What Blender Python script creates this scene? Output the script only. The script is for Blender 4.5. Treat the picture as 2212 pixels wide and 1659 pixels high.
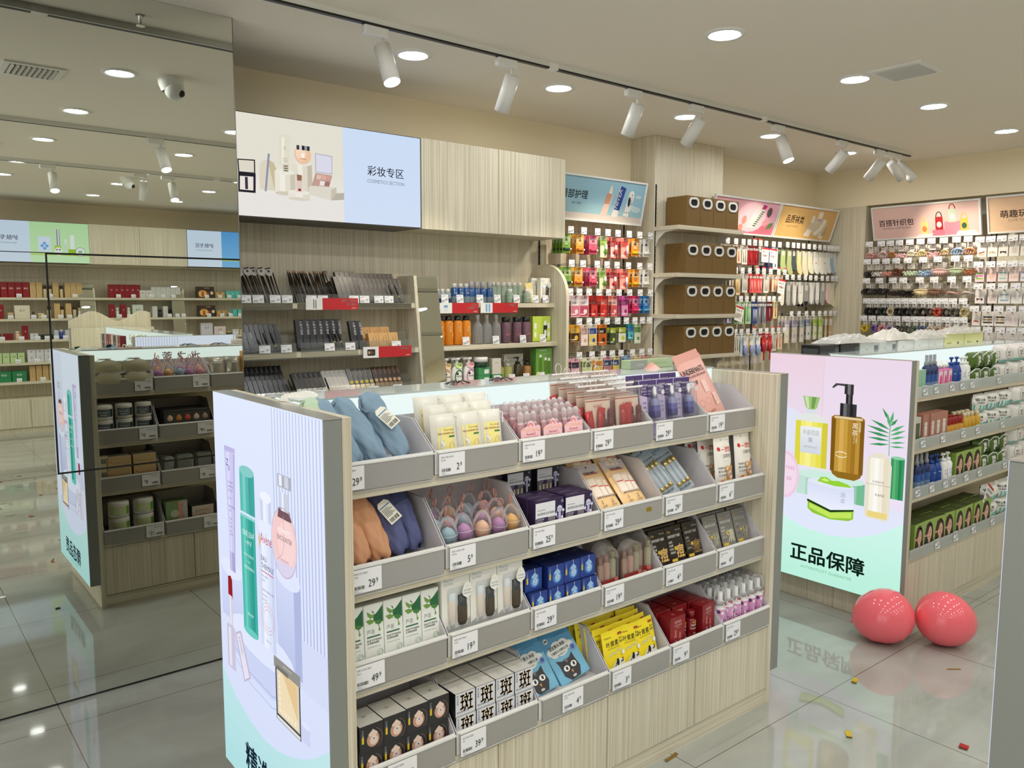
import bpy, math, random
from mathutils import Matrix, Vector, Euler
SC = bpy.context.scene; COL = SC.collection
for o in list(bpy.data.objects): bpy.data.objects.remove(o)
RN = random.Random(11); PI = math.pi
# ---------------------------------------------------------------- camera, world, exposure
H = 1.62
yaw, pit, rol = math.radians(50.9526), math.radians(5.97966), math.radians(0.13391)
D = Vector((math.cos(pit)*math.cos(yaw), math.cos(pit)*math.sin(yaw), -math.sin(pit)))
r0 = Vector((math.sin(yaw), -math.cos(yaw), 0)); u0 = r0.cross(D)
RV = math.cos(rol)*r0 + math.sin(rol)*u0; UV = -math.sin(rol)*r0 + math.cos(rol)*u0
cam = bpy.data.cameras.new('camera'); co = bpy.data.objects.new('camera', cam); COL.objects.link(co)
co.matrix_world = Matrix(((RV.x, UV.x, -D.x, 0), (RV.y, UV.y, -D.y, 0), (RV.z, UV.z, -D.z, H), (0, 0, 0, 1)))
cam.sensor_fit = 'HORIZONTAL'; cam.sensor_width = 36; cam.lens = 1731.78/2212*36; cam.clip_start = .02
SC.camera = co
W = bpy.data.worlds.new('world'); SC.world = W; W.use_nodes = True
W.node_tree.nodes['Background'].inputs[0].default_value = (1, .97, .92, 1)
W.node_tree.nodes['Background'].inputs[1].default_value = 1.6   # added fill light, let in by an unseen opening in the left wall
vs = SC.view_settings; vs.view_transform = 'Standard'; vs.look = 'None'; vs.exposure = 0.0; vs.gamma = 1
try: vs.use_curve_mapping = False
except Exception: pass
cy = SC.cycles
cy.max_bounces = 8; cy.diffuse_bounces = 5; cy.glossy_bounces = 5; cy.transmission_bounces = 4; cy.transparent_max_bounces = 12
cy.sample_clamp_indirect = 4; cy.caustics_reflective = False; cy.caustics_refractive = False; cy.use_denoising = True
LAMP = 90.0      # radiance of a downlight diffuser
SPOT = 17.0      # watts of a track spot
CEIL = 2.812
# ---------------------------------------------------------------- materials
def lin(c): return tuple((x/255/12.92 if x <= 10 else ((x/255+.055)/1.055)**2.4) for x in c)
MC = {}
def newmat(n):
    m = bpy.data.materials.new(n); m.use_nodes = True
    return m, m.node_tree.nodes, m.node_tree.links
def M(c, rough=.5, metal=0, spec=.5):
    k = ('m', c, rough, metal, spec)
    if k in MC: return MC[k]
    m, N, Lk = newmat('paint_%d_%d_%d' % c); b = N['Principled BSDF']
    b.inputs['Base Color'].default_value = (*lin(c), 1); b.inputs['Roughness'].default_value = rough
    b.inputs['Metallic'].default_value = metal; b.inputs['Specular IOR Level'].default_value = spec
    MC[k] = m; return m
def E(c, s=1.0, sample=False):
    k = ('e', c, s, sample)
    if k in MC: return MC[k]
    m, N, Lk = newmat('glow_%d_%d_%d' % c); N.remove(N['Principled BSDF'])
    e = N.new('ShaderNodeEmission'); e.inputs[0].default_value = (*lin(c), 1); e.inputs[1].default_value = s
    Lk.new(e.outputs[0], N['Material Output'].inputs[0])
    m.cycles.emission_sampling = 'AUTO' if sample else 'NONE'
    MC[k] = m; return m
def EG(c1, c2, z0, z1, s=1.0, sample=False):
    'printed backlit film whose ink runs from one colour to another up its height'
    k = ('eg', c1, c2, z0, z1, s)
    if k in MC: return MC[k]
    m, N, Lk = newmat('film_%d_%d_%d' % c1); N.remove(N['Principled BSDF'])
    e = N.new('ShaderNodeEmission'); e.inputs[1].default_value = s
    tc = N.new('ShaderNodeTexCoord'); sp = N.new('ShaderNodeSeparateXYZ'); mr = N.new('ShaderNodeMapRange')
    mx = N.new('ShaderNodeMixRGB'); mx.inputs[1].default_value = (*lin(c1), 1); mx.inputs[2].default_value = (*lin(c2), 1)
    Lk.new(tc.outputs['Object'], sp.inputs[0]); Lk.new(sp.outputs[2], mr.inputs[0])
    mr.inputs[1].default_value = z0; mr.inputs[2].default_value = z1
    Lk.new(mr.outputs[0], mx.inputs[0]); Lk.new(mx.outputs[0], e.inputs[0])
    Lk.new(e.outputs[0], N['Material Output'].inputs[0])
    m.cycles.emission_sampling = 'AUTO' if sample else 'NONE'
    MC[k] = m; return m
def GL(c, t=.8, rough=.08):
    'clear or tinted plastic: part see-through, part glossy'
    k = ('g', c, t, rough)
    if k in MC: return MC[k]
    m, N, Lk = newmat('clear_%d_%d_%d' % c); b = N['Principled BSDF']
    b.inputs['Base Color'].default_value = (*lin(c), 1); b.inputs['Roughness'].default_value = rough
    tr = N.new('ShaderNodeBsdfTransparent'); tr.inputs[0].default_value = (*[.35+.65*x for x in lin(c)], 1)
    fr = N.new('ShaderNodeFresnel'); fr.inputs[0].default_value = 1.3
    mt = N.new('ShaderNodeMath'); mt.operation = 'SUBTRACT'; mt.use_clamp = True; mt.inputs[0].default_value = t
    mx = N.new('ShaderNodeMixShader')
    Lk.new(fr.outputs[0], mt.inputs[1]); Lk.new(mt.outputs[0], mx.inputs[0])
    Lk.new(b.outputs[0], mx.inputs[1]); Lk.new(tr.outputs[0], mx.inputs[2]); Lk.new(mx.outputs[0], N['Material Output'].inputs[0])
    MC[k] = m; return m
def wood(name, scale, c1, c2, c3, rough=.45):
    m, N, Lk = newmat(name); b = N['Principled BSDF']; b.inputs['Roughness'].default_value = rough
    g = N.new('ShaderNodeNewGeometry'); mp = N.new('ShaderNodeMapping'); mp.inputs['Scale'].default_value = scale
    n1 = N.new('ShaderNodeTexNoise'); n1.inputs['Scale'].default_value = 1; n1.inputs['Detail'].default_value = 3
    n2 = N.new('ShaderNodeTexNoise'); n2.inputs['Scale'].default_value = .23; n2.inputs['Detail'].default_value = 2
    r1 = N.new('ShaderNodeValToRGB'); e = r1.color_ramp.elements
    e[0].position = .33; e[0].color = (*lin(c2), 1); e[1].position = .68; e[1].color = (*lin(c3), 1)
    x = e.new(.5); x.color = (*lin(c1), 1)
    mx = N.new('ShaderNodeMixRGB'); mx.blend_type = 'MULTIPLY'; mx.inputs[0].default_value = .2
    Lk.new(g.outputs['Position'], mp.inputs[0]); Lk.new(mp.outputs[0], n1.inputs['Vector']); Lk.new(mp.outputs[0], n2.inputs['Vector'])
    Lk.new(n1.outputs[0], r1.inputs[0]); Lk.new(r1.outputs[0], mx.inputs[1]); Lk.new(n2.outputs[0], mx.inputs[2]); Lk.new(mx.outputs[0], b.inputs['Base Color'])
    return m
wc = ((222, 213, 189), (203, 192, 165), (234, 227, 207))
WV = wood('pale_wood_upright_grain', (170, 170, 1.6), *wc)
WX = wood('pale_wood_grain_along', (1.6, 170, 170), *wc)
WY = wood('pale_wood_grain_across', (170, 1.6, 170), *wc)
def paint_noise(name, c, rough, amt=.04):
    m, N, Lk = newmat(name); b = N['Principled BSDF']; b.inputs['Roughness'].default_value = rough
    g = N.new('ShaderNodeNewGeometry'); n = N.new('ShaderNodeTexNoise'); n.inputs['Scale'].default_value = 60; n.inputs['Detail'].default_value = 3
    bp = N.new('ShaderNodeBump'); bp.inputs['Strength'].default_value = amt; bp.inputs['Distance'].default_value = .002
    Lk.new(g.outputs['Position'], n.inputs['Vector']); Lk.new(n.outputs[0], bp.inputs['Height']); Lk.new(bp.outputs[0], b.inputs['Normal'])
    b.inputs['Base Color'].default_value = (*lin(c), 1); return m
CEILM = paint_noise('ceiling_paint', (240, 233, 220), .8)
WALLM = paint_noise('wall_paint', (238, 226, 196), .75)
def floor_mat():
    m, N, Lk = newmat('polished_floor_tiles'); b = N['Principled BSDF']
    g = N.new('ShaderNodeNewGeometry'); sp = N.new('ShaderNodeSeparateXYZ'); Lk.new(g.outputs['Position'], sp.inputs[0])
    def joint(out, off, pitch):
        a = N.new('ShaderNodeMath'); a.operation = 'SUBTRACT'; Lk.new(sp.outputs[out], a.inputs[0]); a.inputs[1].default_value = off
        d = N.new('ShaderNodeMath'); d.operation = 'DIVIDE'; Lk.new(a.outputs[0], d.inputs[0]); d.inputs[1].default_value = pitch
        f = N.new('ShaderNodeMath'); f.operation = 'FRACT'; Lk.new(d.outputs[0], f.inputs[0])
        c = N.new('ShaderNodeMath'); c.operation = 'LESS_THAN'; Lk.new(f.outputs[0], c.inputs[0]); c.inputs[1].default_value = .0032/pitch
        return c
    j1 = joint(0, .513-4.11, .8225); j2 = joint(1, 1.643-8.45, .845)
    mx = N.new('ShaderNodeMath'); mx.operation = 'MAXIMUM'; Lk.new(j1.outputs[0], mx.inputs[0]); Lk.new(j2.outputs[0], mx.inputs[1])
    mp = N.new('ShaderNodeMapping'); mp.inputs['Scale'].default_value = (1.2, 2.6, 1); mp.inputs['Rotation'].default_value = (0, 0, .5)
    n = N.new('ShaderNodeTexNoise'); n.inputs['Scale'].default_value = 1.4; n.inputs['Detail'].default_value = 7; n.inputs['Distortion'].default_value = .9
    Lk.new(g.outputs['Position'], mp.inputs[0]); Lk.new(mp.outputs[0], n.inputs['Vector'])
    r = N.new('ShaderNodeValToRGB'); e = r.color_ramp.elements
    e[0].position = .35; e[0].color = (*lin((158, 160, 152)), 1); e[1].position = .65; e[1].color = (*lin((174, 177, 169)), 1)
    Lk.new(n.outputs[0], r.inputs[0])
    c = N.new('ShaderNodeMixRGB'); Lk.new(mx.outputs[0], c.inputs[0]); Lk.new(r.outputs[0], c.inputs[1]); c.inputs[2].default_value = (*lin((92, 80, 64)), 1)
    Lk.new(c.outputs[0], b.inputs['Base Color'])
    b.inputs['Roughness'].default_value = .045; b.inputs['IOR'].default_value = 1.6
    return m
FLOORM = floor_mat()
def mirror_mat():
    m, N, Lk = newmat('silvered_glass'); b = N['Principled BSDF']
    b.inputs['Base Color'].default_value = (.75, .77, .70, 1); b.inputs['Metallic'].default_value = 1; b.inputs['Roughness'].default_value = .0
    return m
MIRROR = mirror_mat()
WHITE = M((238, 238, 234), .4); BLK = M((18, 18, 20), .4); GREY = M((136, 140, 134), .35); DGREY = M((70, 70, 68), .4)
CHROME = M((205, 205, 205), .18, 1); STEEL = M((150, 148, 142), .3, 1); GOLD = M((205, 170, 95), .28, 1)
ACR = GL((235, 238, 236), .95, .05); PVC = GL((240, 240, 240), .78, .1)
CARD = M((222, 218, 212), .6)
# ---------------------------------------------------------------- mesh builder
class MB:
    def __init__(s): s.v = []; s.f = []; s.m = []; s.s = []; s.mats = []
    def mi(s, mat):
        if mat not in s.mats: s.mats.append(mat)
        return s.mats.index(mat)
    def add(s, vs, fs, mat, sm=False, X=None):
        o = len(s.v); i = s.mi(mat)
        s.v += [tuple(X @ Vector(p)) if X is not None else tuple(p) for p in vs]
        for f in fs: s.f.append(tuple(a+o for a in f)); s.m.append(i); s.s.append(sm)
        return s
    def box(s, x0, y0, z0, x1, y1, z1, mat, b=0, X=None):
        if x0 > x1: x0, x1 = x1, x0
        if y0 > y1: y0, y1 = y1, y0
        if z0 > z1: z0, z1 = z1, z0
        if not b:
            vs = [(x0,y0,z0),(x1,y0,z0),(x1,y1,z0),(x0,y1,z0),(x0,y0,z1),(x1,y0,z1),(x1,y1,z1),(x0,y1,z1)]
            return s.add(vs, [(0,3,2,1),(4,5,6,7),(0,1,5,4),(1,2,6,5),(2,3,7,6),(3,0,4,7)], mat, X=X)
        c = ((x0+x1)/2, (y0+y1)/2, (z0+z1)/2); h = ((x1-x0)/2, (y1-y0)/2, (z1-z0)/2); b = min(b, *[q*.95 for q in h])
        idx = {}; vs = []
        sg = [(a, d, e) for a in (-1, 1) for d in (-1, 1) for e in (-1, 1)]
        for q in sg:
            for ax in range(3):
                idx[q, ax] = len(vs); vs.append(tuple(c[k]+q[k]*(h[k]-(0 if k == ax else b)) for k in range(3)))
        fs = []
        for ax in range(3):
            p, r = [k for k in range(3) if k != ax]
            for sn in (-1, 1):
                cs = []
                for a, d in ((-1,-1),(1,-1),(1,1),(-1,1)):
                    q = [0]*3; q[ax] = sn; q[p] = a; q[r] = d; cs.append(idx[tuple(q), ax])
                fs.append(cs)
            for a in (-1, 1):
                for d in (-1, 1):
                    q1 = [0]*3; q1[p] = a; q1[r] = d; q2 = list(q1); q1[ax] = -1; q2[ax] = 1
                    fs.append([idx[tuple(q1), p], idx[tuple(q2), p], idx[tuple(q2), r], idx[tuple(q1), r]])
        for q in sg: fs.append([idx[q, 0], idx[q, 1], idx[q, 2]])
        out = []
        for f in fs:
            P = [Vector(vs[i]) for i in f]; n = (P[1]-P[0]).cross(P[2]-P[0])
            if n.dot(sum(P, Vector())/len(P)-Vector(c)) < 0: f = f[::-1]
            out.append(tuple(f))
        return s.add(vs, out, mat, X=X)
    def lathe(s, prof, mat, n=14, c=(0, 0, 0), sx=1, sy=1, sm=True, X=None, cap=True):
        'prof: (radius, z[, material]) from the bottom up'
        rings = []; vs = []
        for p in prof:
            rings.append(len(vs))
            for k in range(n):
                a = 2*PI*k/n; vs.append((c[0]+p[0]*sx*math.cos(a), c[1]+p[0]*sy*math.sin(a), c[2]+p[1]))
        groups = {}
        for i in range(len(prof)-1):
            mm = prof[i+1][2] if len(prof[i+1]) > 2 else mat
            for k in range(n):
                a, b = rings[i]+k, rings[i]+(k+1) % n; d = rings[i+1]+k; e = rings[i+1]+(k+1) % n
                groups.setdefault(mm, []).append((a, b, e, d))
        o = len(s.v); s.v += [tuple(X @ Vector(p)) if X is not None else p for p in vs]
        for mm, fs in groups.items():
            i = s.mi(mm)
            for f in fs: s.f.append(tuple(a+o for a in f)); s.m.append(i); s.s.append(sm)
        if cap:
            for r, rev, mm in ((rings[0], True, mat), (rings[-1], False, prof[-1][2] if len(prof[-1]) > 2 else mat)):
                f = [o+r+k for k in range(n)]
                s.f.append(tuple(f[::-1] if rev else f)); s.m.append(s.mi(mm)); s.s.append(False)
        return s
    def tube(s, pts, r, mat, n=6, closed=False, X=None):
        P = [Vector(p) for p in pts]; vs = []; fs = []; m = len(P); up = None
        for i, p in enumerate(P):
            t = (P[(i+1) % m]-P[i-1]) if closed else (P[min(i+1, m-1)]-P[max(i-1, 0)]); t.normalize()
            if up is None: up = Vector((0, 0, 1)) if abs(t.z) < .9 else Vector((1, 0, 0))
            a = t.cross(up); a.normalize(); b = a.cross(t); b.normalize(); up = b
            rr = r[i] if isinstance(r, (list, tuple)) else r
            for k in range(n): vs.append(tuple(p+a*rr*math.cos(2*PI*k/n)+b*rr*math.sin(2*PI*k/n)))
        for i in range(m if closed else m-1):
            j = (i+1) % m
            for k in range(n): fs.append((i*n+k, j*n+k, j*n+(k+1) % n, i*n+(k+1) % n))
        if not closed: fs += [tuple(range(n)), tuple((m-1)*n+k for k in range(n-1, -1, -1))]
        return s.add(vs, fs, mat, True, X)
    def prism(s, poly, axis, a, b, mat, X=None):
        'extrude a 2D outline along an axis; outline is in the other two axes in order'
        n = len(poly); vs = []
        for q in (a, b):
            for p in poly: vs.append({'x': (q, p[0], p[1]), 'y': (p[0], q, p[1]), 'z': (p[0], p[1], q)}[axis])
        ar = sum(poly[i][0]*poly[(i+1) % n][1]-poly[(i+1) % n][0]*poly[i][1] for i in range(n))
        fl = (ar > 0) ^ (axis == 'y') ^ (b < a)
        fs = [tuple(range(n))[::-1], tuple(range(n, 2*n))] + [(i, (i+1) % n, n+(i+1) % n, n+i) for i in range(n)]
        if not fl: fs = [f[::-1] for f in fs]
        return s.add(vs, fs, mat, X=X)
    def grid(s, fn, nu, nv, mat, sm=True, X=None):
        vs = [fn(i/nu, j/nv) for j in range(nv+1) for i in range(nu+1)]; w = nu+1
        return s.add(vs, [(j*w+i, j*w+i+1, (j+1)*w+i+1, (j+1)*w+i) for j in range(nv) for i in range(nu)], mat, sm, X)
    def ball(s, c, r, mat, n=10, m=7, X=None):
        rx, ry, rz = r if isinstance(r, tuple) else (r, r, r)
        return s.lathe([(max(.001, math.sin(PI*i/m)), -math.cos(PI*i/m)*rz) for i in range(m+1)], mat, n, c, rx, ry, True, X, False)
    def mesh(s, name):
        me = bpy.data.meshes.new(name); me.from_pydata(s.v, [], s.f)
        for m in s.mats: me.materials.append(m)
        me.polygons.foreach_set('material_index', s.m); me.polygons.foreach_set('use_smooth', s.s); me.update(); return me
TX = {}
def txt(t):
    k = t
    if k not in TX:
        cu = bpy.data.curves.new('lettering', 'FONT'); cu.body = t; cu.resolution_u = 2; cu.fill_mode = 'FRONT'; cu.space_line = 1
        o = bpy.data.objects.new('lettering', cu); me = o.to_mesh()
        vs = [(v.co.x, v.co.y) for v in me.vertices]; fs = [tuple(p.vertices) for p in me.polygons]
        if not vs: vs = [(0, 0), (1, 0)]
        x0 = min(v[0] for v in vs); x1 = max(v[0] for v in vs)
        TX[k] = ([(v[0]-x0, v[1]) for v in vs], fs, x1-x0)
        o.to_mesh_clear(); bpy.data.objects.remove(o); bpy.data.curves.remove(cu)
    return TX[k]
class Fr:
    'a printed face: 2D artwork laid on a flat or curved side of a mesh builder'
    def __init__(s, mb, fn, eps=.00006): s.mb = mb; s.fn = fn; s.k = 0; s.eps = eps
    def put(s, pts, fs, mat):
        s.k += 1; e = s.eps*s.k
        s.mb.add([s.fn(p[0], p[1], e) for p in pts], fs, mat)
    def poly(s, pts, mat): s.put(pts, [tuple(range(len(pts)))], mat)
    def rect(s, x, y, w, h, mat, nx=1, ny=1):
        pts = [(x+w*i/nx, y+h*j/ny) for j in range(ny+1) for i in range(nx+1)]; q = nx+1
        s.put(pts, [(j*q+i, j*q+i+1, (j+1)*q+i+1, (j+1)*q+i) for j in range(ny) for i in range(nx)], mat)
    def rrect(s, x, y, w, h, r, mat):
        p = []
        for cx, cy_, a0 in ((x+w-r, y+r, -90), (x+w-r, y+h-r, 0), (x+r, y+h-r, 90), (x+r, y+r, 180)):
            for k in range(5): a = math.radians(a0+22.5*k); p.append((cx+r*math.cos(a), cy_+r*math.sin(a)))
        s.poly(p, mat)
    def circ(s, x, y, rx, mat, ry=None, n=16, a0=0, a1=360):
        ry = ry or rx; full = a1-a0 >= 360
        p = [(x+rx*math.cos(math.radians(a0+(a1-a0)*k/n)), y+ry*math.sin(math.radians(a0+(a1-a0)*k/n))) for k in range(n if full else n+1)]
        s.poly(p, mat)
    def ring(s, x, y, rx, t, mat, ry=None, n=20, a0=0, a1=360):
        ry = ry or rx; pts = []; fs = []
        for k in range(n+1):
            a = math.radians(a0+(a1-a0)*k/n); pts += [(x+rx*math.cos(a), y+ry*math.sin(a)), (x+(rx-t)*math.cos(a), y+(ry-t)*math.sin(a))]
        for k in range(n): fs.append((2*k+1, 2*k, 2*k+2, 2*k+3))
        s.put(pts, fs, mat)
    def line(s, pts, t, mat):
        P = []; fs = []
        for i in range(len(pts)):
            a = pts[max(0, i-1)]; b = pts[min(len(pts)-1, i+1)]; dx, dy = b[0]-a[0], b[1]-a[1]; l = math.hypot(dx, dy) or 1
            P += [(pts[i][0]-dy/l*t/2, pts[i][1]+dx/l*t/2), (pts[i][0]+dy/l*t/2, pts[i][1]-dx/l*t/2)]
        for i in range(len(pts)-1): fs.append((2*i+1, 2*i+3, 2*i+2, 2*i))
        s.put(P, fs, mat)
    def text(s, t, x, y, size, mat, al='l', bold=0, rot=0, wx=1, sh=0):
        'wx squeezes the width, sh slants'
        v, f, w = txt(t); w *= size*wx
        if bold > 0:
            n = len(v); b = bold*.62; q = ((-b, 0), (b, 0), (0, b), (0, -b)) if bold > .015 else ((-b, 0), (b, 0))
            v = [(p[0]+a, p[1]+d) for a, d in q for p in v]; f = [tuple(i+n*j for i in g) for j in range(len(q)) for g in f]
        dx = {'l': 0, 'c': -w/2, 'r': -w}[al]; c, n = math.cos(rot), math.sin(rot)
        pts = []
        for p in v:
            a = p[0]*size*wx+dx+sh*p[1]*size; b = p[1]*size; pts.append((x+a*c-b*n, y+a*n+b*c))
        s.put(pts, f, mat)
    def vtext(s, t, x, y, size, mat, bold=0, gap=1.05):
        for i, ch in enumerate(t): s.text(ch, x, y-i*size*gap, size, mat, 'c', bold)
    def bars(s, x, y, w, h, mat, n=13, seed=1):
        r = random.Random(seed); q = x; st = w/n
        for i in range(n): s.rect(q, y, st*r.uniform(.25, .75), h, mat); q += st
def flat(o, u, v):
    o, u, v = Vector(o), Vector(u).normalized(), Vector(v).normalized(); w = u.cross(v)
    return lambda x, y, e: tuple(o+u*x+v*y+w*e)
def front(mb, y=0, z=0, x=0, eps=.00006): return Fr(mb, flat((x, y, z), (1, 0, 0), (0, 0, 1)), eps)
def topf(mb, z, y=0, x=0): return Fr(mb, flat((x, y, z), (1, 0, 0), (0, 1, 0)))
def leftf(mb, x, y=0, z=0): return Fr(mb, flat((x, y, z), (0, -1, 0), (0, 0, 1)))
def curved(mb, r, z=0, ry=None, c=(0, 0)):
    'wrap artwork round a bottle; x runs along the arc, 0 faces the shopper'
    ry = ry or r
    return Fr(mb, lambda x, y, e: (c[0]+(r+e)*math.sin(x/r), c[1]-(ry+e)*math.cos(x/r), z+y))
# ---------------------------------------------------------------- objects
def obj(name, data, parent=None, label=None, kind=None):
    o = bpy.data.objects.new(name, data.mesh(name) if isinstance(data, MB) else data); COL.objects.link(o)
    if parent: o.parent = parent
    if label: o['label'] = label
    if kind: o['kind'] = kind
    return o
def tag(o, label, cat, group=None):
    o['label'] = label; o['category'] = cat
    if group: o['group'] = group
    return o
def thing(name, label, cat, loc=(0, 0, 0), rz=0, group=None):
    o = obj(name, None); o.location = loc; o.rotation_euler = (0, 0, rz); o.empty_display_size = .05
    return tag(o, label, cat, group)
def struct(name, mb): return obj(name, mb, None, None, 'structure')
class P:
    'a kind of thing: its own mesh (or none) and the meshes of its parts, placed as often as needed'
    def __init__(s, name, cat, mb=None): s.name = name; s.cat = cat; s.root = mb.mesh(name) if mb else None; s.parts = []
    def part(s, name, mb, label=None, of=None): s.parts.append((name, mb.mesh(name), label, of)); return s
    def put(s, loc, label, group=None, rz=0, rot=None, sc=1):
        o = bpy.data.objects.new(s.name, s.root); COL.objects.link(o); o.location = loc
        e = Euler((rot[0], rot[1], rot[2]+0) if rot else (0, 0, 0)).to_matrix()
        o.rotation_euler = (Matrix.Rotation(rz, 3, 'Z') @ e).to_euler(); o.scale = (sc, sc, sc)
        tag(o, label, s.cat, group); ch = []
        for n, me, lb, of in s.parts:
            c = bpy.data.objects.new(n, me); COL.objects.link(c); c.parent = o if of is None else ch[of]
            if lb: c['label'] = lb
            ch.append(c)
        return o
ORD = ['', 'second', 'third', 'fourth', 'fifth', 'sixth', 'seventh', 'eighth', 'ninth', 'tenth', 'eleventh', 'twelfth', 'thirteenth', 'fourteenth', 'fifteenth', 'sixteenth', 'seventeenth', 'eighteenth', 'nineteenth', 'twentieth']
def nth(i, n, a='left'):
    b = {'left': 'right', 'front': 'back', 'top': 'bottom', 'bottom': 'top'}[a]
    if n == 1: return 'only'
    if n == 3 and i == 1: return 'middle'
    w = {'left': 'leftmost', 'right': 'rightmost', 'front': 'front', 'back': 'rearmost', 'top': 'topmost', 'bottom': 'lowest'}
    if i == 0: return w[a]
    if i == n-1: return w[b]
    if n-1-i < i: return ORD[n-1-i]+'-from-'+b
    return ORD[i]+'-from-'+a
def lev(k, n): return {1: '', 2: ('lower ', 'upper ')[k] if n == 2 else ''}.get(n, ('bottom ', 'middle ', 'top ')[min(k, 2)])
# ================================================================ the room
struct('floor', MB().box(-2.6, -4.5, -.05, 7.4, 4.25, 0, FLOORM))
struct('ceiling', MB().box(-2.6, -4.5, CEIL, 7.4, 4.25, CEIL+.05, CEILM))
struct('wall_back', MB().box(-2.6, 4.21, 0, 7.4, 4.3, CEIL, WALLM))
struct('wall_front', MB().box(-2.6, -4.6, 0, 7.4, -4.47, CEIL, WALLM))
struct('wall_left', MB().box(-2.7, -4.5, 2.45, -2.6, 4.25, CEIL, WALLM).box(-2.7, -4.5, 0, -2.6, -3.6, 2.45, WALLM).box(-2.7, 3.5, 0, -2.6, 4.25, 2.45, WALLM))  # unseen wall, left open in the middle for the added world fill
mb = MB(); mb.box(7.14, -4.5, 2.475, 7.45, 4.22, CEIL, WALLM); mb.box(7.36, -4.5, 0, 7.45, 4.22, 2.475, WV); mb.box(7.14, 3.715, 0, 7.37, 4.22, 2.475, WV)
struct('wall_right', mb)
struct('pillar', MB().box(4.555, 3.97, 0, 5.36, 4.215, CEIL, WV, .003))
struct('wall_partition', MB().box(-2.6, 3.53, 0, 1.305, 4.215, CEIL, BLK))
t = thing('wall_mirror', 'tall wall mirror in several sheets reflecting the aisle beside the counter', 'mirror', (0, 3.53, 0))
MY = -.003
for nm, b, lb in (('mirror_sheet', (-1.2, 1.7965, 1.31, 2.811), None), ('mirror_sheet', (-1.2, .9365, .562, 1.7935), None),
                  ('inset_mirror_sheet', (.569, .943, 1.31, 1.789), 'inset mirror sheet edged by a black gap'), ('mirror_sheet', (-1.2, .012, 1.31, .9355), None)):
    obj(nm, MB().box(b[0], MY-.012, b[1], b[2], MY, b[3], MIRROR), t, lb)
obj('backing', MB().box(-1.2, MY, .003, 1.308, -.0005, 2.811, BLK), t)
obj('edge_trim', MB().box(1.3105, MY-.013, .003, 1.3135, .03, 2.811, STEEL), t)
# ================================================================ ceiling fittings
LAMPE = E((250, 252, 253), LAMP, True)
ring = MB().lathe([(.066, -.004), (.072, -.009), (.09, -.006), (.092, 0)], WHITE, 28, cap=False)
disc = MB().lathe([(.0001, -.0035), (.067, -.0035)], LAMPE, 24, cap=False)
for f_i in range(len(disc.f)): disc.f[f_i] = disc.f[f_i][::-1]
DL = P('downlight', 'ceiling light'); DL.part('trim_ring', ring).part('diffuser', disc, 'glowing white diffuser')
XS = (-.95, .1, 1.15, 2.17, 3.1, 4.25, 5.2, 6.34)
rows = ((3.46, 'just behind the spotlight track', (2.18, 3.14, 4.26, 5.22, 6.29)), (2.31, 'above the near counters, in front of the track', XS), (1.2, 'in the first row behind the viewer as the mirror shows it', XS),
        (.03, 'in the second row behind the viewer as the mirror shows it', XS), (-1.2, 'in the third row behind the viewer as the mirror shows it', XS), (-2.14, 'in the fourth row behind the viewer as the mirror shows it', XS), (-3.3, 'nearest the skin care wall', XS))
for y, w, xs in rows:
    for i, x in enumerate(xs): DL.put((x, y, CEIL), nth(i, len(xs))+' round downlight '+w, 'round ceiling downlights')
def rail(x0, x1, y, nm):
    t = thing('track_rail', 'white ceiling track rail with black slot, '+nm, 'track rail', (0, y, CEIL), 0, 'ceiling track rails')
    m = MB().box(x0, -.017, -.028, x1, .017, 0, M((226, 226, 220), .4)); obj('rail', m, t)
    obj('slot', MB().box(x0+.02, -.018, -.0295, x1-.02, .004, -.021, BLK), t, 'black conductor slot')
    j = MB()
    for x in (.62, 2.78, 4.62): j.box(x, -.0185, -.03, x+.06, .0185, -.0005, WHITE)
    obj('joint', j, t)
rail(-.6, 6.72, 3.15, 'running over the cosmetics wall'); rail(-.6, 6.7, .75, 'seen in the mirror over the aisle'); rail(-.6, 6.7, -1.05, 'seen farthest back in the mirror')
HEADM = M((232, 232, 228), .35)
def spot(x, y, d, lab, w=SPOT, ang=66):
    t = thing('track_spotlight', lab, 'spotlight', (x, y, CEIL-.028), 0, 'white cylinder track spotlights')
    obj('adapter', MB().box(-.06, -.019, -.042, .06, .019, 0, HEADM, .006), t)
    obj('stem', MB().lathe([(.007, -.09), (.007, -.04)], HEADM, 8, (.035, 0, 0)), t)
    d = Vector(d).normalized(); q = (-d).to_track_quat('Z', 'Y').to_matrix().to_4x4(); X = Matrix.Translation((.035, 0, -.085)) @ q
    h = MB().lathe([(.036, -.165), (.037, -.165), (.037, .01), (.02, .014)], HEADM, 22, X=X, cap=False); h.lathe([(.0001, .014), (.02, .014)], HEADM, 22, X=X, cap=False)
    ho = obj('head', h, t)
    obj('lens', MB().lathe([(.0001, -.158), (.0355, -.158)], E((255, 246, 228), 12), 20, X=X, cap=False), ho, 'glowing lens')
    L = bpy.data.lights.new('beam', 'SPOT'); L.energy = w; L.spot_size = math.radians(ang); L.spot_blend = .7; L.color = (1, .89, .72); L.shadow_soft_size = .03
    lo = bpy.data.objects.new('beam', L); COL.objects.link(lo); lo.parent = t; lo.matrix_local = X @ Matrix.Translation((0, 0, -.17))
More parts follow.
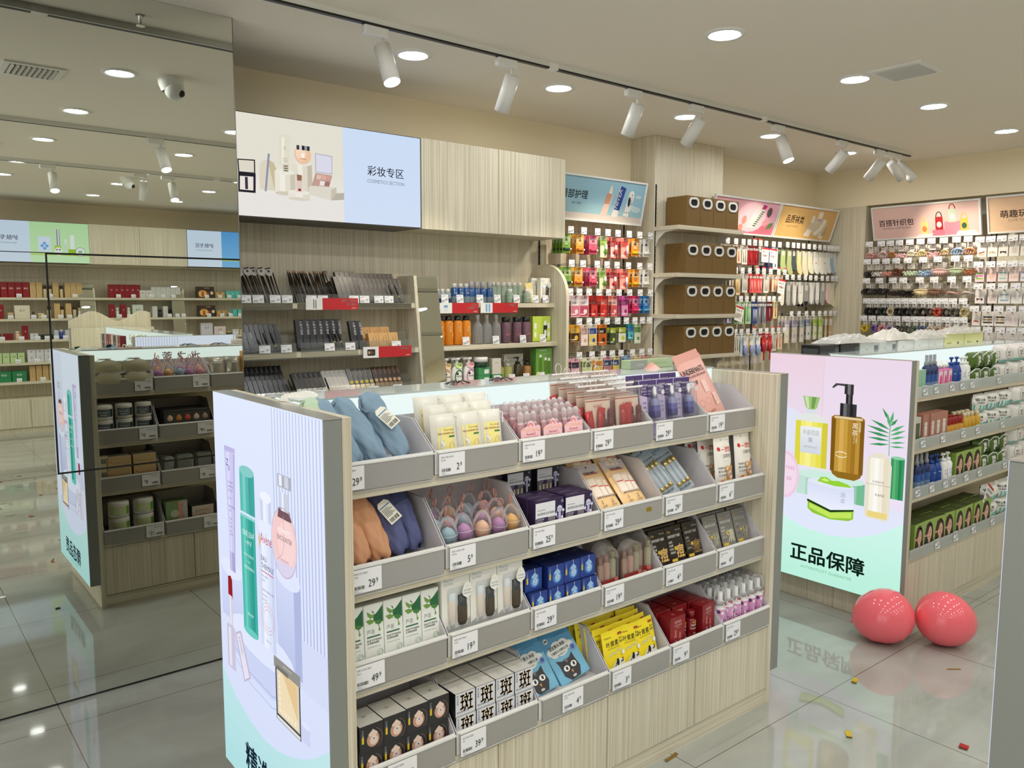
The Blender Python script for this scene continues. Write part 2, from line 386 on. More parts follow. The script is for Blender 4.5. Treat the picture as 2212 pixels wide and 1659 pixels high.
S_ = ((1.795, (.05, -.42, -1), 'facing the viewer at the left of the track', .7), (2.515, (-.05, .5, -1), 'second from left, tipped toward the cosmetics cabinets', 1.2), (3.42, (-.03, .48, -1), 'third from left, tipped toward the wall cabinets', 1.2),
      (3.97, (.05, .85, -1), 'fourth from left, tipped toward the lip care wall', 2.4), (4.835, (.0, -.42, -1), 'fifth from left, with a lit lens turned to the viewer', .6), (5.655, (.1, 1.05, -1), 'sixth from left, tipped toward the nail tool wall', 2.4),
      (6.215, (.12, .95, -1), 'seventh from left, tipped toward the sock wall', 2.4), (6.38, (1.1, -.28, -1), 'eighth from left, swung toward the hair clip wall', 1.9), (6.5, (.75, -.75, -1), 'last on the right end of the track', 1.2))
for x, d, l, k in S_: spot(x, 3.15, d, 'white cylinder spotlight '+l, SPOT*k)
for x, y, d, l in ((1.75, .75, (.1, .5, -1), 'on the near mirrored track by the right mirror edge'), (2.1, -1.05, (0, -.35, -1), 'first on the far mirrored track'), (2.35, -1.05, (0, .5, -1), 'second on the far mirrored track'),
                   (3.25, -1.05, (0, -.35, -1), 'third on the far mirrored track'), (3.55, -1.05, (.2, -.5, -1), 'fourth on the far mirrored track'), (1.35, -1.05, (0, .5, -1), 'at the left end of the far mirrored track')):
    spot(x, y, d, 'white cylinder spotlight '+l, SPOT*1.6)
for x, y, l in ((4.17, 1.925, 'square white air vent beside the ceiling downlights at right'), (.64, 1.925, 'square white air vent seen at the top left of the mirror'), (.64, -.6, 'square air vent far back in the mirror, left side')):
    t = thing('air_vent', l, 'air vent', (x, y, CEIL), 0, 'square ceiling vents')
    m = MB()
    for b in ((0, 0, .28, .03), (0, .25, .28, .28), (0, .03, .03, .25), (.25, .03, .28, .25)): m.box(b[0], b[1], -.01, b[2], b[3], 0, WHITE)
    obj('frame', m, t); obj('duct', MB().box(.03, .03, -.002, .25, .25, -.0005, M((60, 58, 52))), t)
    s = MB()
    for k in range(9): s.box(-.009, .03, -.0008, .009, .25, .0008, M((205, 203, 195)), X=Matrix.Translation((.043+.0243*k, 0, -.0095)) @ Matrix.Rotation(.75, 4, 'Y'))
    obj('louvre', s, t)
for x, y, l in ((1.39, 2.38, 'white dome security camera on ceiling near the mirror top'), (2.13, -1.61, 'white dome security camera farther back in the mirrored ceiling')):
    t = thing('security_camera', l, 'security camera', (x, y, CEIL), 0, 'dome security cameras')
    obj('housing', MB().lathe([(.05, -.075), (.064, -.04), (.07, 0)], M((236, 236, 232), .3), 20, cap=False), t)
    obj('dome', MB().ball((.01, .02, -.07), .052, M((225, 226, 222), .1), 16, 10), t)
    obj('eye', MB().ball((.035, .052, -.088), .02, BLK, 10, 6), t)
t = thing('sprinkler', 'small chrome fire sprinkler on ceiling beside the mirrored track', 'sprinkler', (1.0, 3.3, CEIL))
obj('stem', MB().lathe([(.006, -.04), (.008, -.01), (.02, 0)], CHROME, 10), t); obj('deflector', MB().lathe([(.018, -.045), (.018, -.042)], CHROME, 12), t)
# ================================================================ shelf counters ("gondolas")
def film(fr, x, y, w, h, c1, c2): fr.rect(x, y, w, h, EG(c1, c2, y, y+h, 1.0, True))
def e(c, s=1.0): return E(c, s)
def shade(fr, xs, y0, y1, cols, top=None):
    'a round bottle drawn as upright bands of ink'
    for k, c in enumerate(cols):
        a, b = xs[0]+(xs[1]-xs[0])*k/len(cols), xs[0]+(xs[1]-xs[0])*(k+1)/len(cols)
        fr.rect(a, y0, b-a, y1-y0, e(c))
def poster_a(fr, lower='精选品质', sub='SELECTED QUALITY'):
    fr.rect(.012, .13, .765, 1.205, EG((214, 222, 250), (226, 235, 255), .13, 1.335, 1.0, True))
    for k in range(16): fr.rect(.468+.0193*k, .66, .0065, .672, EG((176, 186, 226), (196, 206, 240), .66, 1.33)); fr.rect(.4745+.0193*k, .66, .006, .672, EG((222, 229, 252), (236, 242, 255), .66, 1.33))
    fr.rect(.46, .60, .317, .14, e((214, 222, 248)))
    fr.poly([(.012, .45), (.05, .425), (.13, .385), (.24, .352), (.352, .34), (.45, .35), (.54, .374), (.63, .41), (.7, .447), (.777, .5), (.777, .13), (.012, .13)], EG((176, 224, 226), (196, 232, 236), .13, .5))
    # drums and steps the bottles stand on
    fr.rect(.473, .62, .155, .26, EG((186, 196, 232), (214, 222, 250), .6, .9)); fr.rect(.585, .62, .043, .26, e((178, 188, 226))); fr.circ(.55, .88, .078, e((226, 233, 255)), .03)
    fr.rect(.035, .63, .178, .165, EG((200, 209, 242), (216, 224, 252), .63, .8)); fr.circ(.124, .795, .089, e((228, 235, 255)), .03)
    fr.poly([(.112, .545), (.25, .5), (.42, .49), (.57, .53), (.6, .6), (.57, .64), (.34, .66), (.15, .655), (.105, .62)], e((206, 214, 246))); fr.circ(.345, .63, .235, e((226, 233, 255)), .055)
    fr.line([(.1, .56), (.25, .51), (.42, .5), (.57, .54)], .005, e((186, 196, 236))); fr.line([(.085, .535), (.25, .475), (.42, .465), (.6, .515)], .004, e((190, 200, 238)))
    # lilac tube
    fr.poly([(.099, 1.178), (.188, 1.178), (.186, 1.163), (.164, .85), (.118, .85), (.097, 1.163)], e((206, 204, 242))); fr.poly([(.112, 1.16), (.14, 1.16), (.137, .85), (.125, .85)], e((222, 220, 250))); fr.poly([(.172, 1.16), (.186, 1.16), (.164, .85), (.155, .85)], e((184, 180, 226)))
    fr.rect(.099, 1.163, .089, .015, e((192, 188, 230))); fr.rect(.117, .79, .045, .06, e((176, 168, 214))); fr.rect(.122, .79, .012, .06, e((204, 198, 236)))
    fr.text('Z', .112, 1.118, .03, e((60, 60, 110)), bold=0); fr.text('o', .126, 1.104, .028, e((60, 60, 110)))
    for k, s in enumerate(('TRUE WHITE', 'CORRECTING', 'DETECTOR', '', 'N° 30%', '', 'MOISTURIZING', 'FLUID', '', 'Face day', 'lotion', 'All skin', 'types', 'SPF 50+')):
        if s: fr.text(s, .12+.0005*k, 1.065-.0125*k, .0095, e((90, 90, 140)), wx=.75)
    # green bottle
    shade(fr, (.218, .331), .637, .99, ((86, 190, 176), (110, 206, 192), (82, 186, 172), (60, 168, 154), (52, 158, 146), (72, 178, 164)))
    shade(fr, (.221, .334), 1.0, 1.125, ((96, 192, 184), (128, 208, 200), (90, 186, 178), (66, 166, 158), (70, 170, 162)))
    fr.circ(.2775, 1.125, .0565, e((138, 206, 202)), .016); fr.circ(.2745, .64, .0565, e((110, 206, 194)), .012); fr.rect(.22, .985, .113, .008, e((140, 214, 206)))
    fr.text('ONE LEAF', .2755, .931, .024, e((232, 248, 246)), 'c', 0, 0, .85); fr.text('一叶子', .2755, .905, .018, e((232, 248, 246)), 'c')
    fr.text('MOISTURIZING', .2755, .87, .011, e((216, 242, 238)), 'c'); fr.text('Toner', .2755, .852, .01, e((216, 242, 238)), 'c'); fr.text('保湿清润爽肤水', .2755, .832, .011, e((216, 242, 238)), 'c'); fr.text('净肤·修护', .2755, .69, .011, e((216, 242, 238)), 'c')
    # white spray can
    shade(fr, (.354, .462), .636, .985, ((214, 222, 246), (238, 243, 255), (230, 237, 255), (220, 228, 250), (206, 214, 242))); fr.circ(.408, .985, .054, e((232, 238, 255)), .03)
    shade(fr, (.376, .452), 1.005, 1.075, ((206, 214, 240), (240, 245, 255), (228, 235, 252), (204, 212, 238))); fr.circ(.414, 1.075, .038, e((240, 245, 255)), .016)
    fr.text('Avène', .41, .94, .042, e((206, 84, 92)), 'c', 0, 0, .75); fr.poly([(.356, .95), (.366, .965), (.37, .94), (.36, .915)], e((226, 190, 140)))
    fr.text('EAU', .372, .888, .022, e((70, 70, 90))); fr.text('THERMALE', .372, .866, .022, e((70, 70, 90)), wx=.8); fr.rect(.37, .856, .085, .0025, e((206, 84, 92)))
    for k, s in enumerate(('Peaux sensibles', 'APAISE', '', 'THERMAL SPRING WATER', 'Sensitive skin', 'SOOTHES')): fr.text(s, .372, .842-.014*k, .009, e((110, 112, 140)), wx=.8)
    for q in (.048, .038, .028): fr.ring(.408, .725, q, .0015, e((214, 160, 172)), q*.95, 20, 20 if q < .03 else 0, 300 if q < .03 else 360)
    fr.text('150 ml e', .41, .655, .01, e((120, 122, 150)), 'c')
    # perfume
    fr.circ(.535, .975, .083, e((232, 214, 226)), .096, 26); fr.circ(.535, .985, .077, e((246, 206, 206)), .08, 26); fr.circ(.55, .975, .055, e((250, 216, 214)), .062, 22)
    fr.poly([(.47, .92), (.605, .92), (.585, .893), (.535, .882), (.49, .893)], e((222, 214, 238))); fr.poly([(.505, .1*10+.068), (.575, 1.068), (.588, 1.04), (.497, 1.04)], e((120, 90, 96)))
    fr.rect(.52, 1.062, .052, .05, e((206, 210, 226))); fr.rect(.528, 1.062, .012, .05, e((240, 244, 255))); fr.poly([(.503, 1.125), (.589, 1.125), (.589, 1.16), (.503, 1.16)], e((176, 180, 192))); fr.rect(.512, 1.128, .02, .03, e((236, 240, 250))); fr.rect(.548, 1.128, .026, .03, e((210, 214, 226)))
    fr.line([(.536, 1.05), (.536, .97), (.52, .94), (.49, .92)], .002, e((200, 160, 168)))
    fr.text('ROMANTIC', .539, 1.0, .019, e((255, 250, 252)), 'c', 0, 0, .85); fr.text('ENCOUNTER', .539, .979, .019, e((100, 84, 96)), 'c', 0, 0, .85); fr.text('XILENBAO', .539, .922, .011, e((170, 140, 160)), 'c')
    fr.ring(.535, .975, .083, .002, e((178, 160, 184)), .096, 28)
    # lipstick, cap and compact
    fr.poly([(.095, .708), (.132, .7), (.132, .76), (.12, .772), (.097, .765)], e((150, 34, 40))); fr.rect(.1, .615, .027, .092, e((216, 208, 222))); fr.rect(.106, .615, .008, .092, e((244, 240, 250)))
    fr.poly([(.076, .61), (.133, .612), (.142, .6), (.14, .468), (.079, .468)], e((206, 200, 222))); fr.rect(.086, .475, .022, .125, e((232, 228, 244))); fr.line([(.078, .47), (.078, .605)], .002, e((150, 130, 150)))
    fr.poly([(.146, .598), (.19, .62), (.198, .615), (.264, .494), (.209, .463)], e((196, 188, 210))); fr.poly([(.156, .596), (.186, .61), (.252, .494), (.214, .472)], e((232, 228, 244)))
    fr.text('ATDOFEC', .172, .594, .014, e((80, 80, 110)), rot=-1.1, wx=.9)
    fr.rect(.452, .452, .162, .16, e((70, 68, 66))); fr.rect(.46, .47, .147, .135, e((206, 204, 200))); fr.rect(.468, .474, .131, .128, e((240, 222, 186))); fr.poly([(.5, .6), (.596, .6), (.596, .5)], e((230, 200, 150)))
    for k in range(6): fr.rect(.474+.02*k, .48, .009, .013, e((250, 236, 206))); fr.rect(.474, .5+.016*k, .009, .009, e((252, 240, 214)))
    fr.rect(.444, .602, .174, .032, e((150, 148, 142))); fr.rect(.46, .6, .08, .012, e((120, 118, 112))); fr.text('SHINE POWDER', .535, .62, .008, e((210, 208, 202)), 'c'); fr.rect(.456, .454, .154, .01, e((226, 224, 220)))
    fr.rect(.62, .46, .05, .05, e((206, 214, 244))); fr.circ(.645, .51, .025, e((226, 233, 255)), .008)
    fr.text(lower, .395, .192, .098, e((24, 40, 56)), 'c', .035, 0, 1.0); fr.text(sub, .395, .158, .022, e((120, 176, 184)), 'c')
def poster_b(fr):
    fr.rect(.012, .13, .765, 1.205, EG((226, 232, 252), (238, 212, 226), .5, 1.3, 1.0, True))
    fr.rect(.33, .6, .447, .733, EG((236, 226, 246), (236, 218, 234), .6, 1.3)); fr.rect(.327, .75, .006, .58, e((240, 206, 216)))
    fr.poly([(.012, .13), (.012, .5), (.08, .47), (.17, .435), (.27, .408), (.4, .398), (.53, .416), (.65, .46), (.777, .54), (.777, .13)], EG((186, 240, 220), (206, 246, 234), .13, .5))
    fr.circ(.12, .93, .14, e((226, 230, 246)), .12)
    # drums
    for x0, x1, y0, y1 in ((.2, .41, .59, .715), (.41, .577, .59, .7)): shade(fr, (x0, x1), y0, y1, ((196, 226, 214), (170, 214, 192), (150, 204, 176), (120, 188, 150)))
    fr.circ(.39, .705, .187, e((206, 236, 224)), .03); shade(fr, (.702, .768), .655, .86, ((60, 150, 96), (96, 180, 124), (72, 164, 104), (44, 132, 82), (60, 150, 96))); fr.circ(.735, .86, .033, e((140, 208, 166)), .008)
    # palm
    cx, cy_ = .69, 1.0
    for k, (dx, dy) in enumerate(((-.045, .1), (.012, .087), (.035, .052), (-.02, .075), (-.1, .035), (.07, .025), (-.12, .005), (.077, .0), (-.118, -.025), (.078, -.03), (-.116, -.055), (.078, -.06), (-.106, -.09), (.078, -.085))):
        by = cy_+.03-.009*k; L = math.hypot(dx, dy); nx, ny = -dy/L, dx/L; w = .008
        fr.poly([(cx, by), (cx+dx*.45+nx*w, by+(cy_+dy-by)*.45+ny*w), (cx+dx, cy_+dy), (cx+dx*.45-nx*w, by+(cy_+dy-by)*.45-ny*w)], e((92, 176, 116) if k % 2 else (66, 150, 92)))
    fr.line([(cx, 1.03), (.688, .95), (.69, .865)], .004, e((110, 190, 130)))
    # yellow bottle
    fr.poly([(.18, .985), (.2, 1.01), (.24, 1.03), (.3, 1.03), (.345, 1.012), (.362, .985), (.368, .725), (.184, .745)], e((228, 232, 226)))
    shade(fr, (.182, .366), .745, .985, ((222, 214, 70), (244, 236, 120), (248, 242, 150), (240, 232, 110), (234, 224, 84), (214, 204, 66)))
    fr.rect(.24, 1.028, .06, .027, e((220, 224, 232))); fr.poly([(.218, 1.118), (.315, 1.118), (.3, 1.06), (.286, 1.05), (.25, 1.05), (.236, 1.06)], e((160, 196, 122))); fr.poly([(.228, 1.116), (.25, 1.116), (.256, 1.055), (.245, 1.055)], e((206, 226, 176))); fr.poly([(.27, 1.116), (.296, 1.116), (.284, 1.055), (.268, 1.055)], e((118, 160, 84)))
    fr.poly([(.209, .955), (.331, .96), (.33, .815), (.213, .815)], EG((206, 212, 224), (236, 240, 244), .8, .96)); fr.text('半亩花田', .27, .915, .03, e((170, 170, 160)), 'c', 0, 0, .8); fr.text('茉', .27, .875, .03, e((150, 150, 150)), 'c'); fr.text('清爽茉莉沐浴油', .27, .845, .011, e((160, 160, 160)), 'c')
    # dark pump bottle
    fr.poly([(.384, 1.024), (.4, 1.036), (.54, 1.04), (.561, 1.028), (.563, .76), (.55, .728), (.52, .71), (.43, .712), (.4, .728), (.387, .76)], e((146, 106, 34)))
    shade(fr, (.387, .562), .745, 1.018, ((126, 88, 26), (196, 152, 62), (216, 174, 90), (200, 158, 66), (178, 134, 46), (162, 118, 38), (190, 146, 60), (130, 92, 30)))
    fr.rect(.4, 1.02, .15, .012, e((226, 206, 160)))
    shade(fr, (.428, .516), 1.034, 1.1, ((40, 40, 42), (110, 110, 112), (70, 70, 72), (40, 40, 42), (58, 58, 60))); shade(fr, (.457, .493), 1.1, 1.148, ((36, 36, 38), (96, 96, 98), (44, 44, 46))); shade(fr, (.448, .496), 1.148, 1.2, ((50, 50, 52), (120, 120, 122), (56, 56, 58)))
    fr.poly([(.45, 1.2), (.45, 1.188), (.41, 1.19), (.385, 1.172), (.381, 1.18), (.4, 1.2)], e((70, 70, 72)))
    fr.vtext('黑茶', .513, .978, .034, e((250, 240, 214))); fr.text('OSTREE', .533, 1.01, .014, e((250, 240, 214)), rot=-PI/2); fr.text('Black Tea', .507, .935, .009, e((250, 240, 214)), rot=-PI/2); fr.text('卸妆水', .518, .93, .009, e((250, 240, 214)), rot=-PI/2)
    fr.ring(.445, .835, .034, .004, e((250, 240, 214)), .016, 20, 20, 160); fr.ring(.445, .835, .034, .004, e((250, 240, 214)), .016, 20, 200, 340)
    # pearl bottle
    fr.poly([(.58, .55), (.6, .538), (.69, .535), (.706, .55), (.708, .81), (.695, .85), (.665, .872), (.625, .872), (.592, .85), (.58, .81)], e((232, 226, 206))); shade(fr, (.6, .69), .56, .845, ((246, 242, 228), (252, 250, 242), (244, 238, 222), (232, 222, 196))); fr.rect(.595, .545, .1, .03, e((236, 214, 130))); fr.rect(.583, .71, .123, .003, e((190, 180, 160)))
    fr.text('KANS', .655, .655, .018, e((90, 90, 84)), 'c'); fr.text('红蛮腰水乳', .645, .722, .012, e((120, 116, 108)), 'c')
    # cream jar
    fr.poly([(.27, .52), (.3, .5), (.4, .485), (.5, .497), (.525, .512), (.525, .57), (.27, .575)], e((146, 200, 60))); fr.poly([(.28, .525), (.4, .492), (.515, .515), (.515, .545), (.4, .52), (.28, .55)], e((196, 232, 96))); fr.poly([(.266, .57), (.4, .535), (.526, .56), (.526, .552), (.4, .523), (.266, .558)], e((40, 60, 30)))
    fr.poly([(.263, .665), (.28, .675), (.5, .677), (.523, .67), (.526, .562), (.4, .535), (.266, .572)], EG((236, 240, 255), (214, 220, 244), .54, .68)); fr.circ(.393, .672, .13, e((226, 232, 244)), .02); fr.poly([(.32, .675), (.34, .7), (.37, .705), (.4, .69), (.44, .695), (.49, .685), (.512, .672), (.42, .665)], e((150, 210, 60))); fr.poly([(.34, .685), (.36, .698), (.39, .688), (.37, .68)], e((206, 240, 120)))
    fr.vtext('逐本', .465, .615, .03, e((170, 176, 196)))
    fr.circ(.13, .68, .085, e((238, 206, 226)), .13); fr.circ(.125, .68, .075, e((244, 220, 236)), .115); fr.text('TREE', .13, .71, .026, e((214, 160, 190)), 'l'); fr.text('50', .14, .65, .03, e((214, 140, 180)), 'l')
    fr.text('正品保障', .388, .232, .098, e((16, 34, 26)), 'c', .04, 0, 1.08); fr.text('AUTHENTICITY GUARANTEE', .386, .188, .022, e((110, 190, 140)), 'c', 0, 0, 1.0)
SH = ((1.10, 1.13, .285), (.842, .872, .336), (.589, .619, .345))
def counter(name, label, loc, L, ndoor, poster, text_f, text_b, tops, rz=0, wave=False, grp=None, ends=True, lb=.05):
    t = thing('display_counter', label, 'display counter', loc, rz, grp)
    hw = .384
    for x in ((0, L-lb) if ends else (0,)):
        f = MB().box(x, -hw, .13, x+lb, hw, 1.333, GREY, .002); fo = obj('lightbox', f, t)
        if x == 0:
            m = MB(); poster(Fr(m, flat((-.0006, .394, 0), (0, -1, 0), (0, 0, 1)), .00002)); obj('poster', m, fo, 'backlit advertising poster')
        obj('lightbox_rim', MB().box(x-.0005, -hw-.001, 1.333, x+lb+.0005, hw+.001, 1.336, M((160, 158, 150), .2)), fo)
    for x in (lb, L-lb-.027): obj('side_panel', MB().box(x, -hw, 0, x+.025, hw, 1.335, WV, .001), t)
    x0, x1 = lb+.025, L-lb-.027
    for sg in (-1, 1):
        for z0, z1, d in tops: obj('shelf', MB().box(x0, sg*d, z0, x1, sg*.01, z1, WX, .0015), t)
        obj('base_shelf', MB().box(x0, sg*hw, .325, x1, sg*.01, .345, WX, .0015), t)
        for k in range(ndoor):
            w = (x1-x0)/ndoor; obj('drawer_front', MB().box(x0+k*w+.0015, sg*hw, .068, x0+(k+1)*w-.0015, sg*(hw-.018), .3235, WV, .001), t)
        obj('kick_board', MB().box(x0, sg*(hw-.006), 0, x1, sg*(hw-.025), .064, WX), t)
    obj('inner_panel', MB().box(x0, -.009, .06, x1, .009, 1.19, WX), t)
    m = MB().box(x0, -.074, 1.17, x1, .074, 1.18, WHITE); hd = obj('light_header', m, t, 'white backlit header strip')
    for sg, s in ((-1, text_f), (1, text_b)):
        g = MB(); fr = Fr(g, flat((x0, sg*.075, 1.18), (1, 0, 0), (0, 0, 1)) if sg < 0 else flat((x1, sg*.075, 1.18), (-1, 0, 0), (0, 0, 1)))
        fr.rect(0, 0, x1-x0, .16, E((236, 250, 248), 1.0, True))
        for k in range(1, 3): fr.rect((x1-x0)*k/3-.001, 0, .002, .15, e((206, 222, 220)))
        for s_, px, sz, bold in s: fr.text(s_, px, (.122 if sg < 0 else .143)-.87*sz, sz, e((24, 26, 30)), 'l', bold)
        obj('header_diffuser', g, hd, 'glowing white header face')
    obj('glass_top', MB().box(x0, -.082, 1.34, x1, .082, 1.346, M((196, 206, 202), .06)), t)
    if wave:
        p = [(-hw, 0), (hw, 0), (hw, 1.40)]
        for k in range(17):
            u = 1-k/16; p.append((-hw+2*hw*u, 1.40+.05*(1-math.cos(2*PI*1.6*u+.3))))
        p.append((-hw, 1.40))
        obj('wave_panel', MB().prism([(a, b) for a, b in p], 'x', L, L+.03, WV), t)
    return t
INK = M((40, 42, 50), .6)
def tagart(fr, w, h, price, seed=0, red=False):
    fr.rect(0, 0, w, h, M((238, 238, 240), .5))
    if red: fr.rect(0, h*.8, w, h*.2, M((206, 40, 40), .5)); fr.text('特价', w*.2, h*.84, h*.13, WHITE)
    t = h*(.62 if red else .8)
    fr.text(('净颜·水润礼盒装','便携式旅行套装','焕采·精华面膜','柔肤·洁面化妆棉')[seed % 4], w*.07, t, h*.095, INK); fr.text(('30g*5','2只装','1盒','旅行装')[seed % 4], w*.07, t-h*.13, h*.085, INK)
    fr.bars(w*.08, h*.17, w*.36, h*.15, INK, 14, seed); fr.text('6970123', w*.08, h*.1, h*.055, INK); fr.text('市场监督价格 12358', w*.08, h*.03, h*.045, M((120,120,124)))
    a, b = price.split('.'); fr.text(a, w*.77, h*.2, h*.46, INK, 'r', 0, 0, .72); fr.text('.'+b, w*.775, h*.34, h*.28, INK, 'l', 0, 0, .75)
def bin_(xc, yf, z, price, label, rz=0, w=.3, strip=True, seed=0, gold=False, tw=.088, tx=None, up=.037, dep=.24, ht=.185):
    t = thing('display_bin', label, 'display bin', (xc, yf, z), rz, 'white display bins on the counter shelves')
    m = MB(); h = w/2-.0015; CB = M((206, 203, 206), .55)
    m.box(-h, .004, .001, h, dep, .003, CB)
    if up > .004: m.box(-h+.002, .003, up-.0015, h-.002, dep-.003, up, CB); m.box(-h, -.001, .001, h, .0015, .07, M((226, 225, 222), .35)); m.box(-h, dep-.003, .001, h, dep, ht, CB)
    for s in (-1, 1): m.prism([(0, .001), (dep, .001), (dep, ht), (.105, ht), (.0, .07)], 'x', s*h, s*(h-.002), CB)
    obj('tray', m, t)
    g = MB(); g.box(-h+.012, -.0075, -.006, h-.004, -.005, .064, M((158, 155, 149), .16)); g.box(-h+.008, -.009, .062, h, .001, .066, M((226, 226, 222), .2)); g.box(-h+.006, -.009, -.012, h-.002, -.0045, -.008, PVC)
    obj('label_holder', g, t, 'grey clear-faced label holder')
    if price:
        q = MB(); th = .062; tx = -h+.008 if tx is None else tx; q.box(tx, -.0115, -.002, tx+tw, -.0095, -.002+th, WHITE); tagart(front(q, -.0116, -.002, tx), tw, th, price, seed); obj('price_tag', q, t, 'white price tag reading '+price)
    return t
def pouch(w, h, t, mf, mb_=None, flat_top=0, n=8, taper=0):
    m = MB()
    def prof(u, v):
        v = min(1, v/(1-flat_top)) if flat_top else v
        return t*(max(0, 1-(2*u-1)**4))*(max(0, 1-(2*v-1)**4))**.7
    def wx(v): return w*(1-taper*v)
    m.grid(lambda u, v: ((u-.5)*wx(v), -prof(u, v), v*h), n, n, mf); m.grid(lambda u, v: ((.5-u)*wx(v), prof(u, v)*.5+.0006, v*h), n, n, mb_ or mf)
    fr = Fr(m, lambda x, y, e_: (x, -prof(min(1, max(0, x/w+.5)), min(1, max(0, y/h)))-e_, y), .0003)
    return m, fr
def carton(w, d, h, side, frontm=None, topm=None, b=.0008):
    m = MB().box(-w/2, -d/2, 0, w/2, d/2, h, side, b)
    if topm: topf(m, h).rect(-w/2+b, -d/2+b, w-2*b, d-2*b, topm)
    fr = front(m, -d/2)
    if frontm: fr.rect(-w/2+b, b, w-2*b, h-2*b, frontm)
    return m, fr
# ------------------------------------------------ kinds of goods
def umbrella(c, tagged=False, c2=None):
    m = MB(); mt = M(c, .75); L = .215; ph = RN.random()*6
    def f(u, v):
        a = 2*PI*u; r = (.022+.012*math.sin(PI*min(1, (1-v)*.9+.1))**.7)*(1 if v < .9 else 1-(v-.9)*4.5)*(1+.08*math.sin(3*a+7*v+ph)+.07*math.sin(6*a-13*v+ph)+.045*math.sin(9*a+19*v+2*ph))
        if v < .04: r *= .55+v*11
        return (r*math.cos(a)*1.08, r*math.sin(a)*.8, v*L+.006*math.sin(a*2+ph)*(1-v))
    m.grid(f, 34, 30, mt); m.lathe([(.0001, 0), (.018, .002)], mt, 12, cap=False)
    if c2: m.grid(lambda u, v: tuple(Vector(f(u, .62+.34*v))*1 + Vector(f(u, .62+.34*v)).normalized()*0.0+Vector((math.cos(2*PI*u)*.001, math.sin(2*PI*u)*.001, 0))), 26, 8, M(c2, .75))
    p = P('folding_umbrella', 'umbrella', m)
    p.part('wrist_strap', MB().tube([(-.016, -.01, .205), (-.032, -.016, .2), (-.044, -.016, .18), (-.038, -.02, .16), (-.03, -.024, .155)], .0035, M(tuple(int(x*.85) for x in c), .7)))
    if tagged:
        g = MB(); X = Matrix.Translation((.008, -.041, .085)) @ Matrix.Rotation(-.25, 4, 'Y') @ Matrix.Rotation(-.1, 4, 'X')
        g.prism([(-.02, 0), (.02, 0), (.02, .058), (.012, .068), (-.012, .068), (-.02, .058)], 'y', 0, -.0006, M((232, 230, 214), .6), X)
        k = len(g.v); fr = front(g, -.0008); fr.rect(-.018, .05, .036, .004, M((110, 140, 170)))
        for i in range(7): fr.rect(-.017, .044-.0038*i, .022+.01*((i*7) % 3)/2, .0014, INK)
        fr.bars(-.016, .004, .032, .012, INK, 12, 3); g.v[k:] = [tuple(X @ Vector(v)) for v in g.v[k:]]
        p.part('hang_tag', g, 'cream paper hang tag with barcode')
    return p
def cotton():
    m, fr = pouch(.088, .125, .018, GL((244, 242, 232), .28, .25)); fr.rect(-.03, .014, .058, .074, M((244, 232, 146), .5), 4, 6)
    fr.text('Kerwed', .026, .076, .011, M((190, 150, 70)), 'r'); fr.text('棉柔·加厚超薄化妆棉', .026, .067, .006, M((150, 70, 50)), 'r'); fr.rect(.006, .057, .02, .005, M((70, 120, 60)))
    for k, q in enumerate(((-.018, .03), (-.014, .038), (-.019, .045))): fr.circ(q[0], q[1], .005, WHITE)
    fr.line([(-.018, .02), (-.015, .05)], .001, M((90, 70, 60))); fr.ring(.014, .032, .009, .001, M((200, 150, 100)), .012)
    return P('cotton_pad_pack', 'cotton pads', m).part('drawstring', MB().tube([(.04, -.002, .118), (.052, -.004, .112), (.05, -.004, .09), (.046, -.008, .082)], .0016, WHITE))
def pinkset():
    m = MB().box(-.043, -.016, 0, .043, .016, .1, GL((250, 236, 238), .92), .008)
    p = P('travel_bottle_set', 'travel bottles', m)
    for x in (-.026, 0, .026):
        b = MB().lathe([(.0115, .004, M((206, 158, 168), .3)), (.0115, .07, M((206, 158, 168), .3)), (.006, .078, WHITE), (.0095, .08, GL((245, 245, 245), .6)), (.0095, .1, GL((245, 245, 245), .6)), (.004, .108, GL((245, 245, 245), .6))], M((206, 158, 168), .3), 12, (x, 0, 0)); p.part('travel_bottle', b)
    g = MB(); fr = front(g, -.0165); PK = M((244, 200, 206), .5)
    fr.poly([(-.04, .003), (.04, .003), (.04, .06), (.032, .066), (.02, .062), (.012, .074), (.003, .082), (-.008, .078), (-.014, .064), (-.028, .06), (-.04, .052)], PK); fr.ring(0, .062, .011, .003, M((214, 96, 120)), None, 14, 0, 180); fr.ring(0, .062, .007, .002, M((246, 170, 120)), None, 14, 0, 180)
    for k in range(9): fr.circ(-.034+.0085*k, .007+.004*(k % 2), .005, M((246, 176, 160) if k % 2 else (240, 168, 180)), n=8); fr.circ(-.034+.0085*k, .05+.004*((k*3) % 2), .004, M((250, 190, 170)), n=8)
    fr.text('Kerwed', 0, .036, .011, M((196, 90, 110)), 'c'); fr.text('便携旅行分装瓶套装', 0, .026, .0065, M((170, 80, 100)), 'c')
    p.part('printed_insert', g, 'pink printed insert sheet'); return p
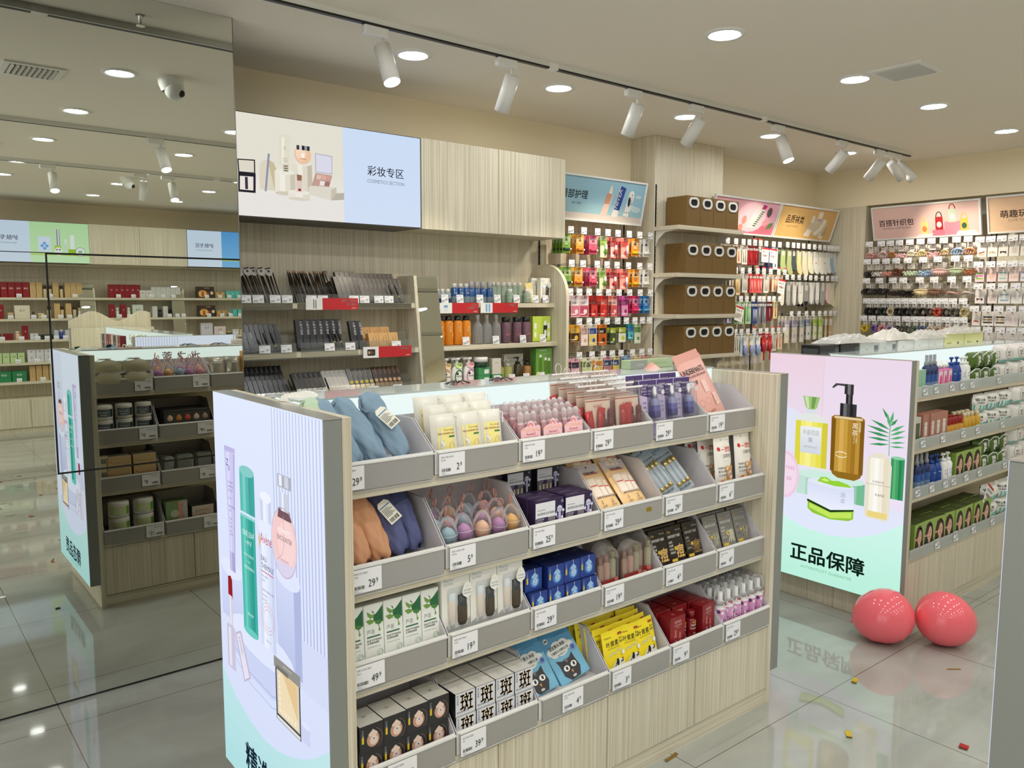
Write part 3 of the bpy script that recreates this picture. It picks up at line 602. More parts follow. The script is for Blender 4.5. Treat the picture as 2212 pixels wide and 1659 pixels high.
def redkit(v):
    m = MB().box(-.064, -.014, 0, .064, .012, .17, GL((244, 240, 238), .95), .006)
    p = P('skincare_travel_kit', 'skincare kit', m)
    g = MB().box(-.058, .006, .004, .058, .009, .14, M((240, 226, 206), .6)); fr = front(g, .0058); fr.rect(-.057, .132, .114, .003, M((176, 40, 40))); fr.text('KANS', 0, .11, .016, M((206, 90, 80)), 'c'); p.part('backing_card', g)
    R1, R2 = M((186, 28, 34), .25), M((112, 22, 26), .2)
    items = ((-.038, -.2, .09, .014), (-.012, .22, .1, .012)) if v else ((-.034, .12, .1, .015), (-.004, .02, .105, .012))
    for x, a, l, r in items: p.part('tube', MB().lathe([(r*.55, 0), (r*.75, .012, R1), (r*1.15, l*.5, R1), (r*1.3, l, R1)], R1, 12, (0, 0, 0), 1, .45, X=Matrix.Translation((x, -.004, .012)) @ Matrix.Rotation(a, 4, 'Y')))
    for x, a in ((.02, -.12), (.042, .1)): p.part('bottle', MB().lathe([(.011, 0), (.0115, .062, R2), (.007, .066, R2), (.0105, .07, R2), (.0105, .092, R2), (.004, .1, R2)], R2, 12, (0, 0, 0), 1, .7, X=Matrix.Translation((x, -.003, .008)) @ Matrix.Rotation(a, 4, 'Y')))
    c = MB().box(-.055, -.0165, .004, .06, -.015, .03, M((244, 236, 222), .5)); front(c, -.0166).text('红胶囊水礼盒 KANS旅行装', -.05, .014, .0065, M((200, 110, 80))); p.part('printed_band', c)
    p.part('zip_slider', MB().box(-.064, -.016, .166, .064, -.008, .173, M((230, 228, 226), .3), .002)); p.part('ring', MB().tube([(-.035+.014*math.cos(k*PI/8), -.014, .188+.018*math.sin(k*PI/8)) for k in range(16)], .0013, M((214, 206, 200), .3), 5, True)); return p
def dropper():
    m = MB().box(-.046, 0, 0, .046, .003, .2, M((206, 194, 224), .5), .001); fr = front(m, 0)
    fr.poly([(-.045, .148), (.045, .128), (.045, .199), (-.045, .199)], M((78, 58, 116), .5)); fr.text('CHANDO', -.036, .178, .011, WHITE, bold=.01); fr.text('自然堂', -.03, .168, .008, WHITE); fr.circ(.004, .186, .004, M((30, 20, 50)), n=8)
    fr.text('凭肤色选 安瓶[紧致型]', -.038, .157, .0082, M((226, 216, 240))); fr.text('烟酰胺小紫瓶 28ml', -.026, .147, .006, M((210, 200, 226)))
    for k, s in enumerate(('✓ 紧致', '✓ 淡纹', '✓ 提亮')): fr.text(s, -.04, .115-.016*k, .009, M((70, 60, 110)))
    p = P('serum_card_pack', 'serum', m)
    B1, B2, B3 = M((150, 156, 190), .15), M((92, 92, 170), .12), M((48, 44, 128), .12)
    b = MB().lathe([(.0165, 0, B3), (.018, .006, B3), (.018, .024, B3), (.0175, .045, B2), (.016, .062, B1), (.009, .07, B1)], B3, 16, (.016, -.017, .064)); p.part('bottle', b, 'blue glass dropper bottle')
    p.part('dropper_cap', MB().lathe([(.0095, .07, CHROME), (.0095, .088, CHROME), (.006, .09, WHITE), (.0065, .106, WHITE), (.003, .112, WHITE)], CHROME, 14, (.016, -.017, .064)), 'silver collar with white bulb')
    p.part('blister', MB().box(-.008, -.04, .054, .041, 0, .182, GL((240, 240, 245), .93), .006)); s = MB(); front(s, -.0408).circ(.034, .155, .009, M((214, 210, 214))); p.part('sticker', s); return p
def underpants():
    m, fr = pouch(.15, .285, .016, M((226, 172, 160), .35), None, .2); PK = M((236, 196, 188), .45)
    fr.rect(-.074, .24, .148, .044, M((222, 160, 148), .5)); fr.text('UNDERPANTS', -.07, .196, .032, INK, 'l', .03, 0, .62); fr.text('一次性全棉无菌日抛内裤', -.07, .18, .012, INK, wx=.95); fr.text('安心棉', -.05, .225, .012, INK)
    fr.circ(-.052, .158, .012, WHITE); fr.text('L', -.052, .152, .014, INK, 'c'); fr.poly([(-.03, .166), (-.014, .166), (-.02, .15), (-.024, .15)], M((120, 80, 74)))
    for a, b in (((0, .16), (.03, .16)), ((.03, .13), (.02, .1))): fr.rect(a[0], b[1]-.05, .026, .05, PK, 2, 2)
    for k in range(3): fr.ring(-.04+.036*k, .075, .014, .0012, M((190, 130, 122)))
    fr.text('4条装', 0, .03, .012, M((170, 110, 104)), 'c'); return P('underwear_pack', 'underwear pack', m)
def egg(c):
    prof = [(.0001, 0), (.016, .003), (.026, .014), (.029, .03), (.027, .048), (.02, .066), (.01, .08), (.0001, .086)]
    p = P('makeup_sponge_egg', 'makeup sponge', MB().lathe(prof, GL((246, 244, 244), .96, .04), 16, cap=False))
    S = M(c, .8); p.part('sponge', MB().lathe([(.0001, .004), (.017, .007, S), (.0235, .018, S), (.0225, .032, S), (.015, .044, S), (.0001, .053, S)], S, 14, (0, 0, 0), cap=False), 'soft teardrop sponge')
    p.part('seam', MB().lathe([(.0296, .03), (.0298, .032)], GL((255, 255, 255), .5), 16, cap=False)); RO = M((196, 132, 118), .6)
    p.part('hanging_loop', MB().tube([(0, 0, .084)]+[(.009*math.sin(a), .003*math.cos(a), .099-.012*math.cos(a)) for a in [k*PI/5 for k in range(1, 10)]]+[(0, 0, .084)], .0019, RO)); return p
def ampoule(dark=False):
    m, fr = carton(.118, .036, .1, M((46, 26, 66) if not dark else (26, 22, 40), .4)); fr.rect(-.057, .045, .08, .048, M((226, 226, 230), .5)); fr.rect(-.057, .001, .08, .044, M((120, 112, 118), .3)); V_ = M((70, 52, 110), .4)
    fr.text('玻尿酸保湿安瓶精华液', -.05, .055, .0085, INK, 'l', .01); fr.text('PURE ESSENCE', -.05, .068, .005, INK); fr.rect(-.052, .03, .046, .016, M((52, 34, 78))); fr.text('AMPOULE', -.05, .039, .006, WHITE); fr.text('ESSENCE', -.05, .032, .006, WHITE)
    for k in range(4):
        fr.rect(-.046+.019*k, .002, .008, .027, M((206, 190, 150), .2)); fr.rect(-.044+.019*k, .004, .003, .022, M((250, 240, 214), .2))
    fr.circ(.041, .064, .011, M((206, 206, 226))); fr.rect(.036, .01, .01, .05, M((186, 182, 210))); fr.ring(.041, .05, .016, .003, M((150, 146, 186))); fr.circ(.026, .048, .005, M((216, 216, 236)), n=10); fr.circ(.056, .058, .005, M((216, 216, 236)), n=10); fr.circ(.051, .036, .005, M((216, 216, 236)), n=10); fr.text('纨', .047, .084, .011, M((190, 206, 240)))
    f = topf(m, .1); f.rect(-.045, -.008, .05, .002, M((190, 180, 200))); f.rect(-.05, .004, .075, .002, M((120, 100, 140))); return P('ampoule_box', 'ampoule box', m)
def orangepouch():
    m, fr = pouch(.118, .19, .013, M((246, 206, 146), .35), None, .15); fr.rect(-.057, .142, .114, .047, M((214, 206, 208), .5), 4, 3); fr.text('HelloLabo', -.03, .15, .016, INK, 'l', .02, 0, .8); fr.rect(-.032, .144, .06, .004, M((200, 44, 44))); fr.circ(0, .178, .004, M((60, 60, 60)), n=8)
    C = M((244, 232, 216), .4); fr.rect(-.046, .05, .09, .08, M((238, 214, 190), .3), 5, 5)
    for x, w, h in ((-.04, .03, .07), (-.006, .022, .06), (.02, .02, .055)): fr.rect(x, .056, w, h, C, 2, 4); fr.rect(x, .056+h*.55, w, .004, M((214, 80, 74)), 2, 1)
    fr.text('敏肌专用修护旅行套装', -.04, .046, .009, INK); fr.text('1', -.03, .024, .02, INK); fr.text('2', .014, .024, .02, INK); fr.text('洁面乳', -.034, .014, .007, INK); fr.text('修护霜', .01, .014, .007, INK); return P('travel_pouch', 'skincare pouch', m)
def bluepouch():
    m, fr = pouch(.1, .2, .012, GL((196, 210, 218), .35, .15), M((170, 186, 198), .3), .2); fr.rect(-.048, .14, .096, .058, M((160, 178, 190), .4), 4, 3); fr.text('CHANDO', -.04, .18, .011, INK); fr.text('自然堂', -.036, .171, .007, INK); fr.text('妆莉养肤·多效保湿', -.046, .152, .0105, INK, 'l', .02); fr.circ(.012, .188, .0035, BLK, n=8); fr.text('莹润 舒缓 紧致', -.03, .012, .01, INK, 'l', .01)
    p = P('ampoule_pouch', 'skincare pouch', m); GLD = M((200, 176, 110), .25, .8)
    for x in (-.022, .004, .028): p.part('ampoule', MB().lathe([(.0085, 0, GLD), (.0085, .014, GLD), (.0075, .015, GL((226, 232, 236), .55)), (.0075, .09, GL((226, 232, 236), .55)), (.0085, .091, GLD), (.0085, .112, GLD)], GLD, 10, (x, -.013, .026)), 'clear glass ampoule with gold ends')
    return p
def bearpouch():
    m, fr = pouch(.098, .185, .02, M((240, 236, 226), .35), None, .12); TN = M((222, 172, 116), .5); DK = M((100, 62, 40), .5)
    fr.text('压缩毛巾', -.018, .108, .016, INK, 'l', .01, 0, .85); fr.text('一次性', -.022, .13, .022, M((206, 40, 44)), 'l', .03, 0, .85); fr.circ(-.034, .142, .006, M((200, 30, 36)), .008); fr.text('BRANDSO', .0, .168, .009, DK); fr.circ(-.006, .174, .0025, BLK, n=8); fr.ring(.0, .125, .03, .001, M((226, 214, 190)))
    for k, s in enumerate(('加厚加大', '柔软亲肤', '卫生便携')): fr.text(s, -.042, .066-.014*k, .0095, INK)
    fr.circ(.0, .066, .011, TN); fr.circ(.038, .074, .011, TN); fr.circ(.0, .066, .006, M((244, 214, 180))); fr.circ(.038, .074, .006, M((244, 214, 180))); fr.circ(.022, .044, .026, TN, .03); fr.circ(.024, .034, .013, M((246, 226, 200)), .01)
    for x in (.014, .03): fr.circ(x, .044, .0028, BLK, .004, 8)
    fr.circ(.023, .039, .003, DK, n=8); fr.circ(.008, .034, .005, M((240, 140, 110)), n=8); fr.rect(.004, .006, .032, .012, M((150, 40, 36))); fr.circ(-.012, .018, .011, M((240, 206, 120))); fr.circ(-.03, .014, .01, M((220, 120, 90))); return P('compressed_towel_pouch', 'towel pouch', m)
def aloebox():
    m, fr = carton(.058, .044, .16, M((226, 230, 220), .4), M((236, 238, 232), .4), M((206, 208, 198), .45)); G1, G2, G3 = M((40, 104, 62), .4), M((118, 158, 70), .35), M((78, 132, 58), .35)
    fr.poly([(.0, .112), (.028, .106), (.028, .152), (.012, .136), (-.002, .126)], G1); fr.poly([(-.02, .142), (-.004, .13), (.004, .134), (.0, .124), (-.01, .121), (-.018, .13)], G2); fr.poly([(-.024, .118), (-.01, .12), (.002, .114), (-.002, .108), (-.014, .106)], G2); fr.poly([(-.006, .144), (-.002, .134), (.002, .136)], G1); fr.poly([(.002, .114), (.02, .112), (.024, .104), (.014, .1), (.004, .106)], G3); fr.line([(.014, .101), (.016, .092)], .002, G3); fr.circ(.0165, .087, .003, G2, .005, 10)
    fr.text('芦荟', -.022, .08, .014, M((150, 160, 150)), wx=.9, bold=-.005); fr.rect(-.022, .07, .04, .004, M((56, 110, 74))); fr.text('肌漾·芦芦荟保湿', -.022, .06, .006, INK, 'l', .01); fr.text('去渍眼唇面膜', -.022, .053, .006, INK, 'l', .01); fr.text('KOREAGU', -.022, .014, .008, M((140, 150, 130))); fr.ring(.016, .026, .009, .001, M((140, 180, 130))); fr.ring(.018, .024, .006, .001, M((140, 180, 130))); fr.text('SOOTHING MASK 30g', -.022, .043, .004, M((120, 140, 120))); return P('aloe_carton', 'box', m)
def setbox():
    w, h = .098, .19; m, fr = carton(w, .045, h, M((226, 226, 212), .4), M((234, 232, 222), .35), M((196, 196, 176), .4)); fr.poly([(-.048, .001), (.048, .001), (.048, .05), (.02, .03), (-.02, .045), (-.048, .03)], M((170, 172, 170), .35)); fr.text('MistOo', -.042, .166, .012, M((120, 150, 160))); fr.text('OSITREE', -.042, .156, .009, M((140, 160, 166))); fr.rrect(-.03, .028, .07, .118, .006, M((206, 208, 206), .3))
    p = P('cream_gift_set', 'gift set', m); p.part('tube', MB().lathe([(.008, 0, WHITE), (.008, .012, WHITE), (.0125, .016, M((226, 214, 200), .35)), (.013, .075, M((226, 214, 200), .35)), (.0135, .1, M((206, 214, 218), .35))], WHITE, 14, (-.014, -.0235, .034), 1, .5), 'pale cream tube'); DB = M((76, 66, 50), .25)
    p.part('bottle', MB().lathe([(.012, 0, DB), (.0165, .01, DB), (.0165, .055, DB), (.015, .06, M((58, 62, 62), .35)), (.015, .088, M((58, 62, 62), .35))], DB, 14, (.021, -.0235, .034), 1, .5), 'dark brown bottle with grey cap')
    s = MB(); f = front(s, -.0345); f.poly([(.032+.0175*math.sin(a)*(1 if math.cos(a) < .6 else .7), .132-.02*math.cos(a)*(1 if math.cos(a) > -.7 else 1.35)) for a in [k*PI/10 for k in range(20)]], M((236, 236, 228), .4)); f.text('洁净·清润', .032, .132, .006, INK, 'c'); f.text('✓', .032, .144, .007, INK, 'c'); f.text('深层清洁控油', .032, .124, .0045, INK, 'c'); p.part('drop_sticker', s); return p
def jarbox(side, top, frame, jar, jar2, w=.068, h=.073, d=.068, kind='blue'):
    m, fr = carton(w, d, h, side, frame, top); fr.circ(.004, .03, .0185, jar, .02); fr.poly([(-.01, .046), (.004, .058), (.018, .046), (.014, .04), (-.006, .04)], jar2); fr.circ(.006, .028, .012, jar2, .013); fr.circ(.006, .032, .005, WHITE); fr.circ(.006, .032, .003, M((120, 120, 160)))
    fr.vtext('小水珠', -.026, .058, .0065, M((190, 196, 210))); fr.rect(-.029, .026, .006, .018, M((226, 196, 40))); fr.ring(.004, .032, .027, .0006, jar, .028, 20, -60, 70)
    if kind == 'blue': fr.line([(.004, .058), (.003, .072)], .0012, WHITE)
    else: f = topf(m, h); f.text('❀', 0, -.006, .018, M((160, 150, 130)), 'c')
    return P('cream_carton', 'box', m)
def banbox():
    w, h = .07, .067; m, fr = carton(w, .068, h, M((26, 26, 26), .4), M((216, 218, 224), .35), M((214, 212, 204), .4)); fr.text('斑', -.018, .014, .058, M((186, 150, 76), .3, .4), 'l', .03, 0, .82); fr.vtext('美白淡斑', -.027, .056, .007, INK); fr.text('美白淡斑精华霜', -.03, .008, .006, INK); f = topf(m, h); f.ring(0, 0, .013, .0008, M((150, 148, 140))); f.text('白', 0, -.006, .014, M((160, 158, 150)), 'c'); return P('spot_cream_carton', 'box', m)
def domeset():
    m = MB(); C = GL((244, 242, 240), .96, .05); w = .092; h = .142
    pl = [(-w/2, 0), (w/2, 0), (w/2, h-.045)]+[(w/2*math.cos(a), h-.045+.045*math.sin(a)) for a in [k*PI/10 for k in range(1, 10)]]+[(-w/2, h-.045)]; m.prism(pl, 'y', -.016, .016, C)
    p = P('bottle_trio_pack', 'bottle set', m)
    for x, c, cc, hh in ((-.029, (196, 160, 140), (150, 112, 98), .078), (0, (226, 184, 162), (176, 136, 118), .082), (.029, (196, 190, 158), (160, 150, 104), .09)):
        b, k = M(c, .2), M(cc, .25); p.part('bottle', MB().lathe([(.0125, .003, b), (.013, .006, b), (.013, hh, b), (.008, hh+.006, b), (.0095, hh+.008, k), (.0095, hh+.03, k)], b, 14, (x, 0, 0)), 'capped bottle')
    g = MB(); f = front(g, -.0166); f.rect(-w/2+.002, .001, w-.004, .032, GL((170, 60, 54), .3)); f.text('Tizzi 高光沐浴露', -.038, .008, .011, M((248, 236, 230)), 'l', .02, 0, .8); f.rect(-.038, .026, .02, .008, M((120, 60, 60))); f.circ(.033, .028, .008, M((196, 110, 100))); p.part('printed_band', g); return p
def sachet(black=True):
    m = MB(); c = M((40, 34, 30), .22) if black else M((132, 130, 124), .25); w, h = .086, .14; m.box(-w/2, -.002, 0, w/2, .002, h, c, .001); fr = front(m, -.002); Y1 = M((224, 186, 60)); T = M((226, 186, 110)) if black else M((226, 222, 196))
    fr.text('Cm', -.036, .116, .012, Y1, 'l', .03); fr.text('bBhuilian', .01, .12, .008, M((190, 190, 186))); fr.text('净肤祛痘不油腻' if black else '净肤毛孔去油性', -.037, .098, .0115, M((226, 222, 214)), 'l', .02, 0, .85); fr.text('痘' if black else '清', -.004, .026, .052, T, 'l', .045, 0, .85)
    for k, s in enumerate(('ANTI-', 'ACNE', 'NON-', 'GREASY') if black else ('CLEAN', 'PORES', 'AND', 'LESS OIL')): fr.text(s, -.037, .078-.0125*k, .0115, M((226, 222, 214)), 'l', .03, 0, .7)
    fr.circ(-.006, .058, .007, Y1); fr.rect(-.036, .012, .03, .01, Y1); return P('mask_sachet', 'face mask', m)
def catmask():
    m = MB(); w, h = .128, .172; c = M((112, 178, 208), .35); m.box(-w/2, -.003, 0, w/2, .003, h, c, .002); fr = front(m, -.003); fr.rect(-w/2+.002, h*.66, w-.004, h*.33, M((72, 142, 182), .35)); fr.text('KOREAGU', -.012, .146, .011, M((40, 80, 120))); fr.circ(-.04, .148, .009, M((200, 206, 206))); fr.circ(-.043, .148, .003, BLK); fr.circ(-.037, .148, .003, BLK)
    CL = M((226, 226, 218), .4)
    for x, y, r in ((-.036, .108, .02), (-.012, .118, .022), (.016, .118, .02), (.034, .106, .018), (.0, .1, .026), (-.03, .098, .018)): fr.circ(x, y, r, CL, r*.72)
    fr.text('深层黑头净肤', -.044, .113, .0135, INK, 'l', .03, 0, .85); fr.text('分離黑头光嫩毛孔粗', -.044, .098, .0105, INK, 'l', .02, 0, .8); fr.text('净透·细嫩·补水', -.024, .088, .0055, M((60, 90, 150))); fr.circ(.044, .092, .011, M((60, 96, 170))); fr.ring(.044, .092, .0095, .001, WHITE)
    B = M((34, 30, 30), .3); fr.poly([(-.036, .058), (-.042, .078), (-.02, .068), (.012, .069), (.03, .08), (.03, .06), (.036, .03), (.022, .004), (-.016, .002), (-.036, .024)], B); fr.poly([(-.014, .07), (.004, .07), (-.002, .056)], M((110, 108, 106)))
    for x, y in ((-.016, .042), (.016, .045)): fr.circ(x, y, .012, WHITE, .0095); fr.circ(x+.001, y, .0045, BLK, .006)
    fr.poly([(-.004, .03), (.004, .031), (0, .02)], M((226, 160, 40))); fr.circ(.0, .012, .008, M((200, 198, 190)), .004); return P('pore_strip_pack', 'face mask', m)
def yellowmask():
    w, h = .098, .132; m, fr = pouch(w, h, .004, M((240, 218, 40), .35)); K = M((50, 44, 20)); fr.text('叶黄素', -.034, .08, .021, K, 'l', .02, 0, .95); fr.text('蒸汽', .028, .094, .009, K); fr.text('眼罩', .028, .083, .009, K); fr.text('KOREAGU', -.04, .108, .007, K); fr.rect(.024, .11, .02, .008, M((170, 70, 40))); fr.text('Lutein Steam Eye Mask', -.03, .072, .006, K); fr.line([(-.026, .05), (-.012, .058), (.0, .054), (.014, .062), (.03, .062)], .006, M((206, 204, 160)))
    fr.poly([(-.04, .004), (-.02, .012), (.0, .03), (.02, .034), (.036, .026), (.046, .006)], WHITE); fr.circ(.008, .024, .006, BLK, .012); fr.circ(.026, .022, .003, BLK, n=8); fr.rect(.03, .02, .004, .014, BLK); fr.circ(.038, .05, .008, WHITE); fr.line([(-.02, .006), (-.004, .014), (.004, .03)], .003, BLK); return P('steam_eye_mask', 'eye mask', m)
def kansbox():
    m, fr = carton(.082, .05, .115, M((120, 20, 24), .3), M((138, 26, 32), .3)); W_ = M((226, 190, 180)); fr.text('KANS', 0, .092, .014, W_, 'c'); fr.text('红石榴水乳套装', 0, .082, .006, W_, 'c'); fr.text('moisturizing', 0, .075, .005, W_, 'c')
    for x, s in ((-.012, 1), (.012, .8)): fr.poly([(x-.008, .008), (x+.008, .008), (x+.008, .008+.034*s), (x+.004, .008+.042*s), (x+.004, .008+.06*s), (x-.004, .008+.06*s), (x-.004, .008+.042*s), (x-.008, .008+.034*s)], M((196, 110, 104))); fr.poly([(x-.0068, .0092), (x+.0068, .0092), (x+.0068, .008+.033*s), (x-.0068, .008+.033*s)], M((140, 28, 34))); fr.rect(x, .016, .006, .012, M((150, 190, 226)))
    topf(m, .115).circ(0, 0, .006, M((170, 70, 66))); return P('skincare_carton', 'box', m)
def kansbottle():
    c = M((120, 18, 24), .2); m = MB().lathe([(.018, 0, c), (.019, .004, c), (.019, .066, c), (.01, .074, c)], c, 16); f = curved(m, .0192); f.text('KANS', 0, .046, .011, WHITE, 'c', .02); f.text('红石榴精华水', 0, .034, .006, WHITE, 'c'); f.circ(0, .062, .009, M((214, 206, 60)), .005); f.text('29.9', 0, .016, .008, WHITE, 'c')
    return P('toner_bottle', 'bottle', m).part('cap', MB().lathe([(.0135, .074, c), (.014, .1, c)], c, 16))
def foambottle():
    PK = M((214, 150, 196), .3); m = MB().lathe([(.021, 0, PK), (.0225, .004, PK), (.0225, .075, PK), (.022, .08, WHITE), (.022, .092, WHITE), (.0235, .093, GL((240, 240, 240), .9)), (.0235, .145, GL((240, 240, 240), .9)), (.016, .15, GL((240, 240, 240), .9))], PK, 18); f = curved(m, .0228)
    f.circ(0, .034, .018, WHITE, .026); f.circ(-.014, .062, .006, WHITE); f.circ(.014, .062, .006, WHITE); f.circ(-.008, .036, .003, BLK, .0015, 8); f.circ(.007, .036, .003, BLK, .0015, 8); f.circ(0, .03, .003, M((90, 60, 60)), n=8); f.circ(.028, .05, .007, M((150, 60, 130))); f.circ(-.03, .066, .007, M((90, 50, 100))); f.circ(.03, .02, .01, M((176, 70, 150)))
    p = P('foam_cleanser', 'cleanser bottle', m); p.part('pump', MB().lathe([(.019, .09, WHITE), (.019, .102, WHITE), (.009, .106, WHITE), (.009, .138, WHITE)], WHITE, 14), 'white foam pump'); s = MB(); f = curved(s, .0242); f.circ(0, .096, .015, M((240, 228, 230)), .011); f.text('小温', 0, .093, .01, M((200, 60, 80)), 'c', .02); f.rect(-.01, .086, .02, .005, M((200, 60, 80))); p.part('sticker', s); return p
# ================================================================ the near counter and its goods
counter('near', 'nearest wooden display counter with pale blue cosmetics poster on its end', (.841, 2.136, 0), 1.98, 4, poster_a,
        [('G', .417, .055, 0), ('草', .463, .055, 0), ('本', .509, .055, 0)], [('水 之 蔻', 1.2, .062, 0)], SH, grp='wooden display counters')
LV = ((1.851, 1.1305), (1.80, .8725), (1.791, .6195), (1.752, .3455)); LN = ('top shelf', 'second shelf', 'third shelf', 'bottom shelf')
class Slot:
    def __init__(s, k, l, back=False):
        y, z = LV[l]; s.rz = PI if back else 0; s.x = .916+.3047*(k+.5); s.y = 4.272-y if back else y; s.z = z; s.up = .037; s.dep = .195 if l == 0 else .24
    def put(s, p, x, y, z, label, group=None, lean=0, ry=0, rz=0, sc=1):
        c = -1 if s.rz else 1
        return p.put((s.x+c*x, s.y+c*y, s.z+.0004+s.up+z), label, group, s.rz+rz, (-lean, ry, 0) if lean or ry else None, sc)
    def bin(s, price, label, **k): s.up = k.get('up', s.up); k['up'] = s.up; return bin_(s.x, s.y, s.z, price, label, s.rz, .3027, dep=s.dep, ht=.15 if s.dep < .2 else .185, **k)
def cells(s, p, xs, ys, desc, group, lean=0, z=0, zs=0, jit=0, rowname=None, ry=0):
    for j, y in enumerate(ys):
        for i, x in enumerate(xs):
            rn = '' if len(ys) == 1 else nth(j, len(ys), 'front')+' row, '
            s.put(p, x+RN.uniform(-jit, jit), y, z+zs*j, rn+nth(i, len(xs))+' '+desc, group, lean+RN.uniform(-jit, jit)*4, ry+RN.uniform(-jit, jit)*3, RN.uniform(-jit, jit)*4)
# top shelf
s = Slot(0, 0); s.bin('29.9', 'bin of blue and green folded umbrellas, top shelf of near counter', seed=1, tw=.07)
BL, GN, TA, NV = (128, 154, 174), (182, 204, 174), (206, 152, 114), (84, 90, 132)
s.put(umbrella(GN), -.118, .045, .012, 'pale green folded umbrella beside the blue ones', None, .66, -.1)
for x, y, tg, l, ln in ((-.062, .045, False, 'left dusty blue folded umbrella next to the green one', .66), (.008, .045, False, 'middle dusty blue folded umbrella in the top shelf bin', .66), (.092, .055, True, 'dusty blue folded umbrella with a cream hang tag', .58)):
    s.put(umbrella(BL, tg), x, y, .014, l, 'blue folded umbrellas', ln, -.3, .1)
s = Slot(1, 0); s.bin('2.9', 'bin of yellow labelled cotton pad packs priced 2.9', seed=3)
p = cotton(); cells(s, p, (-.085, .002, .085), (.04, .085, .125), 'yellow-labelled cotton pad pack, bin priced 2.9', 'cotton pad packs', .14, 0, .022, .006)
s = Slot(2, 0); s.bin('19.9', 'bin of pink travel bottle sets, top shelf', seed=1)
cells(s, pinkset(), (-.088, .004, .094), (.03, .068, .106), 'pink travel bottle set in a clear case', 'pink travel bottle sets', .06, 0, .012)
s = Slot(3, 0); s.bin('29.9', 'bin of red skincare travel kits, top shelf', seed=2, up=.02)
k1, k2 = redkit(True), redkit(False)
for j in range(5):
    for i, x in enumerate((-.07, .072)): s.put((k1, k2)[i], x-.012*j, .03+.03*j, .012*j, nth(j, 5, 'front')+' red skincare kit in zip pouch, '+('left', 'right')[i]+' stack with hanging rings', 'red skincare travel kits', .1)
s = Slot(4, 0); s.bin('29.9', 'bin of purple serum card packs with dropper bottles', seed=2, up=.004)
cells(s, dropper(), (-.097, -.002, .093), (.055, .12), 'purple card pack with blue dropper bottle', 'purple serum card packs', .1, 0, .012)
s = Slot(5, 0); s.bin('19.9', 'bin of pink underwear packs at the right end of the top shelf', seed=1, up=.01)
p = underpants(); s.put(p, -.005, .06, .005, 'right pink underwear pack leaning in the end bin', 'pink underwear packs', .45, -.16, 0); s.put(p, -.042, .045, .02, 'front pink underwear pack with large black lettering', 'pink underwear packs', .42, -.2, 0)
s.put(p, -.10, .1, .06, 'peach underwear pack flopped over the header behind purple cards', 'pink underwear packs', .95, -.5, 0)
# second shelf
s = Slot(0, 1); s.bin('29.9', 'bin of tan and navy folded umbrellas, second shelf', seed=1)
for x, l in ((-.128, 'leftmost tan folded umbrella, second shelf'), (-.07, 'middle tan folded umbrella, second shelf'), (-.012, 'rightmost tan folded umbrella, next to the navy ones')): s.put(umbrella(TA), x, .05, .014, l, 'tan folded umbrellas', .5, -.26)
s.put(umbrella(NV, True, (62, 66, 104)), .055, .062, .016, 'navy folded umbrella with cream hang tag, second shelf', 'navy folded umbrellas', .46, -.26); s.put(umbrella(NV, False, (56, 62, 104)), .112, .08, .016, 'navy folded umbrella against the bin divider, second shelf', 'navy folded umbrellas', .44, -.26)
def eggs(s, cols, wh):
    n = 0; kinds = {}
    cn = {(158, 190, 204): 'pale blue', (190, 140, 190): 'lilac', (240, 196, 164): 'peach', (236, 186, 112): 'yellow', (226, 160, 170): 'pink'}
    for j, (y, xs) in enumerate(((.04, (-.112, -.054, .004, .062, .118)), (.095, (-.126, -.075, -.02, .04, .1)), (.15, (-.1, -.035, .03, .095)))):
        for i, x in enumerate(xs):
            c = cols[(n*1) % len(cols)] if j else cols[i % len(cols)]; n += 1
            if c not in kinds: kinds[c] = egg(c)
            s.put(kinds[c], x, y, .012*j, '%s sponge egg, %s row, %s, %s' % (cn[c], ('front', 'middle', 'back')[j], nth(i, len(xs)), wh), 'makeup sponge eggs', RN.uniform(-.1, .1), RN.uniform(-.15, .15), RN.uniform(0, 6))
EC = [(158, 190, 204), (190, 140, 190), (240, 196, 164), (190, 140, 190), (236, 186, 112), (158, 190, 204), (226, 160, 170)]
s = Slot(1, 1); s.bin('5.9', 'bin of capsule sponge eggs priced 5.9, second shelf', seed=3, up=.055); eggs(s, EC, 'second shelf bin')
s = Slot(2, 1); s.bin('25.9', 'bin of purple ampoule boxes, second shelf', seed=2)
a, b = ampoule(), ampoule(True); cells(s, a, (-.062, .063), (.024, .062, .1), 'purple ampoule box in the front stack', 'purple ampoule boxes')
for i, x in enumerate((-.062, .063)):
    s.put(b, x, .17, 0, 'lower dark ampoule box at the back, '+('left', 'right')[i], 'dark ampoule boxes', 0, 0, 0, .81); s.put(b, x, .17, .0815, 'upper dark ampoule box at the back, '+('left', 'right')[i], 'dark ampoule boxes', 0, 0, 0, .81)
s = Slot(3, 1); s.bin('29.9', 'bin of orange skincare pouches, second shelf', seed=0)
p = orangepouch(); cells(s, p, (-.062, .066), (.04, .095, .13), 'orange skincare pouch, second shelf', 'orange skincare pouches', .78, .004, .035, .004)
o = obj('gold_confetti', MB().box(s.x+.065, s.y-.0085, s.z+.028, s.x+.09, s.y-.0076, s.z+.042, M((176, 146, 40), .3, .6))); tag(o, 'gold foil strip stuck on the grey bin front below orange pouches', 'confetti')
s = Slot(4, 1); s.bin('29.9', 'bin of silvery blue ampoule pouches, second shelf', seed=3)
p = bluepouch()
for x, y, z, ry, l in ((-.05, .05, .004, -.32, 'front left'), (.045, .05, .01, -.3, 'front right'), (-.05, .13, .045, -.2, 'rear left'), (.05, .14, .05, -.2, 'rear right')): s.put(p, x, y, z, l+' silvery blue ampoule pouch, second shelf', 'blue ampoule pouches', .62, ry)
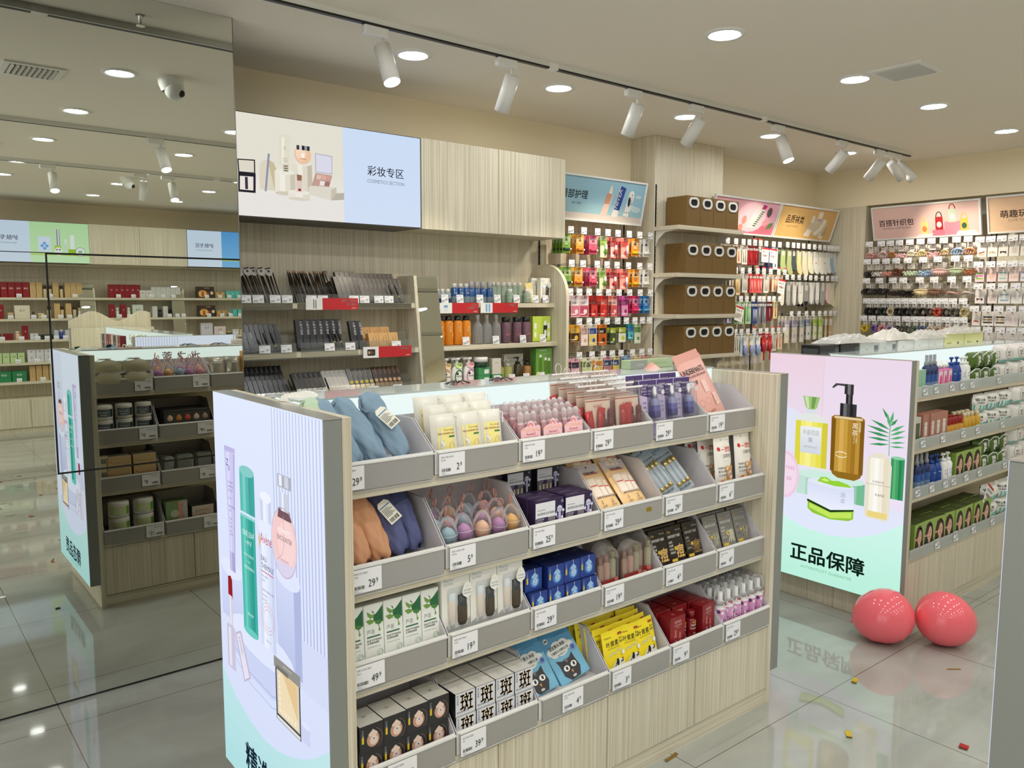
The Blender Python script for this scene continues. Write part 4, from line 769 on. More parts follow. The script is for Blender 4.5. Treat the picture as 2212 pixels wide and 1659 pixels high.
s = Slot(5, 1); s.bin('6.9', 'bin of bear printed towel pouches, second shelf', seed=1)
p = bearpouch()
for x, y, l in ((-.05, .04, 'front left'), (.085, .045, 'front right'), (-.07, .1, 'second left'), (-.085, .15, 'third left'), (-.1, .2, 'rearmost left')): s.put(p, x, y, .004, l+' white towel pouch printed with a bear', 'bear towel pouches', .1)
# third shelf
s = Slot(0, 2); s.bin('49.9', 'bin of aloe cream boxes, left end of third shelf', seed=0); cells(s, aloebox(), (-.119, -.0595, 0, .0595, .119), (.05,), 'white aloe box with green leaf print', 'aloe boxes', .05)
s = Slot(1, 2); s.bin('19.9', 'bin of windowed cream gift sets, third shelf', seed=1); cells(s, setbox(), (-.1, 0, .1), (.05,), 'cream gift set box with cut-out window', 'cream gift sets', .03)
s = Slot(2, 2); s.bin('29.9', 'bin of blue cream boxes, third shelf', seed=2)
p = jarbox(M((26, 44, 110), .3), M((22, 34, 84), .35), M((34, 62, 140), .3), M((70, 124, 196), .2), M((150, 190, 226), .2), .068, .0695); X4 = (-.108, -.036, .036, .108)
for j, y in enumerate((.042, .112)):
    for i, x in enumerate(X4):
        yy = y+(.03 if i == 0 and j == 0 else 0)
        s.put(p, x, y, 0, 'lower %s row, %s blue jar box' % (('front', 'rear')[j], nth(i, 4)), 'blue jar boxes')
        s.put(p, x-(.008 if i == 0 else 0), y+(.018 if i == 0 and j == 0 else .003*i),   .07, 'upper %s row, %s blue jar box' % (('front', 'rear')[j], nth(i, 4)), 'blue jar boxes')
s = Slot(3, 2); s.bin('19.9', 'bin of clear domed bottle packs, third shelf', seed=3)
p = domeset()
for x, y, l, r in ((-.096, .032, 'front left', .0), (.02, .032, 'front middle', .0), (-.075, .068, 'second row left', .05), (.03, .068, 'second row middle', -.05), (.098, .06, 'right, turned sideways', -.7), (-.05, .104, 'third row left', 0), (.055, .11, 'third row right', -.3), (.0, .14, 'rearmost', 0)):
    s.put(p, x, y, .004, l+' clear domed pack of three bottles', 'domed bottle packs', .03, 0, r)
for k_, bk, nm, pr in ((4, True, 'black', 4), (5, False, 'grey', 1)):
    s = Slot(k_, 2); s.bin('4.9', 'bin of %s face mask sachets priced 4.9' % nm, seed=pr); cells(s, sachet(bk), (-.094, 0, .094), (.045, .066, .087, .108, .129, .15), nm+' face mask sachet with gold character', nm+' mask sachets', .3, 0, .004, .003)
# bottom shelf
s = Slot(0, 3); s.bin('79.9', 'bin of black cream boxes, left end of bottom shelf', seed=1, tx=-.07)
p = jarbox(M((34, 34, 36), .35), M((196, 194, 184), .45), M((44, 42, 42), .3), M((196, 150, 130), .3), M((232, 206, 190), .3), .07, .073, .09, 'black')
for j, zn in enumerate(('lower', 'upper')):
    for i, x in enumerate(X4): s.put(p, x, .056-.006*j+.004*i, .0736*j, '%s row, %s black cream box with white top' % (zn, nth(i, 4)), 'black cream boxes')
s = Slot(1, 3); s.bin('39.9', 'bin of white boxes with gold characters, bottom shelf', seed=2); p = banbox()
for y, rn in ((.045, 'front'), (.115, 'rear')):
    for j, zn in enumerate(('lower', 'upper')):
        for i, x in enumerate(X4): s.put(p, x, y+.003*j, .0676*j, '%s %s row, %s white box with gold character' % (zn, rn, nth(i, 4)), 'white spot cream boxes')
s = Slot(2, 3); s.bin('4.9', 'bin of blue cat printed pore masks, bottom shelf', seed=3, tx=-.06); p = catmask()
for c_, (x, y, z, ry, n, l, ln) in enumerate(((-.078, .055, .004, -.12, 3, 'front left stack', .62), (.066, .06, .008, -.2, 3, 'front right stack', .62), (-.06, .15, .05, -.1, 3, 'rear left stack', .5), (.05, .15, .06, -.16, 3, 'rear right stack', .5))):
    for k in range(n): s.put(p, x, y+.012*k, z+.004*k, '%s blue cat pore mask in the %s' % (nth(k, n, 'front'), l), 'blue cat pore masks', ln, ry)
s = Slot(3, 3); s.bin('3.9', 'bin of yellow steam eye masks, bottom shelf', seed=0); p = yellowmask()
for j in range(6):
    for i, x in enumerate((-.085, .005, .092)): s.put(p, x-.012*j+RN.uniform(-.01, .01), .035+.026*j, .006*j, '%s row, %s yellow steam eye mask' % (nth(j, 6, 'front'), nth(i, 3)), 'yellow steam eye masks', .2+RN.uniform(-.06, .06), RN.uniform(-.06, .06))
s = Slot(4, 3); s.bin('9.9', 'bin of red skincare boxes, bottom shelf', seed=1); p = kansbox(); q = kansbottle()
s.put(p, -.088, .04, 0, 'front left red skincare box, bottom shelf', 'red skincare boxes'); s.put(p, .098, .05, 0, 'front right red skincare box, bottom shelf', 'red skincare boxes', 0, 0, .1)
for x, y, l in ((-.016, .06, 'left small'), (.028, .05, 'right small')): s.put(q, x, y, 0, l+' red toner bottle between red boxes', 'red toner bottles')
for j, y in enumerate((.105, .16)):
    for i, x in enumerate((-.092, 0, .092)): s.put(p, x, y, 0, '%s row, %s red skincare box behind the bottles' % (('middle', 'rear')[j], nth(i, 3)), 'red skincare boxes')
s = Slot(5, 3); s.bin('29.9', 'bin of pink foam cleanser bottles, right end of bottom shelf', seed=2); p = foambottle()
for j, y in enumerate((.035, .085, .135)):
    for i in range(6): s.put(p, -.122+.0485*i, y, 0, '%s row, %s pink foam cleanser bottle' % (('front', 'middle', 'rear')[j], nth(i, 6)), 'pink foam cleansers', 0, 0, RN.uniform(-.5, .5))
# ---- the far side of the near counter, seen in the mirror
def wipes():
    w, h, d = .13, .066, .1; m = MB(); A = M((196, 190, 160), .4); G = M((92, 92, 48), .4)
    m.grid(lambda u, v: (w*(u-.5)*(1+.12*math.cos(2*PI*v)*0), -d/2*math.cos(PI*(v-.5)*.0)-.0*v+d*(0)-.012*math.sin(PI*u)*math.sin(PI*v)-d/2+.02, h*v*(.75+.25*math.sin(PI*u))), 10, 8, A)
    m.grid(lambda u, v: (w*(u-.5), -d/2+.02+(d-.02)*v, h*(.75+.25*math.sin(PI*u))*(1-.12*v*v)), 10, 6, G); m.box(-w/2+.004, -d/2+.02, 0, w/2-.004, d/2, h*.7, A)
    for sx in (-1, 1): m.prism([(-.03, h*.36), (d/2, h*.36), (d/2, h*.4), (-.03, h*.4)], 'x', sx*w/2, sx*(w/2+.014), M((206, 196, 160), .35))
    return P('wet_wipes_pack', 'wet wipes', m).part('lid', MB().box(-.03, -.02, h*.98, .03, .03, h*1.06, M((214, 214, 206), .35), .004))
def tub(c1, c2, r=.042, h=.075):
    W_ = M((228, 226, 218), .4); m = MB().lathe([(r*.94, 0, W_), (r, .004, W_), (r, h-.008, W_), (r*.97, h, W_), (r*.6, h+.003, W_)], W_, 24); f = curved(m, r+.0002); f.rect(-r*1.05, h*.2, r*2.1, h*.55, c1, 14, 1); f.rect(-r*1.05, h*.2, r*.5, h*.55, c2, 5, 1); f.text('Cotton Swab', .012, h*.48, .011, WHITE, 'c', 0, 0, .8); f.text('清洁棉签', .012, h*.3, .008, WHITE, 'c'); return P('cotton_swab_tub', 'cotton tub', m)
G = 'goods on the mirrored side of the near counter'
s = Slot(0, 0, True); s.bin('7.9', 'mirrored bin of olive wet wipes packs priced 7.9', seed=1); p = wipes()
for i, x in enumerate((.07, -.075)):
    for j in range(2): s.put(p, x, .075, .067*j, ('lower ', 'upper ')[j]+('left', 'right')[i]+' olive wet wipes pack in the mirrored bin', 'wet wipes packs')
s = Slot(1, 0, True); s.bin('5.9', 'mirrored bin of capsule sponge eggs priced 5.9', seed=2, up=.055); eggs(s, [(226, 160, 170), (190, 140, 190), (158, 190, 204), (236, 186, 112), (190, 140, 190), (240, 196, 164)], 'mirrored bin')
s = Slot(2, 0, True); s.bin('9.9', 'mirrored bin of crinkled silver packs', seed=2)
m, fr = pouch(.1, .12, .025, M((190, 186, 178), .18, .7)); p = P('silver_foil_pack', 'foil pack', m)
for i, x in enumerate((.09, .0)): s.put(p, x, .06, .004, ('left', 'right')[i]+' crinkled silver foil pack in the mirror', 'silver foil packs', .2, 0, .3*i)
m, fr = carton(.08, .06, .075, M((226, 160, 52), .4)); p = P('orange_carton', 'box', m)
for j in range(2): s.put(p, -.095, .06, .076*j, ('lower', 'upper')[j]+' orange box at the mirror edge', 'orange boxes in the mirror')
s = Slot(0, 1, True); s.bin('9.9', 'mirrored bin of round cotton swab tubs, second shelf', seed=0); p = tub(M((92, 104, 112), .4), M((30, 32, 40), .4))
for i, x in enumerate((.1, .0, -.1)):
    for j in range(2): s.put(p, x, .055+.012*i, .0785*j, ('lower ', 'upper ')[j]+nth(i, 3)+' grey labelled swab tub in the mirror', 'grey cotton swab tubs')
s = Slot(1, 1, True); s.bin('19.9', 'mirrored bin of boxed sponge sets, second shelf', seed=1)
m = MB(); m.box(-.125, -.03, 0, .125, .03, .1, M((34, 32, 34), .35), .001); front(m, -.03).rect(-.118, .028, .236, .06, M((60, 58, 58), .1)); front(m, -.0301).text('BEAUTY SPONGE 美妆蛋', -.09, .008, .012, M((226, 216, 200)))
p = P('sponge_set_box', 'sponge set', m)
for x, c in ((-.095, (176, 150, 124)), (-.048, (226, 190, 176)), (0, (206, 90, 66)), (.047, (206, 140, 60)), (.094, (226, 190, 160))): p.part('sponge', MB().lathe([(.0001, -.024), (.018, -.014), (.0215, 0), (.014, .018), (.0001, .028)], M(c, .8), 14, (x, -.022, .058), 1, .6, cap=False))
for j in range(3): s.put(p, -.01, .045+.063*j, 0, nth(j, 3, 'front')+' black sponge set box in the mirror', 'black sponge set boxes')
s = Slot(0, 2, True); s.bin('9.9', 'mirrored bin of kraft boxes, third shelf', seed=2)
m, fr = carton(.115, .08, .066, M((206, 176, 126), .5), None, M((214, 210, 200), .4)); fr.ring(-.036, .03, .009, .001, INK); fr.text('COTTON PADS', -.022, .028, .008, INK); fr.rect(.036, .036, .012, .004, M((190, 70, 40))); p = P('cotton_pad_carton', 'box', m)
for i, x in enumerate((.045, -.08)): s.put(p, x, .06, .0, ('left', 'right')[i]+' kraft cotton pad box in the mirror', 'kraft cotton pad boxes'); s.put(p, x, .06, .0665, ('upper left', 'upper right')[i]+' kraft cotton pad box in the mirror', 'kraft cotton pad boxes')
m, fr = carton(.05, .05, .07, M((206, 196, 170), .5), None, M((206, 204, 196), .4)); fr.bars(-.016, .03, .028, .025, INK, 10); p = P('small_carton', 'box', m)
for j in range(2): s.put(p, .125, .05, .0705*j, ('lower', 'upper')[j]+' small box by the counter post in the mirror', 'small boxes in the mirror')
disc_ = P('puff_pack', 'puff pack', MB().lathe([(.06, -.02, M((190, 184, 168), .8)), (.064, -.01, M((190, 184, 168), .8)), (.064, .01, M((190, 184, 168), .8)), (.058, .02, M((196, 190, 176), .8))], M((190, 184, 168), .8), 24, X=Matrix.Rotation(PI/2, 4, 'X')))
s.put(disc_, -.06, .17, .145, 'speckled round puff behind the kraft boxes in the mirror', None, .2)
s = Slot(1, 2, True); s.bin('9.9', 'mirrored bin of clear sponge tubs, third shelf', seed=3)
m = MB().box(-.05, -.03, 0, .05, .03, .1, GL((226, 230, 224), .7), .014); p = P('clear_sponge_case', 'sponge case', m)
for x, z in ((-.022, .026), (.022, .026), (-.022, .072), (.022, .072)): p.part('sponge', MB().ball((x, -.008, z), (.02, .02, .02), M((120, 128, 100), .8), 12, 8))
for x, y, l, r in ((.115, .06, 'left, turned sideways', 1.2), (.01, .06, 'middle', .1), (-.1, .07, 'right', 0), (-.04, .15, 'rear', 0)): s.put(p, x, y, 0, l+' clear sponge case in the mirror', 'clear sponge cases', .1, 0, r)
s = Slot(0, 3, True); s.bin('12.9', 'mirrored bin of green cotton swab tubs, bottom shelf', seed=0); p = tub(M((206, 216, 160), .4), M((104, 160, 60), .4), .052, .08)
for i, x in enumerate((.06, -.065)):
    for j in range(2): s.put(p, x, .07+.01*i, .0835*j, ('lower ', 'upper ')[j]+('left', 'right')[i]+' green cotton swab tub in the mirror', 'green cotton swab tubs')
s.put(disc_, .1, .16, .08, 'speckled round puff behind green tubs in the mirror', None, .1)
s = Slot(1, 3, True); s.bin('15.9', 'mirrored bin of compress boxes, bottom shelf', seed=1)
m, fr = carton(.115, .08, .13, M((120, 146, 96), .35), M((130, 156, 104), .3), M((70, 90, 56), .4)); fr.rect(-.056, .002, .03, .126, M((190, 190, 180))); fr.rect(-.026, .002, .018, .126, M((226, 150, 150))); fr.text('WET COMPRESS', -.036, .12, .014, M((200, 110, 110)), rot=-PI/2); fr.circ(.012, .06, .022, M((196, 206, 176))); s.put(P('compress_box', 'box', m), .08, .06, 0, 'tall green and pink compress box in the mirror')
m, fr = carton(.12, .08, .085, M((60, 62, 56), .35), M((206, 190, 176), .35), M((50, 52, 48), .35)); fr.text('COMPRESS', 0, .05, .018, M((150, 110, 100)), 'c'); fr.text('压缩面膜', 0, .03, .01, M((170, 110, 110)), 'c'); s.put(P('compress_box', 'box', m), -.06, .06, 0, 'short dark topped compress box in the mirror')
# ---- on top of the near counter
def crumple(w, d, h, mat, seed, n=16):
    r = random.Random(seed); q = [(r.uniform(2, 9), r.uniform(2, 9), r.uniform(0, 6)) for _ in range(6)]; m = MB()
    def f(u, v):
        e_ = max(0, math.sin(PI*u))**.5*max(0, math.sin(PI*v))**.5; zz = sum(math.sin(a*u*3+b*v*3+c) for a, b, c in q)/6
        return (w*(u-.5)*(1+.12*math.sin(7*v+seed)), d*(v-.5)*(1+.14*math.sin(6*u+seed)), .0005+h*e_*(.62+.5*zz))
    m.grid(f, n, n, mat, False); return m
TIS = M((226, 224, 216), .85)
tag(obj('tissue', MB().add([(v[0]+.96, v[1]+2.14, v[2]+1.3365) for v in crumple(.11, .075, .03, TIS, 4).v], crumple(.11, .075, .03, TIS, 4).f, TIS)), 'crumpled white tissue on the top of the near counter', 'tissue')
m, fr = carton(.26, .05, .035, M((176, 196, 156), .3)); fr.rect(-.13, .0005, .1, .034, M((150, 156, 150), .3)); fr.text('NOVA', -.09, .012, .014, M((196, 200, 196))); fr.rect(.02, .018, .07, .002, M((130, 160, 110))); p = P('flat_carton', 'box', m)
p.put((2.49, 2.19, 1.3465), 'flat green and silver carton lying on the counter header')
g = MB(); r_ = random.Random(3)
for k in range(26): a = r_.uniform(0, 6.3); g.tube([(0, 0, .004), (.02*math.cos(a), .012*math.sin(a), .012), (.05*math.cos(a), .03*math.sin(a), .003)], .0012, M((60, 52, 44), .5), 4)
for x, l in ((1.44, 'left dark hair tuft lying on the header glass of near counter'), (1.62, 'right dark hair tuft lying on the header glass of near counter')): o = obj('hair_tuft', g); o.location = (x+.06, 2.13, 1.3465); tag(o, l, 'hair accessory', 'hair tufts on the header')
# ================================================================ price tags on their own
PT = {}
def ptag(price, loc, label, rz=0, w=.055, h=.042, lean=-.12, red=False, grp='small price tags on the shelf edges'):
    k = (price, w, red)
    if k not in PT:
        m = MB().box(-w/2, -.0015, 0, w/2, 0, h, WHITE); tagart(front(m, -.0016, 0, -w/2), w, h, price, len(PT), red); PT[k] = P('price_tag', 'price tag', m)
    return PT[k].put(loc, label, grp, rz, (lean, 0, 0))
# ================================================================ the second counter
G2 = counter('far', 'wooden display counter with backlit green and pink authenticity poster', (3.87, 2.136, 0), 2.44, 5, poster_b, [('洗护用品', .22, .056, 0)], [], ((1.105, 1.135, .285), (.854, .883, .336), (.611, .638, .345)), grp='wooden display counters')
for z, d, x1 in ((1.135, .285, 6.2), (.883, .336, 6.2), (.638, .345, 6.2), (.345, .384, 6.2)):
    obj('acrylic_front', MB().box(.078, -d-.004, z-.006, x1-3.87, -d-.001, z+.05, ACR), G2, 'clear acrylic shelf front')
def bottle(name, cat, prof, mat, art=None, parts=(), n=16, sx=1, sy=1):
    m = MB().lathe(prof, mat, n, (0, 0, 0), sx, sy)
    if art: art(m)
    p = P(name, cat, m)
    for nm, pr, mt in parts: p.part(nm, MB().lathe(pr, mt, n) if isinstance(pr, list) else pr)
    return p
def pumphead(mt, z, r=.011, reach=.035):
    return MB().lathe([(r*1.5, z), (r*1.5, z+.012), (r*.45, z+.014), (r*.45, z+.03), (r, z+.031), (r, z+.042)], mt, 12).tube([(0, 0, z+.038), (-reach*.7, -.004, z+.04), (-reach, -.006, z+.034)], .0045, mt, 6)
NB = M((30, 52, 100), .15); CB = GL((150, 180, 214), .4); SV = M((150, 154, 158), .35)
spray = bottle('spray_bottle', 'spray bottle', [(.02, 0, CB), (.021, .005, CB), (.021, .06, CB), (.021, .061, M((84, 130, 190), .15)), (.021, .1, M((50, 90, 160), .15)), (.021, .135, NB), (.012, .147, NB)], CB, None, [('spray_head', [(.012, .147), (.012, .165), (.008, .168), (.008, .2), (.006, .203)], SV)])
def pinkart(m): f = front(m, -.0235); f.rect(-.019, .03, .038, .08, M((240, 226, 230))); f.poly([(-.01, .04), (.014, .04), (.016, .075), (.004, .095), (-.006, .08)], M((226, 70, 140))); f.circ(-.006, .042, .008, M((214, 60, 60))); f.circ(.01, .044, .007, M((226, 90, 70)))
pk = MB().box(-.023, -.0235, 0, .023, .0235, .12, M((232, 140, 190), .15), .004); pinkart(pk); pinkspray = P('body_mist', 'spray bottle', pk).part('spray_head', MB().lathe([(.012, .12, CHROME), (.012, .14, CHROME), (.007, .142, WHITE), (.007, .165, WHITE)], CHROME, 12))
def bluart(m): f = curved(m, .0272); f.poly([(-.016, .02), (.016, .02), (.018, .05), (.0, .075), (-.018, .05)], M((70, 110, 176))); f.rect(-.016, .02, .032, .012, M((226, 120, 150)), 4, 1); f.text('Vaseline', 0, .085, .01, WHITE, 'c')
BL_ = M((24, 70, 150), .25); bluepump = bottle('lotion_pump', 'lotion bottle', [(.026, 0), (.027, .006), (.027, .1), (.018, .13), (.013, .136)], BL_, bluart, [('pump', pumphead(BL_, .136), BL_)])
def whart(m): f = curved(m, .0262); [f.poly([(0, .075), (.014*math.cos(a)-.004*math.sin(a), .075+.014*math.sin(a)+.004*math.cos(a)), (.02*math.cos(a), .075+.02*math.sin(a)), (.014*math.cos(a)+.004*math.sin(a), .075+.014*math.sin(a)-.004*math.cos(a))], M((84, 62, 150))) for a in (.2, 1.4, 2.6, 3.7, 5.0)]; f.text('莹润身体乳', 0, .035, .008, M((100, 90, 160)), 'c'); f.rect(-.012, .02, .024, .01, M((190, 190, 214)), 3, 1)
whitepump = bottle('lotion_pump', 'lotion bottle', [(.025, 0), (.026, .006), (.026, .115), (.018, .128), (.013, .132)], WHITE, whart, [('pump', pumphead(WHITE, .132), WHITE)])
mint, fr = carton(.045, .05, .13, M((150, 200, 170), .35)); fr.text('SPRAY', 0, .02, .008, M((226, 244, 232)), 'c'); mint = P('mint_carton', 'box', mint)
def nappouch(c1, c2, white=True):
    m, fr = pouch(.135, .095, .05, c1, None, .0, 10); fr.rect(-.066, .003, .13, .028, c2, 6, 3)
    fr.rect(-.02, .012, .055, .064, M((226, 228, 220), .45), 5, 5); fr.text('I DARE 日用', -.014, .05, .011, INK, 'l', .01, 0, .85); fr.rect(.004, .024, .026, .014, INK, 3, 2)
    return P('pad_pouch', 'sanitary pads', m).part('string', MB().tube([(-.06, -.03, .07), (-.03, -.052, .1), (.0, -.06, .098), (.03, -.055, .085), (.035, -.055, .05)], .003, WHITE))
gpouch = nappouch(M((82, 112, 44), .3), M((24, 38, 26), .3))
def pantspack(c):
    m, fr = pouch(.16, .105, .05, M((232, 230, 222), .4), None, .0, 10); fr.rect(-.078, .004, .156, .042, c, 8, 4)
    fr.poly([(-.05+.045*math.cos(a)*(1+.08*math.cos(5*a)), .07+.026*math.sin(a)*(1+.1*math.cos(5*a))) for a in [k*PI/12 for k in range(24)]], M((240, 240, 236))); fr.text('安心裤', -.05, .07, .017, INK, 'c', .02); fr.text('超薄安全', -.05, .054, .011, INK, 'c'); fr.circ(.03, .034, .016, M((206, 60, 116))); fr.text('5片', .03, .03, .011, WHITE, 'c'); fr.poly([(.06, .05), (.066, .062), (.072, .05), (.06, .058), (.072, .058)], M((226, 206, 60)))
    return P('pants_pad_pack', 'sanitary pants', m)
teal = pantspack(M((96, 190, 178), .35))
def whitepack():
    m, fr = pouch(.2, .11, .06, M((236, 232, 226), .45), None, 0, 10); fr.poly([(-.05, .04), (.0, .04), (.0, .075), (-.025, .09), (-.05, .075)], M((240, 240, 236))); fr.ring(-.025, .062, .032, .0015, INK); fr.text('安睡', -.025, .062, .016, INK, 'c'); fr.text('裤型', -.025, .045, .014, INK, 'c'); fr.line([(.05, .005), (.056, .04), (.046, .07), (.052, .105)], .014, M((232, 150, 150))); fr.rect(-.09, .004, .13, .02, M((140, 206, 196)), 5, 2); return P('night_pants_pack', 'sanitary pants', m)
wpack = whitepack()
rose, fr = carton(.07, .06, .16, M((176, 120, 104), .4)); fr.rect(-.018, .05, .03, .07, M((228, 222, 212))); fr.text('FORN', -.003, .1, .007, INK, 'c'); [fr.rect(-.012, .06+.01*k, .018, .002, M((150, 140, 130))) for k in range(3)]; rose = P('rose_carton', 'box', rose)
GD = GL((206, 150, 40), .35); GDS = M((196, 140, 36), .15)
redcap = bottle('hair_oil', 'hair oil bottle', [(.022, 0), (.023, .005), (.023, .07), (.015, .078)], GDS, None, [('cap', [(.018, .076), (.019, .078), (.019, .115), (.017, .117)], M((150, 20, 22), .25))], 12, 1, 1)
goldb = bottle('hair_oil', 'hair oil bottle', [(.02, 0), (.021, .004), (.021, .045), (.021, .046), (.021, .09), (.013, .1)], M((206, 160, 50), .15), lambda m: curved(m, .0212).rect(-.018, .012, .036, .03, M((150, 186, 90)), 5, 1), [('cap', [(.0125, .1), (.013, .122), (.012, .124)], M((232, 220, 186), .35))])
darkbox, fr = carton(.06, .05, .15, M((206, 206, 196), .4)); fr.rect(-.02, .03, .04, .09, M((90, 100, 80))); fr.poly([(-.028, .002), (.028, .002), (.028, .06), (0, .03)], M((90, 150, 60))); darkbox = P('shampoo_carton', 'box', darkbox)
def dye(v):
    m, fr = carton(.115, .07, .165, M((120, 150, 60), .4), M((150, 178, 84), .35), M((70, 80, 40), .4)); HR = M(((52, 36, 28), (42, 32, 32), (60, 40, 30))[v]); SK = M((222, 178, 152))
    fr.circ(0, .085, .045, HR, .068, 22); fr.poly([(-.045, .09), (-.05, .02), (.05, .02), (.045, .09)], HR); fr.circ(.004, .092, .026, SK, .036, 20); fr.rect(-.008, .045, .024, .02, SK); fr.poly([(-.03, .12), (-.02, .135), (.02, .138), (.036, .11), (.03, .13), (0, .15), (-.034, .14)], HR); fr.poly([(-.024, .12), (.004, .13), (-.02, .09), (-.028, .07)], HR)
    for x in (-.008, .014): fr.circ(x, .096, .005, M((40, 30, 30)), .002, 8); fr.rect(x-.006, .103, .012, .0018, HR)
    fr.poly([(.002, .094), (.006, .082), (-.001, .082)], M((206, 156, 130))); fr.circ(.003, .074, .007, M((196, 70, 84)), .003, 10); fr.circ(-.036, .085, .012, M((226, 150, 160)), .006, 10)
    fr.text('染发膏 烫发剂', -.045, .018, .012, M((226, 232, 206)), 'l', .01); fr.rect(.02, .006, .03, .022, M((226, 226, 216))); return P('hair_dye_box', 'hair dye', m)
dyes = [dye(v) for v in range(3)]; YF = 1.851; fc = 'second counter'
def run(p, xs, y, z, desc, grp, dz=0, j=.003):
    for i, x in enumerate(xs): (p[i % len(p)] if isinstance(p, list) else p).put((x, y+RN.uniform(-j, j), z), nth(i, len(xs))+' '+desc, grp, RN.uniform(-.08, .08))
z = 1.1355
run(mint, (4.225, 4.275), 1.895, z, 'mint green carton, top shelf of second counter', 'mint cartons'); run(mint, (4.225, 4.275), 1.95, z, 'mint green carton in the rear row, second counter', 'mint cartons')
run(spray, (4.33, 4.38, 4.425), 1.89, z, 'blue spray bottle with grey head, top shelf', 'blue spray bottles'); run(pinkspray, (4.475, 4.535, 4.59), 1.895, z, 'pink body mist bottle, top shelf', 'pink body mists')
run(bluepump, (4.65, 4.715), 1.895, z, 'blue lotion pump, top shelf of second counter', 'blue lotion pumps'); run(whitepump, (4.78, 4.84), 1.895, z, 'white lotion pump with violet flower, top shelf', 'white lotion pumps')
for j, nm in enumerate(('lower', 'upper')): run(gpouch, (4.96+.03*j, 5.1+.02*j, 5.24), 1.93, z+.094*j, nm+' green pad pouch, top shelf of second counter', 'green pad pouches'); run(wpack, (5.44, 5.66, 5.88), 1.94, z+.108*j, nm+' white pants pack, top shelf of second counter', 'white pants packs')
z = .8835
run(darkbox, (4.13,), 1.85, z, 'grey and green carton beside rose boxes, second shelf', 'green cartons'); run(rose, (4.2, 4.272, 4.344, 4.416), 1.845, z, 'rose brown carton with white label', 'rose cartons')
for r_, y in (('front', 1.835), ('rear', 1.885)): run(redcap, (4.485, 4.535, 4.585, 4.635), y, z, r_+' row gold hair oil with dark red cap', 'red capped hair oils'); run(goldb, (4.7, 4.755, 4.81, 4.865), y, z, r_+' row gold hair oil with cream cap', 'cream capped hair oils')
for j, nm in enumerate(('lower', 'upper')): run(teal, (4.99, 5.16, 5.33), 1.88, z+.1*j, nm+' teal and white pants pack, second shelf', 'teal pants packs'); run(wpack, (5.54, 5.75, 5.96), 1.88, z+.108*j, nm+' white pants pack, second shelf', 'white pants packs')
z = .6385
run(spray, (4.15, 4.2, 4.255), 1.83, z, 'blue spray bottle with grey head, third shelf', 'blue spray bottles'); run(bluepump, (4.32, 4.385), 1.83, z, 'blue lotion pump, third shelf of second counter', 'blue lotion pumps'); run(whitepump, (4.45, 4.51), 1.83, z, 'white lotion pump with violet flower, third shelf', 'white lotion pumps')
run(dyes, (4.61, 4.727, 4.844), 1.84, z, 'green hair dye box with a portrait, third shelf', 'hair dye boxes')
for j, nm in enumerate(('lower', 'upper')): run(gpouch, (4.99, 5.13, 5.27), 1.87, z+.094*j, nm+' green pad pouch, third shelf of second counter', 'green pad pouches'); run(wpack, (5.5, 5.72), 1.87, z+.108*j, nm+' white pants pack, third shelf', 'white pants packs')
z = .3455
run(dyes, [4.065+.1175*k for k in range(8)], 1.795, z, 'green hair dye box with a portrait, bottom shelf', 'hair dye boxes'); run(dyes, [4.065+.1175*k for k in range(8)], 1.867, z, 'green hair dye box in the rear row, bottom shelf', 'hair dye boxes')
for j, nm in enumerate(('lower', 'upper')): run(teal, (5.11, 5.29, 5.47), 1.84, z+.1*j, nm+' teal and white pants pack, bottom shelf', 'teal pants packs')
for lvl, (zz, yf, xs) in enumerate(((1.137, 1.845, (4.24, 4.37, 4.56, 4.69, 4.82, 5.2)), (.885, 1.794, (4.13, 4.36, 4.61, 4.8, 5.15)), (.64, 1.785, (4.08, 4.24, 4.4, 4.5, 4.66, 4.84, 5.2)), (.347, 1.746, (4.25, 4.47, 4.7, 4.96, 5.24)))):
    for i, x in enumerate(xs): ptag(('29.9', '19.9', '39.9')[i % 3], (x, yf, zz), '%s price tag on the %s of second counter' % (nth(i, len(xs)), LN[lvl]), 0, .05, .05)
def promo(loc, label, rz=0, rot=0, t1='新品上市', t2='特惠价', w=.1, h=.1):
    m = MB().box(-w/2, -.001, -h, w/2, 0, 0, WHITE); f = front(m, -.0011, -h); f.rect(-w/2, h*.88, w, h*.12, M((200, 36, 40))); f.text(t1, -w*.38, h*.66, h*.16, INK, 'l', .02); f.text(t2, 0, h*.36, h*.22, M((200, 60, 60)), 'c', .02); f.text('NEW ITEM', 0, h*.16, h*.1, INK, 'c')
    return P('promo_card', 'promo card', m).put(loc, label, 'white promo cards with red edge', rz, (0, rot, 0))
promo((4.94, 1.76, .575), 'tilted white promo card with red edge on the second counter', 0, .55, '会员专享', '特惠价', .1, .12)
